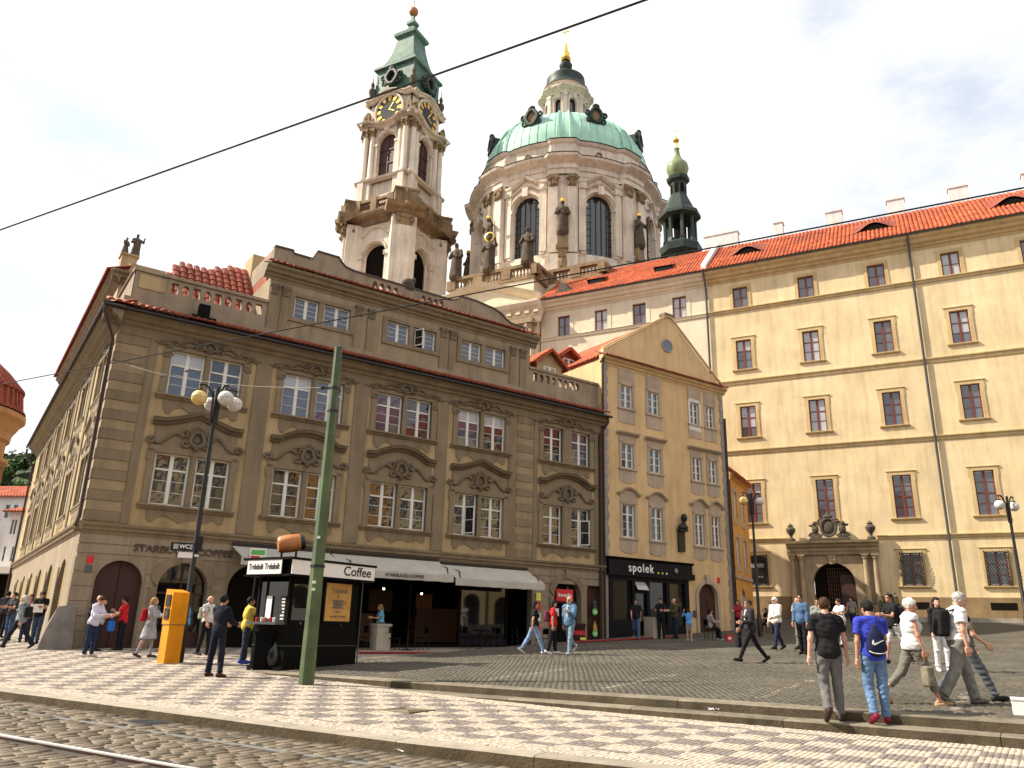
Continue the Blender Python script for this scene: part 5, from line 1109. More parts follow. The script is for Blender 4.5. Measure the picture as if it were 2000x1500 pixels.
# clock tower: square, faces parallel to the college
TX, TY = -16.2, -9.9
TW = P('bell_tower', MB().box(TX-2.5, TX+2.5, TY-2.5, TY+2.5, 20, 57.0), 'church_stone', Ch)
def tface(build, parent=TW):                                # build(MB) in face coords (x across, y out=-, z); copied to the four faces
    for q in range(4):
        for nm, mb, m, sm in build(): P(nm, mb.xf(lambda x, y, z: (TX+x*math.cos(q*math.pi/2)-(y-3.05)*-math.sin(q*math.pi/2)*-1 if False else TX+(x*math.cos(q*math.pi/2)-(y-3.05)*math.sin(q*math.pi/2)), TY+(x*math.sin(q*math.pi/2)+(y-3.05)*math.cos(q*math.pi/2)), z)), m, parent, smooth=sm)
def upper():
    r = []
    r.append(('tower_wall', MB().wall(-3.05, 3.05, 43.0, 53.0, [(-1.2, 1.2, 46.5, 51.9, 'arch')], .5), 'church_stone', False))
    r.append(('tower_window', MB().box(-1.2, 1.2, .42, .5, 46.5, 51.9).box(-.05, .05, .34, .42, 46.5, 51.9).box(-1.2, 1.2, .34, .42, 48.2, 48.35).box(-1.2, 1.2, .34, .42, 49.9, 50.05), 'door_red_dark', False))
    mb = MB().mould([(1.38*math.cos(t), 50.7+1.35*math.sin(t)) for t in np.linspace(math.pi, 0, 15)], [(-.02, 0), (-.02, .16), (.25, .2), (.3, 0)])
    for s in (-1, 1): mb.box(s*1.36-.15, s*1.36+.15, -.14, .05, 46.2, 50.5); mb.box(s*1.36-.2, s*1.36+.2, -.22, .05, 50.4, 50.7)
    mb.prism([(-.3, 52.15), (.3, 52.15), (.45, 53.0), (-.45, 53.0)], -.3, .05); r.append(('tower_window_surround', mb, 'church_stone', False))
    for s in (-1, 1):
        for x, o in ((s*1.95, .35), (s*2.72, .55)):
            r.append(('pilaster', MB().lathe([(.42, 46.0), (.42, 46.4), (.34, 46.5), (.30, 51.7), (.36, 51.75)], 12, (x, -o+.25)).box(x-.4, x+.4, -o-.15, .1, 43.0, 46.0), 'church_stone', True))
            c = MB().box(x-.42, x+.42, -o-.2, .1, 52.5, 52.75).box(x-.34, x+.34, -o-.05, .1, 51.75, 52.5)
            for sx in (-1, 1): c.ball((x+sx*.3, -o-.12, 52.3), (.15, .15, .2), 6, 5)
            r.append(('capital', c, 'church_dark', False))
    r.append(('sill_band', MB().mould([(-3.55, 45.6), (-1.4, 45.6), (-1.4, 45.6), (1.4, 45.6), (3.55, 45.6)], [(0, .3), (.15, .7), (.35, .8), (.42, 0)]), 'church_stone', False))
    # curved main cornice rising over the clock
    path = [(-3.9+7.8*i/24, 53.3-(.0 if abs(i-12) > 8 else 0)+(-.9*max(0, 1-((i-12)/8.)**2))) for i in range(25)]
    path = [(x, 53.2-.75*math.cos(max(-1, min(1, x/2.3))*math.pi/2)**1.0*(1 if abs(x) < 2.3 else 0)) for x, z in path]
    r.append(('main_cornice', MB().mould(path, [(0, .1), (.1, .35), (.25, .4), (.35, .85), (.5, .95), (.55, 0)]), 'church_stone', False))
    r.append(('clock_wall', MB().wall(-2.75, 2.75, 52.6, 56.6, [], .1, .15), 'church_stone', False))
    cf = MB().prism([(1.78*math.cos(2*math.pi*k/32), 54.9+1.92*math.sin(2*math.pi*k/32)) for k in range(32)], -.12, .16); r.append(('clock_face', cf, 'clock_dial', False))
    for k in range(12):
        a = k*math.pi/6; c, s = math.cos(a), math.sin(a); nm = MB(); r.append(('clock_numeral', nm, 'gold', False))
        nm.add([((1.72*c-.24*s), -.15, 54.9+1.86*s+.24*c), ((1.72*c+.24*s), -.15, 54.9+1.86*s-.24*c), ((1.15*c+.17*s), -.15, 54.9+1.25*s-.17*c), ((1.15*c-.17*s), -.15, 54.9+1.25*s+.17*c)], [(0, 1, 2, 3), (3, 2, 1, 0)])
    nm = MB(); r.append(('clock_hand', nm, 'gold', False)); nm.add([(-.06, -.17, 54.9), (.06, -.17, 54.95), (.62, -.17, 55.75), (.5, -.17, 55.8)], [(0, 1, 2, 3)]); nm = MB(); r.append(('clock_hand', nm, 'gold', False)); nm.add([(-.06, -.17, 55.05), (0, -.17, 54.93), (.75, -.17, 54.55), (.78, -.17, 54.65)], [(0, 1, 2, 3)])
    r.append(('clock_ring', MB().tube([(1.92*math.cos(2*math.pi*k/24), -.12, 54.9+2.06*math.sin(2*math.pi*k/24)) for k in range(24)], .16, 6, True), 'church_stone', False))
    path = [(-3.2+6.4*i/20, 56.3+.75*math.cos(max(-1, min(1, (-3.2+6.4*i/20)/2.2))*math.pi/2)) for i in range(21)]
    r.append(('upper_cornice', MB().mould(path, [(0, .05), (.1, .3), (.25, .35), (.35, .6), (.45, .62), (.5, -.4)]), 'church_stone', False))
    for s in (-1, 1): r.append(('corner_volute', MB().tube([(s*(2.9+p[0]*.8), -.2+p[1], 54.3+p[2]*1.6) for p in spiral(0, 0, .5, 1.1, math.pi/2, -s)], .25, 6), 'church_dark', True))
    return r
tface(upper)
def lower():
    r = []
    wl = MB().wall(-3.9, 3.9, 22, 40.2, [(-1.5, 1.5, 32.6, 37.8, 'arch')], .8, -.55); r.append(('lower_wall', wl, 'church_stone', False))
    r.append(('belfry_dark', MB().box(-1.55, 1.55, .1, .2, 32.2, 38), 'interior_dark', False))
    mb = MB().mould([(1.62*math.cos(t), 36.35+1.6*math.sin(t)) for t in np.linspace(math.pi, 0, 15)], [(-.02, .5), (-.02, .75), (.3, .8), (.35, .5)])
    for s in (-1, 1): mb.box(s*1.78-.25, s*1.78+.25, -.75, -.5, 30, 36.2); mb.box(s*1.8-.4, s*1.8+.4, -.9, -.5, 36.1, 36.6)
    mb.mould([(x, 38.6+z) for x, z in hood_path(4.2, 'seg', .9)], [(q*1.4, .5+o*1.5) for q, o in HOODP]); r.append(('belfry_surround', mb, 'church_stone', False))
    for s in (-1, 1):
        mb = MB().box(s*3.2-.6, s*3.2+.6, -1.1, -.4, 22, 38.9); r.append(('giant_pilaster', mb, 'church_stone', False))
        c = MB().box(s*3.2-.75, s*3.2+.75, -1.3, -.4, 39.8, 40.1).box(s*3.2-.62, s*3.2+.62, -1.2, -.4, 38.9, 39.8)
        for sx in (-1, 1): c.ball((s*3.2+sx*.6, -1.2, 39.5), (.25, .25, .3), 6, 5)
        r.append(('capital', c, 'church_dark', False))
    path = [(-4.9+9.8*i/24, 40.1+.0) for i in range(25)]
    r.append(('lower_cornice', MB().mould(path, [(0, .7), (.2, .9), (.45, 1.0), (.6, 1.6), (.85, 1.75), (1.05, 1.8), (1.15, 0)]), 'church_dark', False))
    bl = MB().box(-4.3, 4.3, -1.35, -1.05, 41.2, 41.6).box(-4.4, 4.4, -1.4, -1.0, 42.55, 42.85)
    for x in (-4.1, -2.2, 0, 2.2, 4.1): bl.box(x-.38, x+.38, -1.45, -.95, 41.2, 42.95)
    for k in range(36):
        x = -4.0+k*.228
        if min(abs(x-q) for q in (-4.1, -2.2, 0, 2.2, 4.1)) > .4: bl.tube([(x-.1, -1.2, 41.6), (x+.1, -1.2, 42.1), (x-.1, -1.2, 42.55)], .055, 4)
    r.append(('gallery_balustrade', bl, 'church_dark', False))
    return r
tface(lower)
for q in range(4):
    a = q*math.pi/2+math.pi/4; d_ = lambda mb: mb.xf(lambda x, y, z: (TX+(5.2-y)*math.cos(a)-x*math.sin(a), TY+(5.2-y)*math.sin(a)+x*math.cos(a), z))
    P('corner_pier', d_(MB().box(-1.3, 1.3, -.35, 2, 22, 40.2)), 'church_stone', TW); P('corner_pier_pilaster', d_(MB().box(-.75, .75, -.6, 0, 22, 38.9)), 'church_stone', TW); P('corner_pier_capital', d_(MB().box(-.95, .95, -.8, 0, 39.7, 40.1).box(-.8, .8, -.7, 0, 38.9, 39.7).ball((-.75, -.75, 39.4), (.3, .25, .3), 6, 5).ball((.75, -.75, 39.4), (.3, .25, .3), 6, 5)), 'church_dark', TW)
    P('corner_pier_cornice', d_(MB().mould([(-2.1, 40.1), (2.1, 40.1)], [(0, .5), (.2, .7), (.45, .8), (.6, 1.25), (.85, 1.4), (1.05, 1.45), (1.15, -1)])), 'church_dark', TW); P('corner_pedestal', d_(MB().box(-1.25, 1.25, -.75, .6, 41.2, 43.0).box(-1.35, 1.35, -.85, .7, 42.9, 43.15)), 'church_dark', TW)
    P('roof_urn', MB().lathe([(.45, 56.6), (.45, 57.4), (.2, 57.6), (.42, 58.2), (.45, 58.6), (.15, 59.0), (.25, 59.4), (.05, 59.9), (.02, 61)], 8, (TX+4.1*math.cos(a), TY+4.1*math.sin(a))), 'dark_sculpture', TW, smooth=True)
sq_ = lambda prof: MB().ngon([(r*math.sqrt(2), z) for r, z in prof], 4, (TX, TY), math.pi/4)
TRf = P('tower_roof', sq_([(3.2, 56.8), (2.95, 57.2), (2.75, 58.2), (2.65, 59.6), (2.65, 61.2), (2.95, 61.4), (2.95, 61.7), (2.4, 62.1), (1.95, 63.0), (1.6, 64.2), (1.32, 65.6), (1.2, 66.6), (1.5, 66.9), (1.55, 67.3), (1.3, 67.5), (.75, 67.9), (.45, 68.5), (.35, 68.9), (.55, 69.2), (.55, 69.6), (.2, 69.9), (.14, 70.8)]), 'copper_tower', Ch)
for q in range(4):
    a = q*math.pi/2; r0 = 2.85
    o = obj('roof_dormer', CMM, Ch, (TX+r0*math.cos(a), TY+r0*math.sin(a), 59.4), a+math.pi/2, sc=(1.15, 1.2, 1.0)); obj('pane', MB().prism([(.45*math.cos(k*.3927), .7*math.sin(k*.3927)) for k in range(16)], -.3, -.2).mesh('pane', 'interior_dark'), o)
    P('roof_panel', MB().box(-.5, .5, -.08, .1, 64.0, 66.0).xf(lambda x, y, z: (TX+(x*(1.9-.022*z)*math.cos(a+math.pi/2)-(y-1.15-(65-z)*.22)*math.sin(a+math.pi/2)*1), TY+(x*math.sin(a+math.pi/2)+(y-1.15-(65-z)*.22)*math.cos(a+math.pi/2)), z)), 'copper_tower', TRf) if False else None
P('gold_ball', MB().ball((TX, TY, 71.3), .6, 14, 9).tube([(TX, TY, 71.8), (TX, TY, 73.5)], .04, 5), 'roll_brown', TRf, smooth=True)
# nave side front beside the college: pilaster, entablature, pediment, balustrade
fy = -19.4
P('nave_front', MB().box(-5.3, 6.4, fy-.5, fy+4, 0, 24).box(-4.5, 5.6, fy+.3, fy+10, 24, 27.2).box(-12, -5, fy+1.5, fy+8, 0, 25).box(5.0, 11, fy+2.6, fy+12, 22, 27.4), 'college_cream', Ch)
for x in (5.4, 3.3): P('giant_pilaster', MB().box(x-.75, x+.75, fy-1.1, fy-.4, 0, 21), 'college_cream', Ch)
for x in (5.4, 3.3):
    c = MB().box(x-.95, x+.95, fy-1.35, fy-.4, 22.5, 22.9).box(x-.75, x+.75, fy-1.2, fy-.4, 21, 22.5)
    for q in range(5): c.ball((x-.7+q*.35, fy-1.25, 21.6+.5*(q % 2)), (.25, .2, .4), 6, 5)
    P('capital', c, 'portal_stone', Ch)
P('nave_entablature', MB().mould([(-6.5, 22.9), (6.9, 22.9)], [(-.3, .9), (.2, .95), (.3, 1.05), (.6, 1.05), (.8, 1.25), (1.0, 1.45), (1.3, 1.6), (1.45, 1.6), (1.5, 0)]).xf(lambda x, y, z: (x, y+fy, z)), 'college_cream', Ch)
for k in range(16): P('dentil', MB().box(-5.9+k*.82, -5.5+k*.82, fy-1.30, fy-.9, 23.35, 23.65), 'college_cream', Ch)
P('pediment', MB().mould([(-5.6, 24.4), (-2.2, 25.7), (.6, 26.35), (1.4, 26.35), (3.8, 25.55), (6.9, 24.4)], [(0, .55), (.2, .7), (.25, .95), (.5, 1.15), (.65, 1.25), (.7, 0)]).prism([(-5.4, 24.4), (6.7, 24.4), (3.6, 25.6), (1.0, 26.35), (-2.4, 25.7)], -.6, 0).xf(lambda x, y, z: (x, y+fy, z)), 'college_cream', Ch)
def stone_rail(x0, x1, y0, y1, z, name='nave_balustrade'):
    L_ = math.hypot(x1-x0, y1-y0); a = math.atan2(y1-y0, x1-x0); mb = MB().box(0, L_, -.2, .2, 0, .35).box(-.05, L_+.05, -.25, .25, 1.15, 1.42); n = max(1, round(L_/2.4)); xs = [L_*i/n for i in range(n+1)]
    for x in xs: mb.box(x-.45, x+.45, -.24, .24, .3, 1.2)
    x = .3
    while x < L_:
        if min(abs(x-q) for q in xs) > .55: mb.lathe([(.07, .35), (.13, .55), (.06, .8), (.13, 1.0), (.07, 1.15)], 6, (x, 0))
        x += .33
    return P(name, mb, 'church_dark', Ch, (x0, y0, z), a)
stone_rail(-2.6, 5.7, fy+.4, fy+.4, 27.2); stone_rail(5.7, 5.7, fy+.5, fy+2.8, 27.2); stone_rail(5.9, 10.9, fy+2.8, fy+2.8, 27.4); stone_rail(10.9, 10.9, fy+2.9, fy+9, 27.4); stone_rail(-9, -2.8, fy+2, fy+2, 25.6)
def chp(x, y, z): return DC+UC*x-NC*y+Vector((0, 0, z))
SM = {k: statue_mesh(3.6, k % 2, 'statue_stone', 1.05) for k in range(2)}
hal = lambda par: P('halo', MB().tube([(.42*math.cos(q), -.05, 3.45+.42*math.sin(q)) for q in [k*.3927 for k in range(16)]], .07, 5, True), 'gold', par)
for i, (x, y, z, s, l) in enumerate(((-2.3, fy+.4, 28.6, 1., 'weathered stone saint at the left end of the church balustrade'), (1.1, fy+.4, 28.6, 1., 'stone statue with a golden halo on the church balustrade'), (4.9, fy+.4, 28.6, 1., 'stone statue at the right corner of the church balustrade'))):
    o = obj('statue', None, None, chp(x, y, z), CR); tag(o, l, 'statue', 'statues on the church balustrade'); obj('figure', SM[i % 2], o, sc=s); P('base', MB().box(-.45, .45, -.4, .4, -.05, .12), 'church_dark', o)
    if i == 1: hal(o)
for i, a in enumerate(PA):
    wa = a+CR
    if math.sin(wa) < .35:
        p = DC+Vector((math.cos(wa)*(RD+1.0), math.sin(wa)*(RD+1.0), zsil+1.6)); c = math.cos(wa)
        l = 'gilded-headed statue on the '+('leftmost visible' if c < -.8 else 'left' if c < -.3 else 'central' if abs(c) < .3 else 'right' if c < .8 else 'rightmost visible')+' pier of the dome drum'
        o = obj('statue', None, None, p, wa+math.pi/2); tag(o, l, 'statue', 'statues on the drum piers'); obj('figure', SM[i % 2], o, sc=1.05); P('crown', MB().ball((0, -.06, 3.72), (.26, .26, .30), 8, 6), 'gold', o)
# roof group and small finials of the corner house
o = obj('statue', None, None, Vector((AX, AY, AZ))+UA*.75-NA*7.95+Vector((0, 0, 17.08)), AR); tag(o, 'dark bronze figure group on the pedestal at the corner house roof', 'statue')
obj('figure', statue_mesh(1.25, 1, 'dark_sculpture', 1.2), o, (.22, 0, 0)); obj('figure', statue_mesh(.9, 0, 'dark_sculpture', 1.3), o, (-.22, -.1, 0), .6)
o = obj('statue', None, None, Vector((AX, AY, AZ))+UA*11.7-NA*.7+Vector((0, 0, 15.9)), AR); tag(o, 'small dark bronze ornament on the attic parapet of the corner house', 'statue')
obj('figure', MB().ball((0, 0, .28), (.34, .25, .30), 10, 7).ball((.22, -.05, .5), (.14, .14, .16), 8, 6).box(-.2, .2, -.15, .15, -.1, .05).mesh('figure', 'dark_sculpture', True), o)
for k, (y, z) in enumerate(((12.5, 16.2), (19, 16.2))): tag(obj('roof_finial', urn_mb().mesh('roof_finial', 'dark_sculpture', True), None, Vector((AX, AY, AZ))+UA*.95-NA*y+Vector((0, 0, z)), AR, sc=.8), ['dark stone finial nearer the statue on the side attic roof', 'dark stone finial farther along the side attic roof'][k], 'finial', 'finials on the side attic')
# copper turret on the college roof
TU = CO+UC*-15.2-NC*7.0
T = thing('roof_turret', 'slim dark green copper turret with onion top rising behind the college roof', 'turret', TU+Vector((0, 0, 27.5)), CR)
g8 = lambda prof: MB().ngon(prof, 8, (0, 0), R_(22.5))
P('base', g8([(1.35, 0), (1.35, 2.2), (1.75, 2.6), (1.85, 3.2), (1.5, 3.5)]), 'copper_dark', T)
for i in range(8):
    a = R_(22.5+45*i); P('column', MB().tube([(1.3*math.cos(a), 1.3*math.sin(a), 3.4), (1.3*math.cos(a), 1.3*math.sin(a), 6.0)], .16, 6), 'copper_dark', T); P('column_base', MB().box(-.2, .2, -.2, .2, 3.4, 3.8), 'copper_dark', T, (1.3*math.cos(a), 1.3*math.sin(a), 0), a)
P('bell_floor', g8([(.55, 3.4), (.55, 6.0)]), 'interior_dark', T)
P('lower_roof', g8([(1.45, 5.9), (1.85, 6.1), (1.85, 6.4), (1.5, 6.7), (1.2, 7.4), (.95, 7.9), (.8, 8.3)]), 'copper_dark', T)
P('upper_stage', g8([(.72, 8.2), (.72, 9.6), (1.0, 9.8), (1.05, 10.1), (.8, 10.3)]), 'copper_dark', T)
for i in range(8): a = R_(45*i); P('stage_opening', MB().prism(outline(-.16, .16, 8.5, 9.4, 'arch', 8), -.02, .02), 'interior_dark', T, (.68*math.cos(a), .68*math.sin(a), 0), a+math.pi/2)
P('onion', MB().lathe([(.6, 10.2), (.85, 10.6), (1.0, 11.1), (.9, 11.6), (.5, 12.0), (.3, 12.5), (.22, 13.1), (.28, 13.2), (.12, 13.4)], 20), 'copper_olive', T, smooth=True)
P('gold_finial', MB().lathe([(.1, 13.3), (.12, 13.8), (.3, 14.1), (.12, 14.4), (.04, 14.6), (.03, 15.6)], 8).box(-.2, .2, -.03, .03, 15.1, 15.18), 'gold', T)
# ------------------------------------------------------------------ far left: round corner house, white houses, wooded hill
def at(px, py, Y):                                       # point on the ray of a photograph pixel (2000 x 1500) at depth Y
    M = cam.matrix_world; f = 1526.27; d = M.to_3x3()@Vector(((px-1000)/f, -(py-750)/f, -1)); return M.translation+d*(Y/d.y)
e = at(-12, 880, 64); rr = 4.6
O_ = thing('round_corner_house', 'orange house with rounded corner and red tiled mansard at the left edge', 'building', (e.x-rr, e.y, 1.0), 0.)
zc = at(47, 800, 64).z-1.0
P('wall', MB().lathe([(rr, -1), (rr, zc-2.4)], 32).box(-16, 0, -rr, 8, -1, zc-1), 'round_house_wall', O_)
P('cornice', MB().lathe([(rr, zc-2.6), (rr+.25, zc-2.4), (rr+.3, zc-1.8), (rr+.8, zc-.9), (rr+1.1, zc-.6), (rr+1.1, zc-.2), (rr+.7, zc)], 40), 'round_house_wall', O_)
P('lower_cornice', MB().lathe([(rr, zc-4.6), (rr+.45, zc-4.3), (rr+.45, zc-4.0), (rr, zc-3.9)], 40), 'round_house_wall', O_)
P('mansard', MB().lathe([(rr+1.0, zc), (rr+.6, zc+.4), (rr+.35, zc+1.8), (rr+.55, zc+1.95)], 40), 'roof_tile', O_); P('roof', MB().lathe([(rr+.6, zc+1.9), (rr-.8, zc+3.4), (1.2, zc+5.6), (.1, zc+6.2)], 40), 'roof_tile', O_)
mb = MB()
for k in range(48):
    a = 2*math.pi*k/48; mb.tube([((rr+q)*math.cos(a), (rr+q)*math.sin(a), z) for q, z in ((.95, zc+.05), (.65, zc+.4), (.4, zc+1.8))], .12, 5); mb.tube([((rr+q)*math.cos(a), (rr+q)*math.sin(a), z) for q, z in ((.55, zc+2.0), (-.8, zc+3.45), (-3.3, zc+5.6))], .13, 5)
P('roof_tiles', mb, 'roof_tile', O_, kind='stuff')
for k in range(6):
    a = R_(-100+k*24)
    for z in (zc-8.2, zc-13): P('window', MB().prism(outline(-.6, .6, z, z+2.6, 'arch'), -.08, .1), 'glass', O_, (rr*math.cos(a), rr*math.sin(a), 0), a+math.pi/2)
    P('pilaster', MB().box(-.25, .25, -.2, .1, 0, zc-4.4), 'round_house_wall', O_, (rr*math.cos(a+.2), rr*math.sin(a+.2), 0), a+.2+math.pi/2)
def far_house(px0, px1, pyr, pye, pyb, Y, lab, wins):
    a = at(px0, pye, Y); b = at(px1, pye, Y); zb = 1.5; w = b.x-a.x; h = (a.z+b.z)/2-zb; r = at((px0+px1)/2, pyr, Y).z-zb
    H = thing('white_house', lab, 'building', (a.x, Y, zb), R_(-8), 'white houses at the end of the side street')
    hs = [(w*x, w*x+w*.07, h*z, h*z+1.5) for x, z in wins]; P('wall', MB().wall(0, w, -2, h, hs, .2).box(0, w, .3, 9, -2, h-.1), 'white_wall', H)
    for x0, x1, z0, z1 in hs: P('window', MB().box(x0, x1, .15, .2, z0, z1), 'glass', H)
    roof_plane(H, 'roof', (-.5, -.5, h-.2), (1, 0, 0), (0, 4.5, r-h), [(0, 0), (w+1, 0), (w+1, math.hypot(4.5, r-h)), (0, math.hypot(4.5, r-h))], 'roof_tile_bright', pu=.4, pv=.5)
    return H
far_house(-60, 80, 938, 968, 1130, 92, 'tall white house with bright red roof beneath the wooded hill', [(.15, .5), (.35, .5), (.55, .5), (.6, .8), (.72, .8)])
h2 = far_house(20, 90, 975, 996, 1130, 84, 'lower white house with paired windows at the end of the side street', [(.12, .76), (.22, .76), (.05, .5), (.3, .5), (.55, .5)])
P('shop_canopy', MB().box(-6, 8, -2.5, -.2, 4.0, 4.6), 'sign_white', h2); P('shop_front', MB().box(-6, 8, -.6, -.3, -1, 4.0), 'interior_dark', h2)
hb = at(0, 880, 440); n = 26
V = [(-620+i*26, 380+j*14, -2+(hb.z+4)*max(0, 1-((i-14)/16.)**2)*min(1, j/7)) for i in range(n) for j in range(9)]
hill = tag(obj('hill', big_mesh('hill', np.array(V), np.array([(i*9+j, (i+1)*9+j, (i+1)*9+j+1, i*9+j+1) for i in range(n-1) for j in range(8)]), 'foliage', np.full((len(V), 3), .7), True)), kind='structure')
V, F, T = [], [], []; q = 0
for k in range(900):                                      # crowns made of many leaf-cluster faces
    i = random.uniform(5, 22); j = random.uniform(2, 8); cx, cy = -620+i*26, 380+j*14-8; cz = -2+(hb.z+4)*max(0, 1-((i-14)/16.)**2)*min(1, j/7)+2.5
    if not (-420 < cx < -190): continue
    cr_ = random.uniform(2.5, 5.2); tone = random.uniform(.6, 1.7)
    for m in range(70):
        d = nv(rng.normal(0, 1, 3)); c = np.array([cx, cy, cz])+d*cr_*np.array([1, 1, .9])*random.uniform(.7, 1.08); s = random.uniform(.5, 1.0)
        u = nv(np.cross(d, rng.normal(0, 1, 3))); v = np.cross(d, u)+d*.3
        V += [c-u*s-v*s, c+u*s-v*s, c+u*s+v*s, c-u*s+v*s]; F.append((q, q+1, q+2, q+3)); q += 4; T += [[tone*random.uniform(.7, 1.3)]*3]*4
wd = obj('wood', big_mesh('wood', np.array(V), np.array(F), 'foliage', np.array(T))); tag(wd, 'dark green wood covering the hill above the white houses', 'wood', None, 'stuff')
# ------------------------------------------------------------------ houses across the square and street (seen in the window panes)
def plain_house(loc, rz, w, h, m, lab, floors=4, cols_=4):
    H = thing('opposite_house', lab, 'building', loc, rz, 'houses facing the square behind the viewer'); fh = h/floors; cw = w/cols_
    hs = [(cw*i+cw*.3, cw*i+cw*.7, fh*j+fh*.28, fh*j+fh*.8) for i in range(cols_) for j in range(1, floors)]+[(cw*i+cw*.2, cw*i+cw*.8, 0, fh*.75, 'arch') for i in range(cols_)]
    P('wall', MB().wall(0, w, -1, h, hs, .25), m, H); P('core', MB().box(0, w, .3, 9, -1, h), 'interior_dark', H); P('side_wall', MB().box(-.02, 0, 0, 9, -1, h).box(w, w+.02, 0, 9, -1, h), m, H)
    P('cornice', MB().mould([(0, h-.5), (w, h-.5)], CORN), m, H)
    for a, b, c, d, *_ in hs[:cols_*(floors-1)]: window(H, a, c, .1, b-a, d-c, 'white4'); P('surround', MB().box(a-.2, a, -.06, .02, c-.2, d+.2).box(b, b+.2, -.06, .02, c-.2, d+.2).box(a, b, -.06, .02, d, d+.25).box(a-.3, b+.3, -.14, .02, c-.25, c), 'ground_stone', H)
    for j in range(1, floors): P('string_course', MB().box(0, w, -.1, .02, fh*j-.15, fh*j+.1), 'ground_stone', H)
    P('roof', MB().add([(-.3, -.6, h), (w+.3, -.6, h), (w+.3, 5, h+4), (-.3, 5, h+4)], [(0, 1, 2, 3)]), 'roof_tile', H)
for i in range(5): plain_house((46, 30-i*13, 1.0), R_(-90), 12.6, 19.5+1.7*((i*7) % 3), ['house_yellow', 'college_plaster', 'orange_wall', 'ochre_plaster', 'college_plaster'][i], ['yellow', 'pale yellow', 'orange', 'ochre', 'cream'][i]+' house '+['nearest the college', 'second from the college', 'third from the college', 'fourth from the college', 'farthest from the college']
[i]+' across the square')
for i in range(3):
    x, y = xy(-19, 24-i*15); plain_house((x+15*.829*0, y, .2), math.atan2(-ST[1], -ST[0])+math.pi, 14.5, 15+i, ['ochre_plaster', 'college_cream', 'house_yellow'][i], ['ochre', 'cream', 'yellow'][i]+' house across the tram street, '+['left', 'middle', 'right'][i]+' of three')
# ------------------------------------------------------------------ street furniture
def gz(x, y): return ground(x, y)
# kiosk
KX, KY, KR = -5.39, 20.18, R_(56.55); K = thing('snack_kiosk', 'black snack kiosk with white lettered fascia beside the green pole', 'kiosk', (KX, KY, gz(KX, KY)), KR)
kw, kd = 2.5, 1.2
P('base', MB().box(0, kw, 0, kd, 0, 1.1).box(-.08, kw+.05, -.05, kd, -.1, .08), 'black_paint', K)
P('right_wall', MB().wall(0, kw, 1.1, 2.25, [(.12, .95, 1.18, 2.05)], .06).box(0, .09, 0, .09, 1.1, 2.25).box(kw-.09, kw, .0, .09, 1.1, 2.25), 'black_paint', K)
P('window_pane', MB().box(.12, .95, .04, .05, 1.45, 2.05), 'glass_shop', K); P('lower_panel', MB().box(.12, .95, .0, .05, 1.18, 1.47), 'zinc', K)
P('side_window', MB().box(.03, .045, .1, kd-.1, 1.1, 2.1), 'glass_shop', K); P('posts', MB().box(0, .07, kd-.07, kd, 1.1, 2.25).box(0, .05, .85, .89, 1.1, 2.25).box(kw-.05, kw, .05, kd, 1.1, 2.25).box(.05, kw, kd-.05, kd, 1.1, 2.25), 'black_paint', K)
P('counter', MB().box(-.32, .0, .05, kd-.05, 1.06, 1.12), 'zinc', K); P('canopy', MB().box(-.30, kw+.22, -.26, kd+.25, 2.22, 2.27).box(-.34, kw+.26, -.30, kd+.3, 2.62, 2.68).box(-.2, kw+.1, -.16, kd, 2.27, 2.62), 'black_paint', K)
P('open_flap', MB().add([(-.05, .1, 2.2), (-1.0, .1, 2.14), (-1.0, kd+.1, 2.14), (-.05, kd+.1, 2.2), (-.05, .1, 2.17), (-1.0, .1, 2.11), (-1.0, kd+.1, 2.11), (-.05, kd+.1, 2.17)], [(0, 1, 2, 3), (7, 6, 5, 4), (1, 5, 6, 2), (0, 4, 5, 1)]), 'dark_metal', K) if False else None
fs = P('fascia', MB().box(-.27, kw+.2, -.285, -.262, 2.27, 2.62), 'sign_white', K); obj('lettering', text_mesh('Coffee', .34, 'ink', .003, .06, .004, 1.15), fs, (2.02, -.290, 2.45))
f2 = P('fascia', MB().box(-.325, -.302, .05, kd+.12, 2.27, 2.62), 'sign_white', K); obj('lettering', text_mesh('Trdelnik Trdelnik', .21, 'ink', .003, .05, .003, .78), f2, (-.330, .69, 2.45), -math.pi/2)
po = P('poster', MB().box(1.2, 2.12, -.03, -.005, 1.18, 2.14), 'poster_tan', K); P('poster_frame', MB().box(1.12, 1.2, -.025, .0, 1.1, 2.2).box(2.12, 2.2, -.025, .0, 1.1, 2.2).box(1.2, 2.12, -.025, 0, 1.1, 1.18).box(1.2, 2.12, -.025, 0, 2.14, 2.2), 'black_paint', K)
obj('lettering', text_mesh('Trdelnik', .19, 'dark_stucco', .002, .12, .002, .95), po, (1.66, -.034, 1.95)); obj('lettering', text_mesh('Coffee', .07, 'dark_stucco', .002, 0, 0, 1), po, (1.66, -.034, 1.42)); obj('lettering', text_mesh('Specialty Trdelnik', .08, 'dark_stucco', .002, .1, 0, 1), po, (1.66, -.034, 1.30))
cup = MB().prism([(1.50, 1.55), (1.80, 1.55), (1.86, 1.72), (1.44, 1.72)], -.036, -.031).prism([(1.40, 1.50), (1.90, 1.50), (1.84, 1.54), (1.46, 1.54)], -.036, -.031).tube([(1.86, -.034, 1.70), (1.95, -.034, 1.66), (1.84, -.034, 1.58)], .012, 4).tube([(1.62, -.034, 1.74), (1.66, -.034, 1.79), (1.61, -.034, 1.83), (1.66, -.034, 1.88)], .012, 4); P('cup_drawing', cup, 'dark_stucco', po)
P('goods', MB().box(.1, .3, .2, .4, 1.12, 1.5).box(.1, .3, .5, .62, 1.12, 1.4).box(.1, .3, .7, .95, 1.12, 1.6), 'awning_cloth', K)
P('menu_strip', MB().box(.0-.01, .02, .10, .30, 1.12, 1.75), 'ink', K)
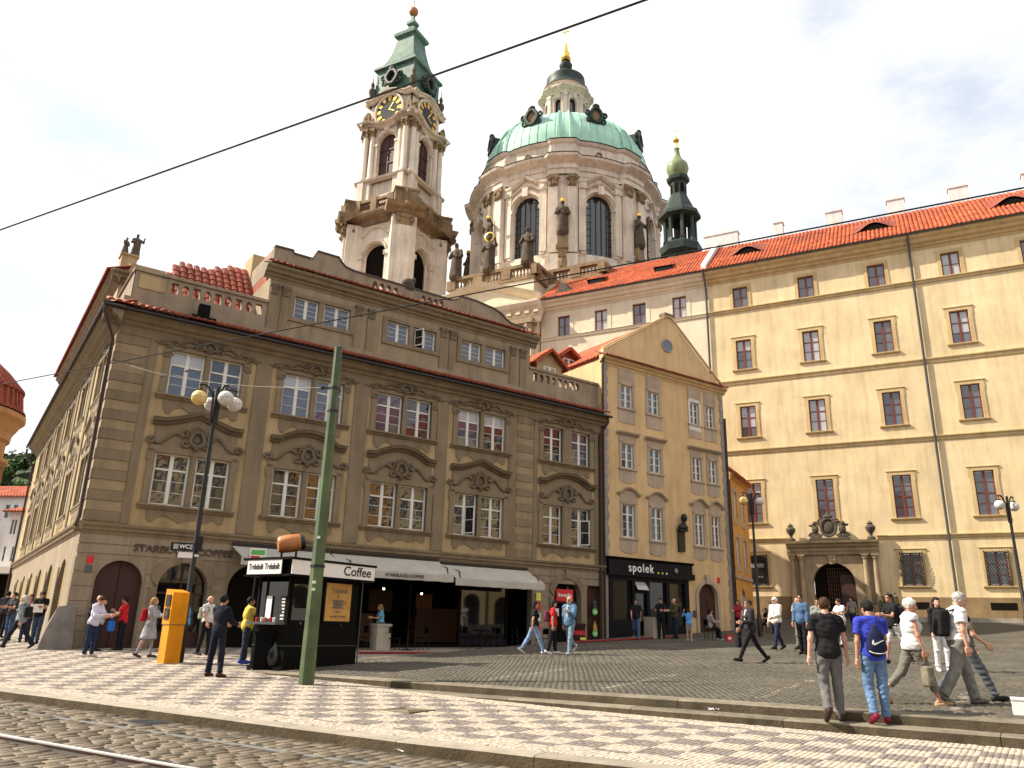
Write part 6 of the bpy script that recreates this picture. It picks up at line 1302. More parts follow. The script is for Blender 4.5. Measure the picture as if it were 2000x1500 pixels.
for k in range(7): P('chalk_mark', MB().box(-.016, -.011, .13, .13+random.uniform(.06, .15), 1.18+k*.08, 1.22+k*.08), 'sign_white', K)
P('drainpipe', MB().tube([(kw+.03, -.03, .05), (kw+.03, -.03, 2.2)], .018, 6), 'zinc', K)
rl_ = thing('pastry_roll_sign', 'large brown pastry roll with black end mounted above the kiosk', 'sign', (KX, KY, gz(KX, KY)+2.68), KR)
P('roll', MB().tube([(-.02+.52*q*math.cos(.5)*1.0, .62-.30*q, .34+.10*q) for q in (0, .1, .5, .9, 1)], [.17, .215, .23, .22, .2], 20), 'roll_brown', rl_, smooth=True)
P('end_cap', MB().tube([(.43, .33, .43), (.53, .27, .455)], [.185, .185], 18), 'dark_metal', rl_); P('post', MB().tube([(.08, .56, 0), (.08, .56, .3)], .03, 6).tube([(.40, .38, 0), (.40, .38, .3)], .03, 6), 'dark_metal', rl_)
x, y = KX-.62, KY+.35; bn = thing('rubbish_bin', 'black bin with a shiny rubbish bag beside the kiosk counter', 'bin', (x, y, gz(x, y)), .3)
P('body', MB().box(-.2, .2, -.2, .2, 0, .82).box(-.24, .24, -.24, .24, .82, .9), 'black_paint', bn); mat('bag_black', (.01, .01, .012), rough=.18, var=0, bump=.8, bscale=9, spec=.6)
sdf_obj('bag', [ell((.3, -.18, .3), (.2, .18, .32)), ell((.33, -.2, .55), (.1, .1, .18))], .035, 'bag_black', bn, .05)
# green tram mast
x, y = -4.13, 17.47; gp = thing('tram_mast', 'tall green faceted metal mast standing at the edge of the square', 'pole', (x, y, float(z_pav(x, y))))
P('shaft', MB().ngon([(.162, -.1), (.16, .4), (.095, 7.45)], 6, (0, 0), .25), 'pole_green', gp); P('cap', MB().ngon([(.1, 7.45), (.1, 7.5), (.02, 7.54)], 6, (0, 0), .25), 'pole_green', gp)
for z in (2.4, 5.9, 6.45): P('band', MB().ngon([(.175-.0108*z+.012, z), (.175-.0108*z+.012, z+.05)], 6, (0, 0), .25), 'dark_metal', gp)
P('bracket', MB().tube([(0, 0, 6.48), (-.3, .05, 6.5)], .03, 6).ball((-.3, .05, 6.5), .05, 6, 5), 'dark_metal', gp)
for z in (1.9, 2.05, 3.0): P('sticker', MB().box(-.045, .03, -.172+.0108*z-.012, -.155+.0108*z-.012, z, z+.06), 'paper_white', gp)
def lamp_post(name, lab, x, y, h, yaw, arms, gr, yel=True, bz=None):
    L_ = thing(name, lab, 'street lamp', (x, y, gz(x, y) if bz is None else bz), yaw, 'globe street lamps')
    P('post', MB().tube([(0, 0, 0), (0, 0, 1.0), (0, 0, 1.05), (0, 0, h*.62), (0, 0, h*.63), (0, 0, h)], [.11, .105, .075, .065, .058, .055], 12), 'dark_metal', L_, smooth=True)
    for i, (ax_, ay) in enumerate(arms):
        d = Vector((ax_, ay, 0)); u = d.normalized()
        P('arm', MB().tube([u*.09+Vector((0, 0, h-1.1)), u*.10+Vector((0, 0, h-.35)), u*.22+Vector((0, 0, h-.10)), d*.75+Vector((0, 0, h+.02)), d*1.08+Vector((0, 0, h+.0))], .032, 8), 'dark_metal', L_, smooth=True)
        P('hanger', MB().tube([d+Vector((0, 0, h)), d+Vector((0, 0, h-.16))], .02, 6).tube([d+Vector((0, 0, h-.16)), d+Vector((0, 0, h-.2))], .09, 10), 'dark_metal', L_)
        P('globe', MB().ball(d+Vector((0, 0, h-.2-gr*.93)), gr, 20, 14), 'globe_yellow' if (yel and i == 0) else 'globe_white', L_, smooth=True)
        P('globe_wire', MB().tube([d+Vector((gr*1.01*math.cos(a), gr*1.01*math.sin(a), h-.2-gr*.93)) for a in [k*.524 for k in range(12)]], .006, 4, True), 'dark_metal', L_) if h > 7 else None
    return L_
lx, ly = -8.75, 22.35
LP = lamp_post('street_lamp', 'tall black lamp post with four globes before the corner house', lx, ly, 7.75, 0, [(-.42, -.25), (-.30, .45), (.36, -.25), (.40, .42)], .225)
sg2 = thing('direction_sign', 'dark restroom direction sign with white letters fixed to the lamp post', 'sign', (lx, ly-.07, gz(lx, ly)+3.05), R_(14))
P('board', MB().box(-.62, -.03, -.02, .0, -.11, .11).box(.04, .2, -.06, .06, -.1, .3), 'dark_metal', sg2); obj('lettering', text_mesh('WC', .15, 'letter_white', .003, 0, .003), sg2, (-.26, -.025, 0)); P('pictogram', MB().box(-.55, -.42, -.026, -.02, -.07, .07).box(-.12, -.05, -.026, -.02, -.07, .07), 'glass_blind', sg2)
P('lower_plate', MB().box(-.40, -.02, -.02, .0, -.30, -.15).box(.03, .14, -.03, .0, -.26, -.2), 'sign_white', sg2)
lamp_post('street_lamp', 'black lamp post with two globes in front of the lane house', 12.2, 39.2, 6.9, 0, [(-.42, -.05), (.42, .05)], .22, True)
lamp_post('street_lamp', 'grey lamp post with white globes near the right end of the college', 20.9, 32.6, 5.85, .3, [(-.45, 0), (.45, .1)], .2, False)
# parking ticket machine
mx_, my_ = -8.9, 22.0; mc = thing('ticket_machine', 'bright yellow parking ticket machine on the checkered pavement', 'ticket machine', (mx_, my_, gz(mx_, my_)), R_(52))
mc.scale = (.88, .88, 1.0)
P('body', MB().slab([(-.25, -.19), (.25, -.19), (.25, .19), (-.25, .19)], 0, 1.0).slab([(-.27, -.21), (.27, -.21), (.27, .21), (-.27, .21)], 1.0, 1.82).add([(-.27, -.21, 1.82), (.27, -.21, 1.82), (.27, .21, 1.9), (-.27, .21, 1.9), (-.27, .21, 1.82), (.27, .21, 1.82)], [(0, 1, 2, 3), (0, 3, 4), (1, 5, 2), (2, 5, 4, 3)]), 'machine_yellow', mc)
P('screen', MB().box(-.30, -.271, -.13, .12, 1.45, 1.75), 'ink', mc); P('panel', MB().box(-.30, -.271, -.13, .12, 1.12, 1.40), 'ink', mc); P('keypad', MB().box(-.305, -.30, -.08, .05, 1.2, 1.32), 'zinc', mc); P('seam', MB().box(-.275, .275, -.215, .215, .985, 1.0), 'plinth_brown', mc)
ps = at(503, 1090, 24.5); sv_ = thing('service_sign', 'small white green and red sign board behind the kiosk', 'sign', (ps.x, ps.y, ground(ps.x, ps.y)), R_(14))
hz_ = ps.z-ground(ps.x, ps.y); P('post', MB().tube([(0, .05, 0), (0, .05, hz_+.2)], .03, 6), 'dark_metal', sv_); P('board', MB().box(-.24, .24, 0, .03, hz_-.28, hz_+.3), 'sign_white', sv_)
P('green_bar', MB().box(-.2, .2, -.006, 0, hz_+.1, hz_+.24), 'sign_green', sv_); P('red_bar', MB().box(-.2, .06, -.006, 0, hz_-.02, hz_+.06), 'sign_red', sv_); P('red_bar', MB().box(-.16, .06, -.006, 0, hz_-.22, hz_-.1), 'sign_red', sv_); P('arrow_panel', MB().box(.1, .2, -.006, 0, hz_-.18, hz_+.02), 'sign_green', sv_)
# overhead wires
def wire(lab, pts, r, sag=0.):
    n = 24; P0, P1 = Vector(pts[0]), Vector(pts[1]); q = [P0.lerp(P1, i/n)+Vector((0, 0, -sag*4*(i/n)*(1-i/n))) for i in range(n+1)]
    return tag(P('overhead_wire', MB().tube(q, r, 5), 'dark_metal', None), lab, 'wire', 'tram wires')
d1 = Vector((7.5, -4.07, 0)); a1 = Vector((-6.54, 8.88, 6.2)); wire('thick dark overhead cable crossing the sky in front of the tower', (a1-d1*3, a1+d1*3), .010)
d2 = Vector((16.9, -8.9, 0)); a2 = Vector((-11.3, 16.5, 6.4)); wire('thin tram wire crossing in front of the corner house upper windows', (a2-d2*1.5, a2+d2*1.6), .011)
p0 = Vector((-4.43, 17.52, float(z_pav(x, y))+6.5)); w0 = Vector((AX, AY, AZ))+UA*.3+NA*.05+Vector((0, 0, 9.6)); wire('slack span wire from the green mast to the house corner', (p0, w0), .006, .25)
q = p0.lerp(w0, .58); tag(P('wire_fitting', MB().tube([q, q+Vector((-.5, -.5, -.35))], .012, 5).ball(q, .045, 6, 5).ball(q+Vector((-.5, -.5, -.35)), .045, 6, 5), 'zinc', None), 'small metal hanger joining two wires beside the house corner', 'wire fitting')
for k, (y0, y1, z) in enumerate(((12, 20, 6.5), (15, 25, 5.3))):
    s0 = Vector((AX, AY, AZ))-NA*y0+Vector((0, 0, z)); wire(['upper', 'lower'][k]+' thin wire leaving the side facade over the side street', (s0, s0+Vector((-9, 6, .8))), .008)
# planters, bin, red hose, white box, cafe furniture
for x, y, l in ((-4.75, 31.3, 'pale concrete planter post in front of the cafe opening'), (6.75, 37.4, 'pale concrete planter post in front of the black shopfront')):
    t = thing('planter', l, 'planter', (x, y, gz(x, y)), AR, 'concrete planters'); P('body', MB().box(-.29, .29, -.29, .29, 0, .92).box(-.31, .31, -.31, .31, .86, .95), 'concrete', t); P('soil', MB().box(-.25, .25, -.25, .25, .95, .96), 'road_bed', t)
    lf = MB()
    for k in range(40): a, b = random.uniform(-.22, .22), random.uniform(-.22, .22); lf.add([(a, b, .95), (a+.03, b, .96), (a+random.uniform(-.06, .06), b, 1.02)], [(0, 1, 2)])
    me = lf.mesh('leaves', 'foliage'); me.color_attributes.new('tint', 'FLOAT_COLOR', 'POINT').data.foreach_set('color', [1.]*4*len(me.vertices)); obj('leaves', me, t)
x, y = 3.2, 36.0; t = thing('rubbish_bin', 'dark red bin with yellow label outside the arched shop', 'bin', (x, y, gz(x, y)), AR); P('body', MB().lathe([(.28, 0), (.3, .1), (.3, .95), (.34, 1.0), (.34, 1.1), (.0, 1.15)], 18), 'door_red_dark', t, smooth=True); P('band', MB().lathe([(.305, .62), (.305, .8)], 18), 'sign_red', t); P('label', MB().box(-.14, .14, -.325, -.30, .42, .52), 'letter_yellow', t)
hp = [(-5.0, 28.3), (-2.4, 29.7), (.26, 31.4), (2.9, 33.4), (5.6, 36.0), (8.3, 38.6)]; tag(P('red_hose', MB().tube([(a, b, gz(a, b)+.05) for a, b in hp], .04, 6), 'hose_red', None), 'long red hose lying on the ground along the shaded terrace edge', 'hose')
x, y = 7.55, 11.9; t = thing('white_box', 'white box standing on the square at the right edge', 'box', (x, y, gz(x, y)), R_(-30)); P('body', MB().box(-.28, .35, -.15, .15, 0, .2), 'sign_white', t); P('lid', MB().box(-.29, .36, -.16, .16, .2, .225), 'sign_white', t)
for i, (s, t_) in enumerate(((4.62, 4.75), (4.60, 4.62), (-.12, 7.05))):
    x, y = (xy if s > 0 else xyk)(s, t_); z = (float(z_sq(x, y))-.12 if s > 0 else float(z_road(x, y))+.02); v = [(random.uniform(-.07, .07), random.uniform(-.05, .05), random.uniform(.0, .05)) for _ in range(7)]
    tag(P('litter', MB().add(v, [(0, 1, 2), (0, 2, 3), (2, 3, 4), (4, 5, 1), (5, 6, 2)]), 'paper_white', None, (x, y, z+.02)), ['larger scrap of white paper on the lower step', 'smaller scrap of white paper on the lower step', 'crumpled wrapper lying in the gutter by the kerb'][i], 'litter')
ch = MB(); 
def make_chair(lab, x, y, rz):
    c = thing('cafe_chair', lab, 'chair', (x, y, gz(x, y)), rz, 'cafe chairs'); P('seat', MB().box(-.21, .21, -.2, .2, .43, .46), 'black_paint', c); P('backrest', MB().box(-.2, .2, -.22, -.19, .62, .86), 'black_paint', c)
    for a in (-.19, .19):
        P('leg', MB().tube([(a, -.19, 0), (a, -.2, .88)], .014, 6), 'dark_metal', c); P('leg', MB().tube([(a, .19, 0), (a, .17, .44)], .014, 6), 'dark_metal', c)
def make_table(lab, x, y):
    c = thing('cafe_table', lab, 'table', (x, y, gz(x, y)), 0, 'cafe tables'); P('top', MB().lathe([(0, .71), (.36, .71), (.36, .74), (0, .74)], 20), 'black_paint', c); P('stand', MB().tube([(0, 0, 0), (0, 0, .71)], .03, 8), 'dark_metal', c); P('foot', MB().lathe([(.24, 0), (.24, .03), (0, .05)], 16), 'dark_metal', c)
for k, (u, f_) in enumerate(((9.2, 1.2), (11.6, 1.6), (15.2, 1.3), (17.4, 1.7))):
    q = Vector((AX, AY, 0))+UA*u+NA*f_; make_table(['first', 'second', 'third', 'fourth'][k]+' dark cafe table from the left under the awnings', q.x, q.y)
    for s in (-1, 1): q2 = q+UA*s*.62; make_chair(('left' if s < 0 else 'right')+' dark chair at the '+['first', 'second', 'third', 'fourth'][k]+' table under the awnings', q2.x, q2.y, AR+s*math.pi/2)
P('wall_seam', MB().box(1.04, 1.06, -.006, 0, .1, 1.1).box(0, kw, -.006, 0, .56, .575).box(-.006, 0, 0, kd, .56, .575), 'zinc', K); P('hinge', MB().box(.4, .46, -.02, 0, 1.08, 1.14).box(1.8, 1.86, -.02, 0, 1.08, 1.14), 'zinc', K)
for k in range(5): P('paper_cup', MB().lathe([(.028, 0), (.04, .1), (.042, .1), (.0, .11)], 8), ['paper_white', 'sign_red', 'roll_brown'][k % 3], K, (-.2+.03*(k % 2), .25+k*.16, 1.12))
P('price_list', MB().box(-.012, .0, .62, .82, 1.2, 1.75), 'paper_white', K); P('spice_jar', MB().box(.1, .16, .3, .36, 1.5, 1.62).box(.1, .16, .42, .48, 1.5, 1.6), 'roll_brown', K)
CAF = [(1385, 1248), (1425, 1246), (1500, 1240)]
# ------------------------------------------------------------------ people
CL = {}
def cloth(c, rough=.9):
    k = tuple(round(v, 3) for v in c)+(rough,)
    if k not in CL: CL[k] = mat('cloth_%d' % len(CL), c, rough, var=.25, vscale=5, bump=.7, bscale=11, spec=.2).name
    return CL[k]
for i, c in enumerate(((.56, .30, .20), (.46, .235, .15), (.62, .36, .26))): mat('skin_%d' % i, c, .55, var=.08, vscale=12, bump=.05, spec=.35)
mat('lens_dark', (.006, .006, .008), rough=.1, var=0, bump=0, spec=.6); plain('eye_dark', (.03, .02, .015), .3)
BLK = (.012, .012, .014); NAVY = (.02, .025, .05); JEAN = (.06, .10, .19); LJEAN = (.20, .30, .48); WHT = (.60, .59, .60); GRY = (.13, .125, .125); LGRY = (.42, .44, .47); RED = (.50, .02, .03); YEL = (.62, .48, .09); BLUE = (.035, .05, .40); DEN = (.10, .19, .30); KHA = (.18, .16, .12); CREAM = (.68, .64, .55); GREEN = (.08, .09, .05); PINK = (.55, .30, .30); LAV = (.60, .58, .72); SKY = (.10, .30, .62)
HAIRS = {'brown': (.06, .03, .015), 'black': (.012, .010, .009), 'blond': (.30, .19, .075), 'white': (.70, .68, .65), 'grey': (.40, .39, .37)}
def rotm(yaw, pitch):                                     # columns = local axes in body space
    cy, sy, cp, sp = math.cos(yaw), math.sin(yaw), math.cos(pitch), math.sin(pitch)
    Rz = np.array([[cy, -sy, 0], [sy, cy, 0], [0, 0, 1]]); Rx = np.array([[1, 0, 0], [0, cp, -sp], [0, sp, cp]]); return Rz@Rx
def person(label, x, y, face, H=1.72, sex='m', legs=((0, 0), (0, 0)), arms=((.05, .10, .15), (.05, .10, .15)), lean=0., head=(0., 0.), top=BLK, sleeve='short', bottom=JEAN, btype='trousers', shoe=BLK, hair='brown', hstyle='short', skin=0, glasses=False, bag=None, bagc=BLK, fat=1., coat=None, seat=None, group=None, spread=.02, hem=-.06, shirt_hem=None, z=None, scarf=None, belt=False):
    """face: direction in degrees (math angle). legs: (hip flex, knee flex) L,R; arms: (shoulder flex, abduction, elbow flex) L,R (radians)"""
    f = H/1.75; w = sex == 'w'; near = math.hypot(x, y) < 16; hv = (.013 if near else .021)
    sw = (.160 if w else .182)*fat; hipw = .088; hz = .93
    legp = []; low = 9
    for s, (hf, kf) in zip((-1, 1), legs):
        hip = np.array([s*hipw, 0, hz]); a = hf; kn = hip+.43*nv([s*spread, math.sin(a), -math.cos(a)]); b = hf-kf; an = kn+.42*nv([s*spread*.8, math.sin(b), -math.cos(b)])
        fp = max(-.35, min(1.0, -b*.9)) if b < 0 else -b*.5                          # toe pitch down when the shin trails
        fd = np.array([s*.12, math.cos(fp), -math.sin(fp)]); dn = np.array([0, -math.sin(fp), -math.cos(fp)])
        heel = an+dn*.06-fd*.05; toe = an+dn*.062+fd*.165; legp.append((hip, kn, an, heel, toe)); low = min(low, heel[2]-.028, toe[2]-.026)
    dz = -low if seat is None else seat-hz+.10
    sh_ = np.array([0, 0, dz]); legp = [tuple(p+sh_ for p in L_) for L_ in legp]; hc = np.array([0, 0, hz+dz])
    Tm = rotm(0, -lean); T_ = lambda q: hc+Tm@(np.asarray(q, float)-np.array([0, 0, hz]))   # torso frame
    def tor(g, gb=0.):                                      # torso volume inflated by g
        q = [ell(T_((0, .0, 1.27)), ((.155 if w else .172)*fat+g, .112*fat+g, .205+g), Tm), ell(T_((0, .012, 1.09)), ((.128 if w else .140)*fat+g, .105*fat+g, .17+g), Tm), ell(T_((0, 0, .965)), ((.165 if w else .155)*fat+g+gb, .118*fat+g+gb, .125+g), Tm),
             cap(T_((-sw+.02, 0, 1.425)), T_((sw-.02, 0, 1.425)), .058+g), cap(T_((-.06, -.01, 1.46)), T_((.06, -.01, 1.46)), .05+g)]
        if w: q += [ell(T_((-.07, .095, 1.27)), (.065+g, .06+g, .065+g), Tm), ell(T_((.07, .095, 1.27)), (.065+g, .06+g, .065+g), Tm)]
        return q
    armp = []
    for s, ar in zip((-1, 1), arms):
        sf, ab, el = ar[:3]; tw = ar[3] if len(ar) > 3 else .25
        s0 = T_((s*sw, 0, 1.42)); d = Tm@nv((s*math.sin(ab), math.sin(sf), -math.cos(sf)*math.cos(ab))); e_ = s0+.285*d
        g = sf+el; d2 = Tm@nv((s*(math.sin(ab)*.6-tw*math.sin(el)), math.sin(g), -math.cos(g))); wr = e_+.25*d2; armp.append((s0, e_, wr, d2, s))
    S = lambda prims: prims
    hm = rotm(head[0], -lean*.5+head[1]); nb = T_((0, -.005, 1.47)); hcn = nb+Tm@np.array([0, .015, .05])+hm@np.array([0, .02, .105])
    HH = lambda q: hcn+hm@np.asarray(q, float)
    # body: one skin surface (coarse trunk and limbs, finer head and hands welded into the same mesh)
    body = tor(-.016)+[cap(nb-np.array([0, 0, .03]), HH((0, -.02, -.06)), .056 if not w else .048, .05 if not w else .043)]
    for hip, kn, an, heel, toe in legp: body += [cap(hip, kn, .072*fat, .046), cap(kn, an, .046, .033), cap(kn+(an-kn)*.15, kn+(an-kn)*.5, .046 if btype not in ('shorts', 'capri', 'dress') else .052, .04), cap(heel+np.array([0, 0, .02]), toe, .03, .022)]
    for s0, e_, wr, d2, s in armp: body += [cap(s0, e_, .044*fat if not w else .036, .036), cap(e_, wr, .037, .025)]
    parts = [sdf_mesh(body, hv, .03)]
    hd = [ell(HH((0, -.012, .028)), (.074, .094, .088), hm), ell(HH((0, .022, -.045)), (.056, .066, .068), hm), ell(HH((0, .05, -.085)), (.03, .028, .026), hm), cap(HH((0, .082, .012)), HH((0, .104, -.026)), .009, .014), cap(HH((-.03, .076, .03)), HH((.03, .076, .03)), .014), cap(HH((-.02, .082, -.058)), HH((.02, .082, -.058)), .009)]
    hd += [ell(HH((s*.076, -.012, -.008)), (.011, .02, .032), hm) for s in (-1, 1)]+[ell(HH((s*.042, .062, -.02)), (.024, .022, .022), hm) for s in (-1, 1)]
    parts.append(sdf_mesh(hd, .009 if near else .014, .018))
    for s0, e_, wr, d2, s in armp:                          # hand: palm, four unequal curled fingers, thumb at the side of the palm
        side = nv(np.cross(d2, Tm@np.array([s*1., 0, 0.]))); 
        if side[1] < 0: side = -side                        # towards the thumb
        pl = nv(np.cross(d2, side))*-s; c0 = wr+d2*.015; hp_ = [rbx(wr+d2*.055, (.012, .036, .034), .010, np.stack([pl, side, d2], 1))]
        for q, (o, ln) in enumerate(((.031, .068), (.011, .078), (-.010, .072), (-.030, .056))):
            k0 = wr+d2*.09+side*o; k1 = k0+(d2*.88-pl*s*0+(-pl)*.0)*ln*.5+np.array([0, 0, 0]); inw = Tm@np.array([-s*1., 0, 0]); k1 = k0+nv(d2+.35*inw)*ln*.55; k2 = k1+nv(d2+1.0*inw)*ln*.5; hp_ += [cap(k0, k1, .0092, .0088), cap(k1, k2, .0088, .0075)]
        t0 = wr+d2*.03+side*.034; t1 = t0+nv(d2*.7+side*.7)*.04; t2 = t1+nv(d2+side*.15)*.03; hp_ += [cap(t0, t1, .0115, .010), cap(t1, t2, .010, .0085), cap(wr-d2*.02, wr+d2*.03, .025, .024)]
        parts.append(sdf_mesh(hp_, .0062 if near else .0085, .006))
    V = np.concatenate([p[0] for p in parts]); off = np.cumsum([0]+[len(p[0]) for p in parts[:-1]]); Q = np.concatenate([p[1]+o for p, o in zip(parts, off)])
    gzv = ground(x, y) if z is None else z
    root = thing('person', label, 'person', (x, y, gzv), R_(face-90), group); root.scale = (f, f, f)
    obj('body', big_mesh('body', V, Q, 'skin_%d' % skin, None, True), root)
    k_ = .022
    def garment(name, prims, col, cuts=(), k=k_): return sdf_obj(name, prims, hv, cloth(col), root, k, cuts, amp=.0055 if btype != 'leggings' or name != 'trousers' else .002, fr=26.)
    up = Tm@np.array([0, 0, 1.]); dnv = -up
    # trousers / shorts / skirt
    tr = [ell(T_((0, 0, .965)), ((.165 if w else .155)*fat+.012, .118*fat+.014, .125), Tm, (T_((0, 0, 1.04)), up))]
    if btype != 'dress':
        for hip, kn, an, heel, toe in legp:
            end = an if btype != 'shorts' else kn; loose = .024 if btype == 'loose' else .014
            if btype == 'leggings': loose = .007
            tr.append(cap(hip+np.array([0, 0, .02]), kn, .084*fat+loose, .056+loose*1.3, None if btype != 'shorts' else (kn, nv(kn-hip))))
            if btype != 'shorts': cp = an-(an-kn)*(.30 if btype == 'capri' else -.02); tr.append(cap(kn, an, .056+loose*1.3, .044+loose*(1.6 if btype == 'loose' else 1.), (cp, nv(an-kn))))
            if btype in ('trousers', 'loose') : tr += [ell(an-(an-kn)*.10, (.056+loose, .058+loose, .022)), ell(kn+np.array([0, .012, -.03]), (.062+loose, .062+loose, .03))]   # folds
        garment('trousers' if btype != 'shorts' else 'shorts', tr, bottom)
    else:
        kz = (legp[0][1]+legp[1][1])/2; garment('leggings', [c for hip, kn, an, heel, toe in legp for c in (cap(hip, kn, .08, .052), cap(kn, an, .058, .041))], bottom)
        tr = [cap(T_((0, 0, 1.0)), (kz+hc)/2*np.array([1, 1, 0])+np.array([0, 0, kz[2]+.08]), .15, .235, (np.array([0, 0, kz[2]+.02]), np.array([0, 0, -1.])))]
    # upper garment
    g = .016 if coat is None else .010
    def upper_g(g, col, name, sl, hemz, open_=False):
        q = [(*p[:-1], (T_((0, 0, .93+hemz)), dnv)) if p[0] != 'c' else p for p in tor(g, .012)]
        if name == 'dress': q += tr
        q.append(cap(T_((0, .005, 1.2)), T_((0, .005, .93+hemz-.05)), .13*fat+g, .145*fat+g+.008, (T_((0, 0, .93+hemz)), dnv)) if False else ell(T_((0, .004, 1.0)), ((.150 if w else .142)*fat+g+.012, .12*fat+g+.016, .2), Tm, (T_((0, 0, .93+hemz)), dnv)))
        for s0, e_, wr, d2, s in armp:
            if sl == 'none': q.append(cap(s0, s0+(e_-s0)*.25, .055*fat+g*.6, .052*fat+g*.6, (s0+(e_-s0)*.14, nv(e_-s0)))); continue
            if sl == 'short': q.append(cap(s0, s0+(e_-s0)*.9, .052*fat+g, .056*fat+g, (s0+(e_-s0)*.62, nv(e_-s0))))
            else: q += [cap(s0, e_, .050*fat+g, .043+g), cap(e_, wr, .044+g, .033+g*.9, (e_+(wr-e_)*(.97 if sl == 'long' else .35), nv(wr-e_))), ell(e_, (.05+g, .05+g, .05+g))]
        return garment(name, q, col)
    if coat is not None: upper_g(.006, top, 'shirt', 'none', hem if shirt_hem is None else shirt_hem); upper_g(.026, coat, 'jacket', sleeve, hem)
    else: upper_g(.016, top, 'dress' if btype == 'dress' else 'shirt', sleeve, hem)
    if coat is not None:                                     # shirt front showing between the lapels
        sdf_obj('shirt_front', [ell(T_((0, .108*fat+.022, 1.24)), (.055, .03, .2), Tm), ell(T_((0, .09, 1.43)), (.05, .04, .05), Tm)], hv*.8, cloth(top), root, .02)
    elif sleeve != 'none' : sdf_obj('collar', [cap(T_((.055*math.cos(a), -.005+.05*math.sin(a), 1.468)), T_((.055*math.cos(a+.7), -.005+.05*math.sin(a+.7), 1.468)), .018) for a in [k*.7 for k in range(9)]], hv*.7, cloth(top), root, .01)
    if belt: sdf_obj('belt', [ell(T_((0, 0, .985)), (.17*fat+.012, .128*fat+.016, .022), Tm)], hv*.8, cloth(BLK), root, .01)
    if scarf is not None: sdf_obj('scarf', [cap(T_((.08*math.cos(a), .01+.07*math.sin(a), 1.455)), T_((.08*math.cos(a+.8), .01+.07*math.sin(a+.8), 1.455)), .03) for a in [k*.8 for k in range(8)]]+[cap(T_((.03, .1, 1.43)), T_((.06, .14, 1.22)), .03, .035)], hv*.8, cloth(scarf), root, .02)
    # shoes
    for hip, kn, an, heel, toe in legp:
        d = toe-heel; dn = np.array([0, 0, -1.]); m_ = [cap(heel+np.array([0, 0, .012]), toe, .040, .036), ell((heel+toe)/2+np.array([0, 0, .018]), (.042, .10, .038), rotm(math.atan2(-d[0], d[1]), math.atan2(d[2], math.hypot(d[0], d[1])))), cap(an-np.array([0, 0, .01]), heel+np.array([0, 0, .03]), .042, .042)]
        if btype == 'capri' or bag == 'sandals': m_ = [cap(heel-np.array([0, 0, .012]), toe-np.array([0, 0, .012]), .040, .04), cap(toe-.35*d+np.array([-.05, 0, .0]), toe-.35*d+np.array([.05, 0, .03]), .014)]
        o = sdf_obj('shoe', m_, hv*.75, cloth(shoe, .6), root, .02)
    # hair
    fwd = hm@np.array([0, 1., 0]); cutp = (HH((0, .048, .02)), nv(hm@np.array([0, .80, -.62])))
    if hstyle != 'bald':
        hq = [ell(HH((0, -.018, .034)), (.086, .104, .098), hm, cutp)]
        if hstyle in ('long', 'bob'):
            ln = .30 if hstyle == 'long' else .12
            hq += [cap(HH((s*.052, -.055, .0)), HH((s*.055, -.075, -ln)), .05, .035) for s in (-1, 1)]+[cap(HH((0, -.08, .0)), HH((0, -.095, -ln)), .055, .045)]
        if hstyle == 'bun': hq += [ell(HH((0, -.12, .05)), (.045, .04, .045))]
        sdf_obj('hair', hq, .008 if near else .013, cloth(HAIRS[hair], .75), root, .012, amp=.0065, fr=70.)
    else: sdf_obj('hair', [ell(HH((0, -.045, -.005)), (.082, .08, .045), hm, cutp)], .012, cloth(HAIRS[hair], .75), root, .01)
    if glasses: o = sdf_obj('sunglasses', [ell(HH((s*.034, .086, .008)), (.029, .014, .022), hm) for s in (-1, 1)]+[cap(HH((s*.06, .07, .015)), HH((s*.082, -.01, .01)), .005) for s in (-1, 1)], .008, 'lens_dark', root, .006)
    else:
        for s in (-1, 1): obj('eye', EYE, root, HH((s*.033, .078, .010)))
    # carried things that move with the wearer
    bk = lambda q: T_(q)
    if bag in ('backpack', 'sling'):
        sz = (.15, .07, .21) if bag == 'backpack' else (.12, .05, .18)
        b_ = sdf_obj('backpack', [rbx(bk((0, -.19*max(1, fat)-.02, 1.22)), (sz[0]-.04, sz[1]-.03, sz[2]-.05), .05, Tm), rbx(bk((0, -.28, 1.13)), (.07, .01, .06), .03, Tm)], hv, cloth(bagc), root, .03)
        sdf_obj('strap', [cap(bk((s*.1, -.14, 1.42)), bk((s*.11, .02, 1.49)), .016) for s in (-1, 1)]+[cap(bk((s*.11, .02, 1.49)), bk((s*.12, .135*fat, 1.32)), .016) for s in (-1, 1)]+[cap(bk((s*.12, .135*fat, 1.32)), bk((s*.15, -.05, 1.1)), .016) for s in (-1, 1)], hv*.7, cloth(bagc), root, .01)
    if bag == 'drawstring':
        sdf_obj('drawstring_bag', [ell(bk((0, -.175, 1.13)), (.135, .075, .19), Tm), ell(bk((0, -.17, 1.05)), (.15, .085, .13), Tm), ell(bk((0, -.15, 1.32)), (.05, .04, .07), Tm)], hv, cloth((.012, .016, .05)), root, .05)
        sdf_obj('strap', [cap(bk((s*.03, -.16, 1.34)), bk((s*.13, -.05, 1.475)), .008) for s in (-1, 1)]+[cap(bk((s*.13, -.05, 1.475)), bk((s*.14, .12, 1.36)), .008) for s in (-1, 1)], .008, cloth((.012, .016, .05)), root, .006)
        sw_ = MB().prism([(-.085+.17*a, 1.085+.15*b) for a, b in ((1, .52), (.62, .30), (.38, .12), (.24, .04), (.12, .03), (.03, .10), (.0, .22), (.04, .38), (.13, .54), (.12, .40), (.15, .30), (.24, .25), (.38, .27))][::-1], -.268, -.250)    # white tick mark and hem line on the bag
        me = sw_.mesh('logo', 'letter_white'); o = obj('logo', me, root, (0, 0, dz))
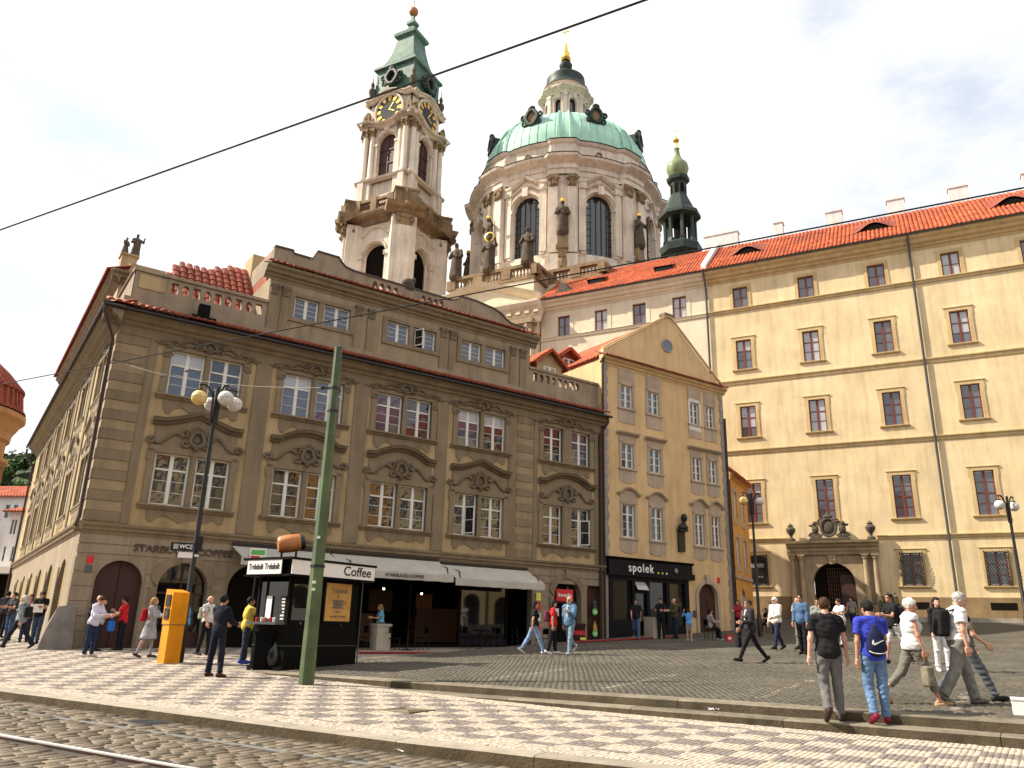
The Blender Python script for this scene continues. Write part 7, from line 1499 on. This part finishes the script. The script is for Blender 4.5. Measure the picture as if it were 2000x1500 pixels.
        P('piping', MB().tube([(.13*math.sin(a), -.20-.055*math.cos(a), 1.02-.05*math.cos(a)) for a in np.linspace(-1.3, 1.3, 14)], .006, 5), 'letter_white', root, (0, 0, dz))
    if isinstance(bag, tuple):                               # ('hand', side index, colour, size)
        s0, e_, wr, d2, s = armp[bag[1]]; c = wr+d2*.09; sz = bag[3]
        sdf_obj('bag', [rbx(c+np.array([0, 0, -.14-sz]), (sz*.55, sz*.18, sz*.75), sz*.2), ell(c+np.array([0, 0, -.1-sz*1.6]), (sz*.7, sz*.35, sz*.45))], hv, cloth(bag[2]), root, .04)
        sdf_obj('handle', [cap(c+np.array([0, -.05, -.12]), c, .008), cap(c+np.array([0, .05, -.12]), c, .008)], .008, cloth(bag[2]), root, .005)
    return root
EYE = MB().ball((0, 0, 0), (.010, .006, .007), 8, 6).mesh('eye', 'eye_dark', True)
def gpt(px, py):                                             # ground point under a photograph pixel
    lo, hi = 4., 70.
    for _ in range(50):
        m = (lo+hi)/2; p = at(px, py, m)
        if p.z > ground(p.x, p.y): lo = m
        else: hi = m
    return at(px, py, lo)
ST_ = ((.42, .12), (-.38, .25)); ST2 = ((-.40, .30), (.45, .10)); SM_ = ((.18, .1), (-.16, .12)); STD = ((.02, .02), (-.02, .02)); AS = ((-.35, .10, .25), (.35, .10, .35)); AS2 = ((.35, .10, .35), (-.3, .10, .2)); HLD = ((.5, .12, 1.2, .35), (.5, .12, 1.2, .35)); CAM = ((1.1, .25, 1.5, .5), (1.1, .25, 1.5, .5))
Pn = person
# the near group on the steps
Pn('man in black t-shirt and grey jeans walking away up the steps', 4.87, 12.40, 78, 1.76, legs=((.10, .75), (.12, .10)), arms=((-.12, .22, .2, .0), (.1, .22, .22, .0)), top=BLK, bottom=GRY, shoe=(.04, .02, .018), hair='brown', skin=2, fat=1.02, z=.395)
Pn('man in blue t-shirt and jeans with a navy drawstring bag', 5.42, 12.12, 85, 1.70, legs=((.15, .55), (.05, .06)), arms=((-.1, .14, .2, .05), (.55, .2, 1.6, .35)), head=(.1, -.25), top=BLUE, bottom=(.11, .19, .33), shoe=(.18, .01, .03), hair='black', skin=1, fat=1.02, bag='drawstring', z=.403)
Pn('white-haired woman in white top walking with a grey bag', 6.52, 13.15, -4, 1.66, 'w', legs=((-.45, .35), (.42, .15)), arms=((.2, .08, .15), (.12, .05, .1, .0)), head=(-.35, -.15), top=WHT, sleeve='none', bottom=(.16, .15, .13), btype='capri', shoe=(.42, .26, .14), hair='white', skin=1, fat=1.12, bag=('hand', 1, KHA, .17), scarf=(.10, .30, .36), hem=-.02)
Pn('white-haired man in white polo shirt with black backpack', 7.22, 13.10, -6, 1.73, legs=((.30, .10), (-.30, .25)), arms=((.2, .1, .25), (-.02, .10, .25)), lean=.10, head=(0, -.35), top=WHT, bottom=(.19, .185, .17), btype='loose', shoe=(.12, .11, .10), hair='grey', skin=0, fat=1.14, bag='backpack', bagc=BLK, hem=.04, belt=True)
Pn('person in dark jeans mostly hidden behind the white-haired man', 7.62, 13.62, -6, 1.66, legs=((-.45, .3), (.48, .1)), arms=((.2, .1, .4), (.3, .1, .6)), top=KHA, bottom=(.09, .10, .12), shoe=BLK, hair='grey')
# crossing the square
Pn('woman in black cardigan and leggings striding left with sunglasses', 6.62, 22.1, 184, 1.69, 'w', legs=((.50, .08), (-.45, .22)), arms=((.15, .1, 1.35, .1), (.25, .1, .5)), top=WHT, coat=(.03, .028, .032), sleeve='long', shirt_hem=-.16, hem=-.08, bottom=BLK, btype='leggings', shoe=BLK, hair='brown', glasses=True, bag=('hand', 1, BLK, .16))
Pn('young woman in black top and pale blue jeans walking right', .92, 26.25, 10, 1.66, 'w', legs=((-.42, .2), (.42, .1)), arms=AS2, top=BLK, bottom=LJEAN, shoe=WHT, hair='black', hstyle='long')
Pn('woman in red top and black trousers with white shoes', 1.5, 26.05, 4, 1.63, 'w', legs=SM_, arms=((.05, .1, .2), (-.1, .1, .15)), top=(.62, .03, .03), bottom=BLK, shoe=WHT, hair='black', hstyle='long', bag='sling', bagc=(.12, .03, .06))
Pn('man in denim jacket and faded jeans beside the two young women', 2.02, 25.8, 235, 1.79, legs=((.28, .1), (-.35, .55)), arms=((.5, .12, 1.5, .35), (-.1, .1, .2)), top=LGRY, coat=DEN, sleeve='long', bottom=(.17, .24, .32), shoe=LGRY, hair='grey', hstyle='bald', glasses=True, hem=-.1)
Pn('older man in white jacket over pale shirt with a camera', 9.3, 28.0, 205, 1.75, legs=((.30, .05), (-.30, .2)), arms=((.3, .1, .9), (.1, .12, .3)), top=LAV, coat=CREAM, sleeve='long', bottom=NAVY, shoe=BLK, hair='white', skin=2, glasses=True, hem=-.12, fat=1.08)
Pn('man in blue denim shirt and black trousers with sunglasses', 9.35, 25.75, 225, 1.80, legs=((.06, .02), (-.1, .05)), arms=((.05, .1, .2), (.1, .1, .3)), head=(.2, .15), top=(.07, .13, .24), sleeve='long', bottom=BLK, shoe=BLK, hair='black', skin=1, glasses=True, hem=-.1)
Pn('woman in grey top with sunglasses standing behind the denim man', 10.35, 27.0, 255, 1.68, 'w', legs=STD, arms=((.2, .1, .6), (.2, .1, .6)), top=(.24, .25, .24), sleeve='long', bottom=NAVY, hair='brown', hstyle='bob', glasses=True)
Pn('balding man in yellow shirt half hidden behind the sunglasses couple', 10.3, 28.6, 215, 1.74, top=(.5, .47, .3), bottom=KHA, hair='grey', hstyle='bald')
Pn('woman in white tunic walking left before the gateway', 12.1, 29.4, 200, 1.68, 'w', legs=SM_, arms=HLD, head=(.1, -.3), top=WHT, bottom=(.5, .48, .46), hair='brown', hstyle='bun', hem=-.22, fat=1.1)
Pn('bearded man in sunglasses and white shorts walking left', 10.3, 21.7, 190, 1.80, legs=((-.55, .15), (.25, .05)), arms=HLD, head=(.1, .12), top=BLK, bottom=WHT, btype='shorts', shoe=BLK, hair='black', skin=1, glasses=True, bag='backpack', bagc=(.04, .03, .05))
Pn('young woman in black top and white trousers facing the camera', 10.15, 19.1, 262, 1.65, 'w', legs=((.08, .05), (-.05, .1)), arms=((.5, .1, 1.3), (.05, .1, .2)), top=BLK, sleeve='long', bottom=WHT, shoe=WHT, hair='black', hstyle='long', skin=2)
# in front of the shops
Pn('man in black shirt and jeans walking out of the black shopfront', 5.85, 36.6, 262, 1.76, legs=((.30, .1), (-.28, .5)), arms=AS, top=BLK, bottom=JEAN, shoe=(.2, .2, .22), hair='black', skin=1)
Pn('bearded man in black t-shirt holding a drink before the shopfront', 7.05, 37.0, 245, 1.78, arms=HLD, legs=STD, top=BLK, bottom=BLK, hair='black', skin=1)
Pn('man in olive shirt beside the bearded man at the shopfront', 7.7, 37.1, 200, 1.76, arms=HLD, legs=STD, top=(.07, .065, .03), sleeve='long', bottom=NAVY, hair='brown', hstyle='bald')
p = gpt(1347, 1253); Pn('small child in bright blue hoodie and beige shorts with raised hands', p.x, p.y, 95, 1.30, legs=((.06, .04), (-.06, .04)), arms=((1.4, .3, 1.9, .4), (1.4, .3, 1.9, .4)), top=SKY, sleeve='long', bottom=(.30, .25, .18), btype='shorts', shoe=LGRY, hair='brown')
p = gpt(1338, 1246); Pn('man in blue cap and backpack standing behind the child', p.x+.2, p.y+1.2, 80, 1.74, top=WHT, bottom=NAVY, hair='grey', bag='backpack', bagc=BLK)
# cafe guests
for i, (px, py, rz, lab, kw_) in enumerate(((1388, 1250, 10, 'woman with dark hair in grey wrap sitting left of the cafe table', dict(sex='w', top=(.3, .27, .26), sleeve='long', bottom=BLK, hair='black', hstyle='bob')), (1428, 1248, 170, 'woman in pale jacket with black hair sitting at the cafe table', dict(sex='w', top=(.55, .48, .46), sleeve='long', bottom=(.2, .2, .22), hair='black', hstyle='long')), (1414, 1240, 250, 'man in blue cap sitting at the back of the cafe table', dict(top=NAVY, bottom=BLK, hair='grey')), (1500, 1238, 190, 'person in dark clothes sitting near the lane lamp', dict(top=BLK, bottom=BLK, hair='brown')))):
    p = gpt(px, py); a = R_(rz)
    make_chair(['left', 'right', 'rear', 'far'][i]+' black cafe chair under a seated guest by the yellow house', p.x, p.y, a-math.pi/2)
    Pn(lab, p.x-.03*math.cos(a), p.y-.03*math.sin(a), rz, 1.68, legs=((1.45, 1.45), (1.35, 1.25)), arms=HLD, lean=.08, seat=.46, shoe=LGRY, **kw_)
p = gpt(1408, 1247); make_table('small round black cafe table between the seated guests', p.x, p.y)
p = gpt(1420, 1252); t = thing('shopping_bag', 'bright red and white shopping bag on the ground by the cafe table', 'bag', (p.x, p.y-.35, ground(p.x, p.y-.35)), .2); t.scale = (.7, .7, .75); P('body', MB().add([(-.2, -.07, 0), (.2, -.07, 0), (.2, .07, 0), (-.2, .07, 0), (-.23, -.09, .34), (.23, -.09, .34), (.23, .09, .34), (-.23, .09, .34)], [(0, 3, 2, 1), (0, 1, 5, 4), (1, 2, 6, 5), (2, 3, 7, 6), (3, 0, 4, 7)]), 'sign_red', t); P('print', MB().ball((0, -.085, .17), (.11, .01, .08), 10, 6), 'sign_white', t)
P('handle', MB().tube([(-.1, -.08, .33), (-.06, -.08, .45), (.06, -.08, .45), (.1, -.08, .33)], .008, 5), 'sign_red', t)
# kiosk and machine
Pn('man in black jacket and jeans standing with his back turned, legs apart', -6.45, 18.55, 68, 1.77, spread=.15, legs=((.04, .02), (-.06, .02)), arms=((.45, .1, .9), (.45, .1, .9)), top=(.010, .012, .022), sleeve='long', bottom=(.012, .014, .026), shoe=(.05, .018, .012), hair='black', skin=1, hem=-.1)
p = gpt(474, 1297); Pn('man in yellow shirt eating at the kiosk counter', p.x, p.y, 30, 1.74, legs=((.05, .02), (-.06, .05)), arms=CAM, top=YEL, bottom=(.03, .04, .07), shoe=(.03, .08, .45), hair='black', skin=1, fat=1.12, hem=-.12)
Pn('woman in blue blouse standing behind the concrete planter', -4.95, 32.3, 200, 1.66, 'w', legs=STD, arms=HLD, head=(0, -.2), top=(.16, .42, .58), bottom=BLK, hair='blond', hstyle='bob', fat=1.15)
Pn('woman in grey dress and leggings with red backpack at the machine', -10.25, 23.7, 5, 1.66, 'w', legs=((.15, .1), (-.25, .1)), arms=((.75, .1, .8, .2), (.7, .1, .9, .2)), top=(.32, .33, .36), sleeve='long', bottom=(.30, .30, .33), btype='dress', shoe=(.06, .05, .05), hair='blond', hstyle='bob', bag='sling', bagc=(.35, .01, .02), hem=-.1)
Pn('person with dark hair hidden behind the yellow machine', -9.55, 24.4, 200, 1.74, arms=HLD, top=SKY, bottom=NAVY, hair='brown')
Pn('bald man in white shirt and black trousers by the dark arches', -9.25, 25.4, 340, 1.75, legs=((.1, .05), (-.12, .08)), arms=((.0, .1, .2), (.15, .1, .35)), top=WHT, bottom=BLK, shoe=BLK, hair='grey', hstyle='bald', bag='sling', bagc=(.3, .3, .22), hem=.02)
Pn('woman in lavender jacket looking down and holding a blue bag', -11.7, 23.3, 350, 1.67, 'w', legs=((.06, .05), (-.04, .05)), arms=((.55, .1, 1.15, .3), (.5, .1, 1.2, .3)), lean=.12, head=(0, -.5), top=LAV, sleeve='long', bottom=(.02, .03, .07), btype='trousers', shoe=(.5, .45, .4), hair='brown', hstyle='short', bag=('hand', 0, (.02, .16, .65), .15), hem=-.05)
Pn('man in red t-shirt with arms folded before the closed arch', -12.35, 26.45, 190, 1.66, arms=((.45, .1, 1.6, .6), (.45, .1, 1.6, .6)), legs=STD, top=RED, bottom=BLK, hair='black', skin=1)
Pn('bald man in dark jacket by the closed arch', -13.0, 26.0, 300, 1.68, arms=HLD, legs=STD, top=BLK, sleeve='long', bottom=BLK, hair='grey', hstyle='bald')
Pn('woman in pale blue top leaning by the closed arch', -12.75, 25.75, 20, 1.60, 'w', arms=HLD, legs=STD, top=(.40, .46, .50), sleeve='long', bottom=(.02, .02, .03), hair='black', hstyle='long')
# far left along the side street
Pn('woman in grey shirt and navy trousers striding left', -15.3, 25.9, 178, 1.66, 'w', legs=((.48, .08), (-.48, .15)), arms=((-.3, .1, .2), (.25, .1, .3)), top=(.24, .27, .30), sleeve='long', bottom=(.015, .018, .03), shoe=BLK, hair='grey', hstyle='bob', bag='sling', bagc=BLK, hem=-.1)
Pn('man in black t-shirt reading a paper by the side arches', -16.3, 28.6, 280, 1.76, legs=((.1, .05), (-.08, .05)), arms=HLD, head=(.1, -.45), top=BLK, bottom=(.05, .075, .13), shoe=BLK, hair='brown', bag='sling', bagc=BLK)
Pn('woman in pink patterned top behind the man reading', -17.1, 29.3, 300, 1.64, 'w', arms=HLD, legs=STD, top=PINK, bottom=(.03, .04, .09), hair='brown', hstyle='bob')
Pn('person in dark jacket at the left edge of the side street', -18.6, 29.4, 330, 1.74, legs=SM_, top=BLK, sleeve='long', bottom=BLK, hair='brown', scarf=(.35, .4, .5))
Pn('person in black coat further along the side street', -19.6, 32.0, 100, 1.72, legs=SM_, top=(.03, .03, .04), sleeve='long', bottom=BLK, hair='black')
for i, (px, py, fc, hh, sx_, tp, bt, hr, hs_, lab) in enumerate(((12, 1252, 250, 1.7, 'm', (.05, .05, .06), JEAN, 'black', 'short', 'man in charcoal shirt at the far left edge of the pavement'), (92, 1236, 270, 1.64, 'w', (.35, .30, .28), BLK, 'brown', 'long', 'woman in beige top beside the side street shutters'), (104, 1238, 200, 1.75, 'm', NAVY, KHA, 'brown', 'short', 'man in navy shirt and khaki trousers by the shutters'),
    (345, 1256, 180, 1.70, 'w', (.25, .05, .06), BLK, 'black', 'bob', 'woman in dark red top in front of the arched window'), (372, 1255, 250, 1.76, 'm', (.05, .06, .09), BLK, 'grey', 'short', 'man in dark blue shirt in front of the arched window'), (800, 1250, 260, 1.66, 'w', (.20, .18, .16), BLK, 'blond', 'bob', 'blond woman in taupe top under the middle awning'), (862, 1247, 220, 1.74, 'm', (.04, .04, .05), BLK, 'black', 'short', 'man in black shirt standing under the middle awning'), (940, 1244, 300, 1.70, 'm', (.06, .09, .07), NAVY, 'brown', 'short', 'man in dark green shirt under the right awning'), (1445, 1243, 230, 1.68, 'w', (.35, .03, .05), BLK, 'brown', 'bob', 'woman in crimson top beside the drainpipe of the yellow house'), (1512, 1240, 160, 1.72, 'm', (.10, .10, .11), BLK, 'grey', 'short', 'man in grey shirt near the hanging sign of the college'), (1668, 1232, 220, 1.70, 'm', (.22, .2, .18), NAVY, 'black', 'short', 'man in taupe shirt in front of the college gate'))):
    p = gpt(px, py); Pn(lab, p.x, p.y, fc, hh, sx_, legs=[STD, SM_, ((.25, .1), (-.2, .1))][i % 3], arms=[HLD, AS, ((.1, .1, .3), (.5, .1, 1.2))][i % 3], top=tp, sleeve=['short', 'long'][i % 2], bottom=bt, hair=hr, hstyle=hs_, skin=i % 3)
tag(P('paper_map', MB().add([(-.2, 0, -.12), (.2, .02, -.12), (.2, .05, .16), (-.2, .03, .16), (-.2, .008, -.12), (.2, .028, -.12), (.2, .058, .16), (-.2, .038, .16)], [(0, 1, 2, 3), (7, 6, 5, 4)]), 'paper_white', None, (-16.22, 28.22, ground(-16.2, 28.2)+1.18), .2), 'white paper held by the man in black at the side arches', 'paper')
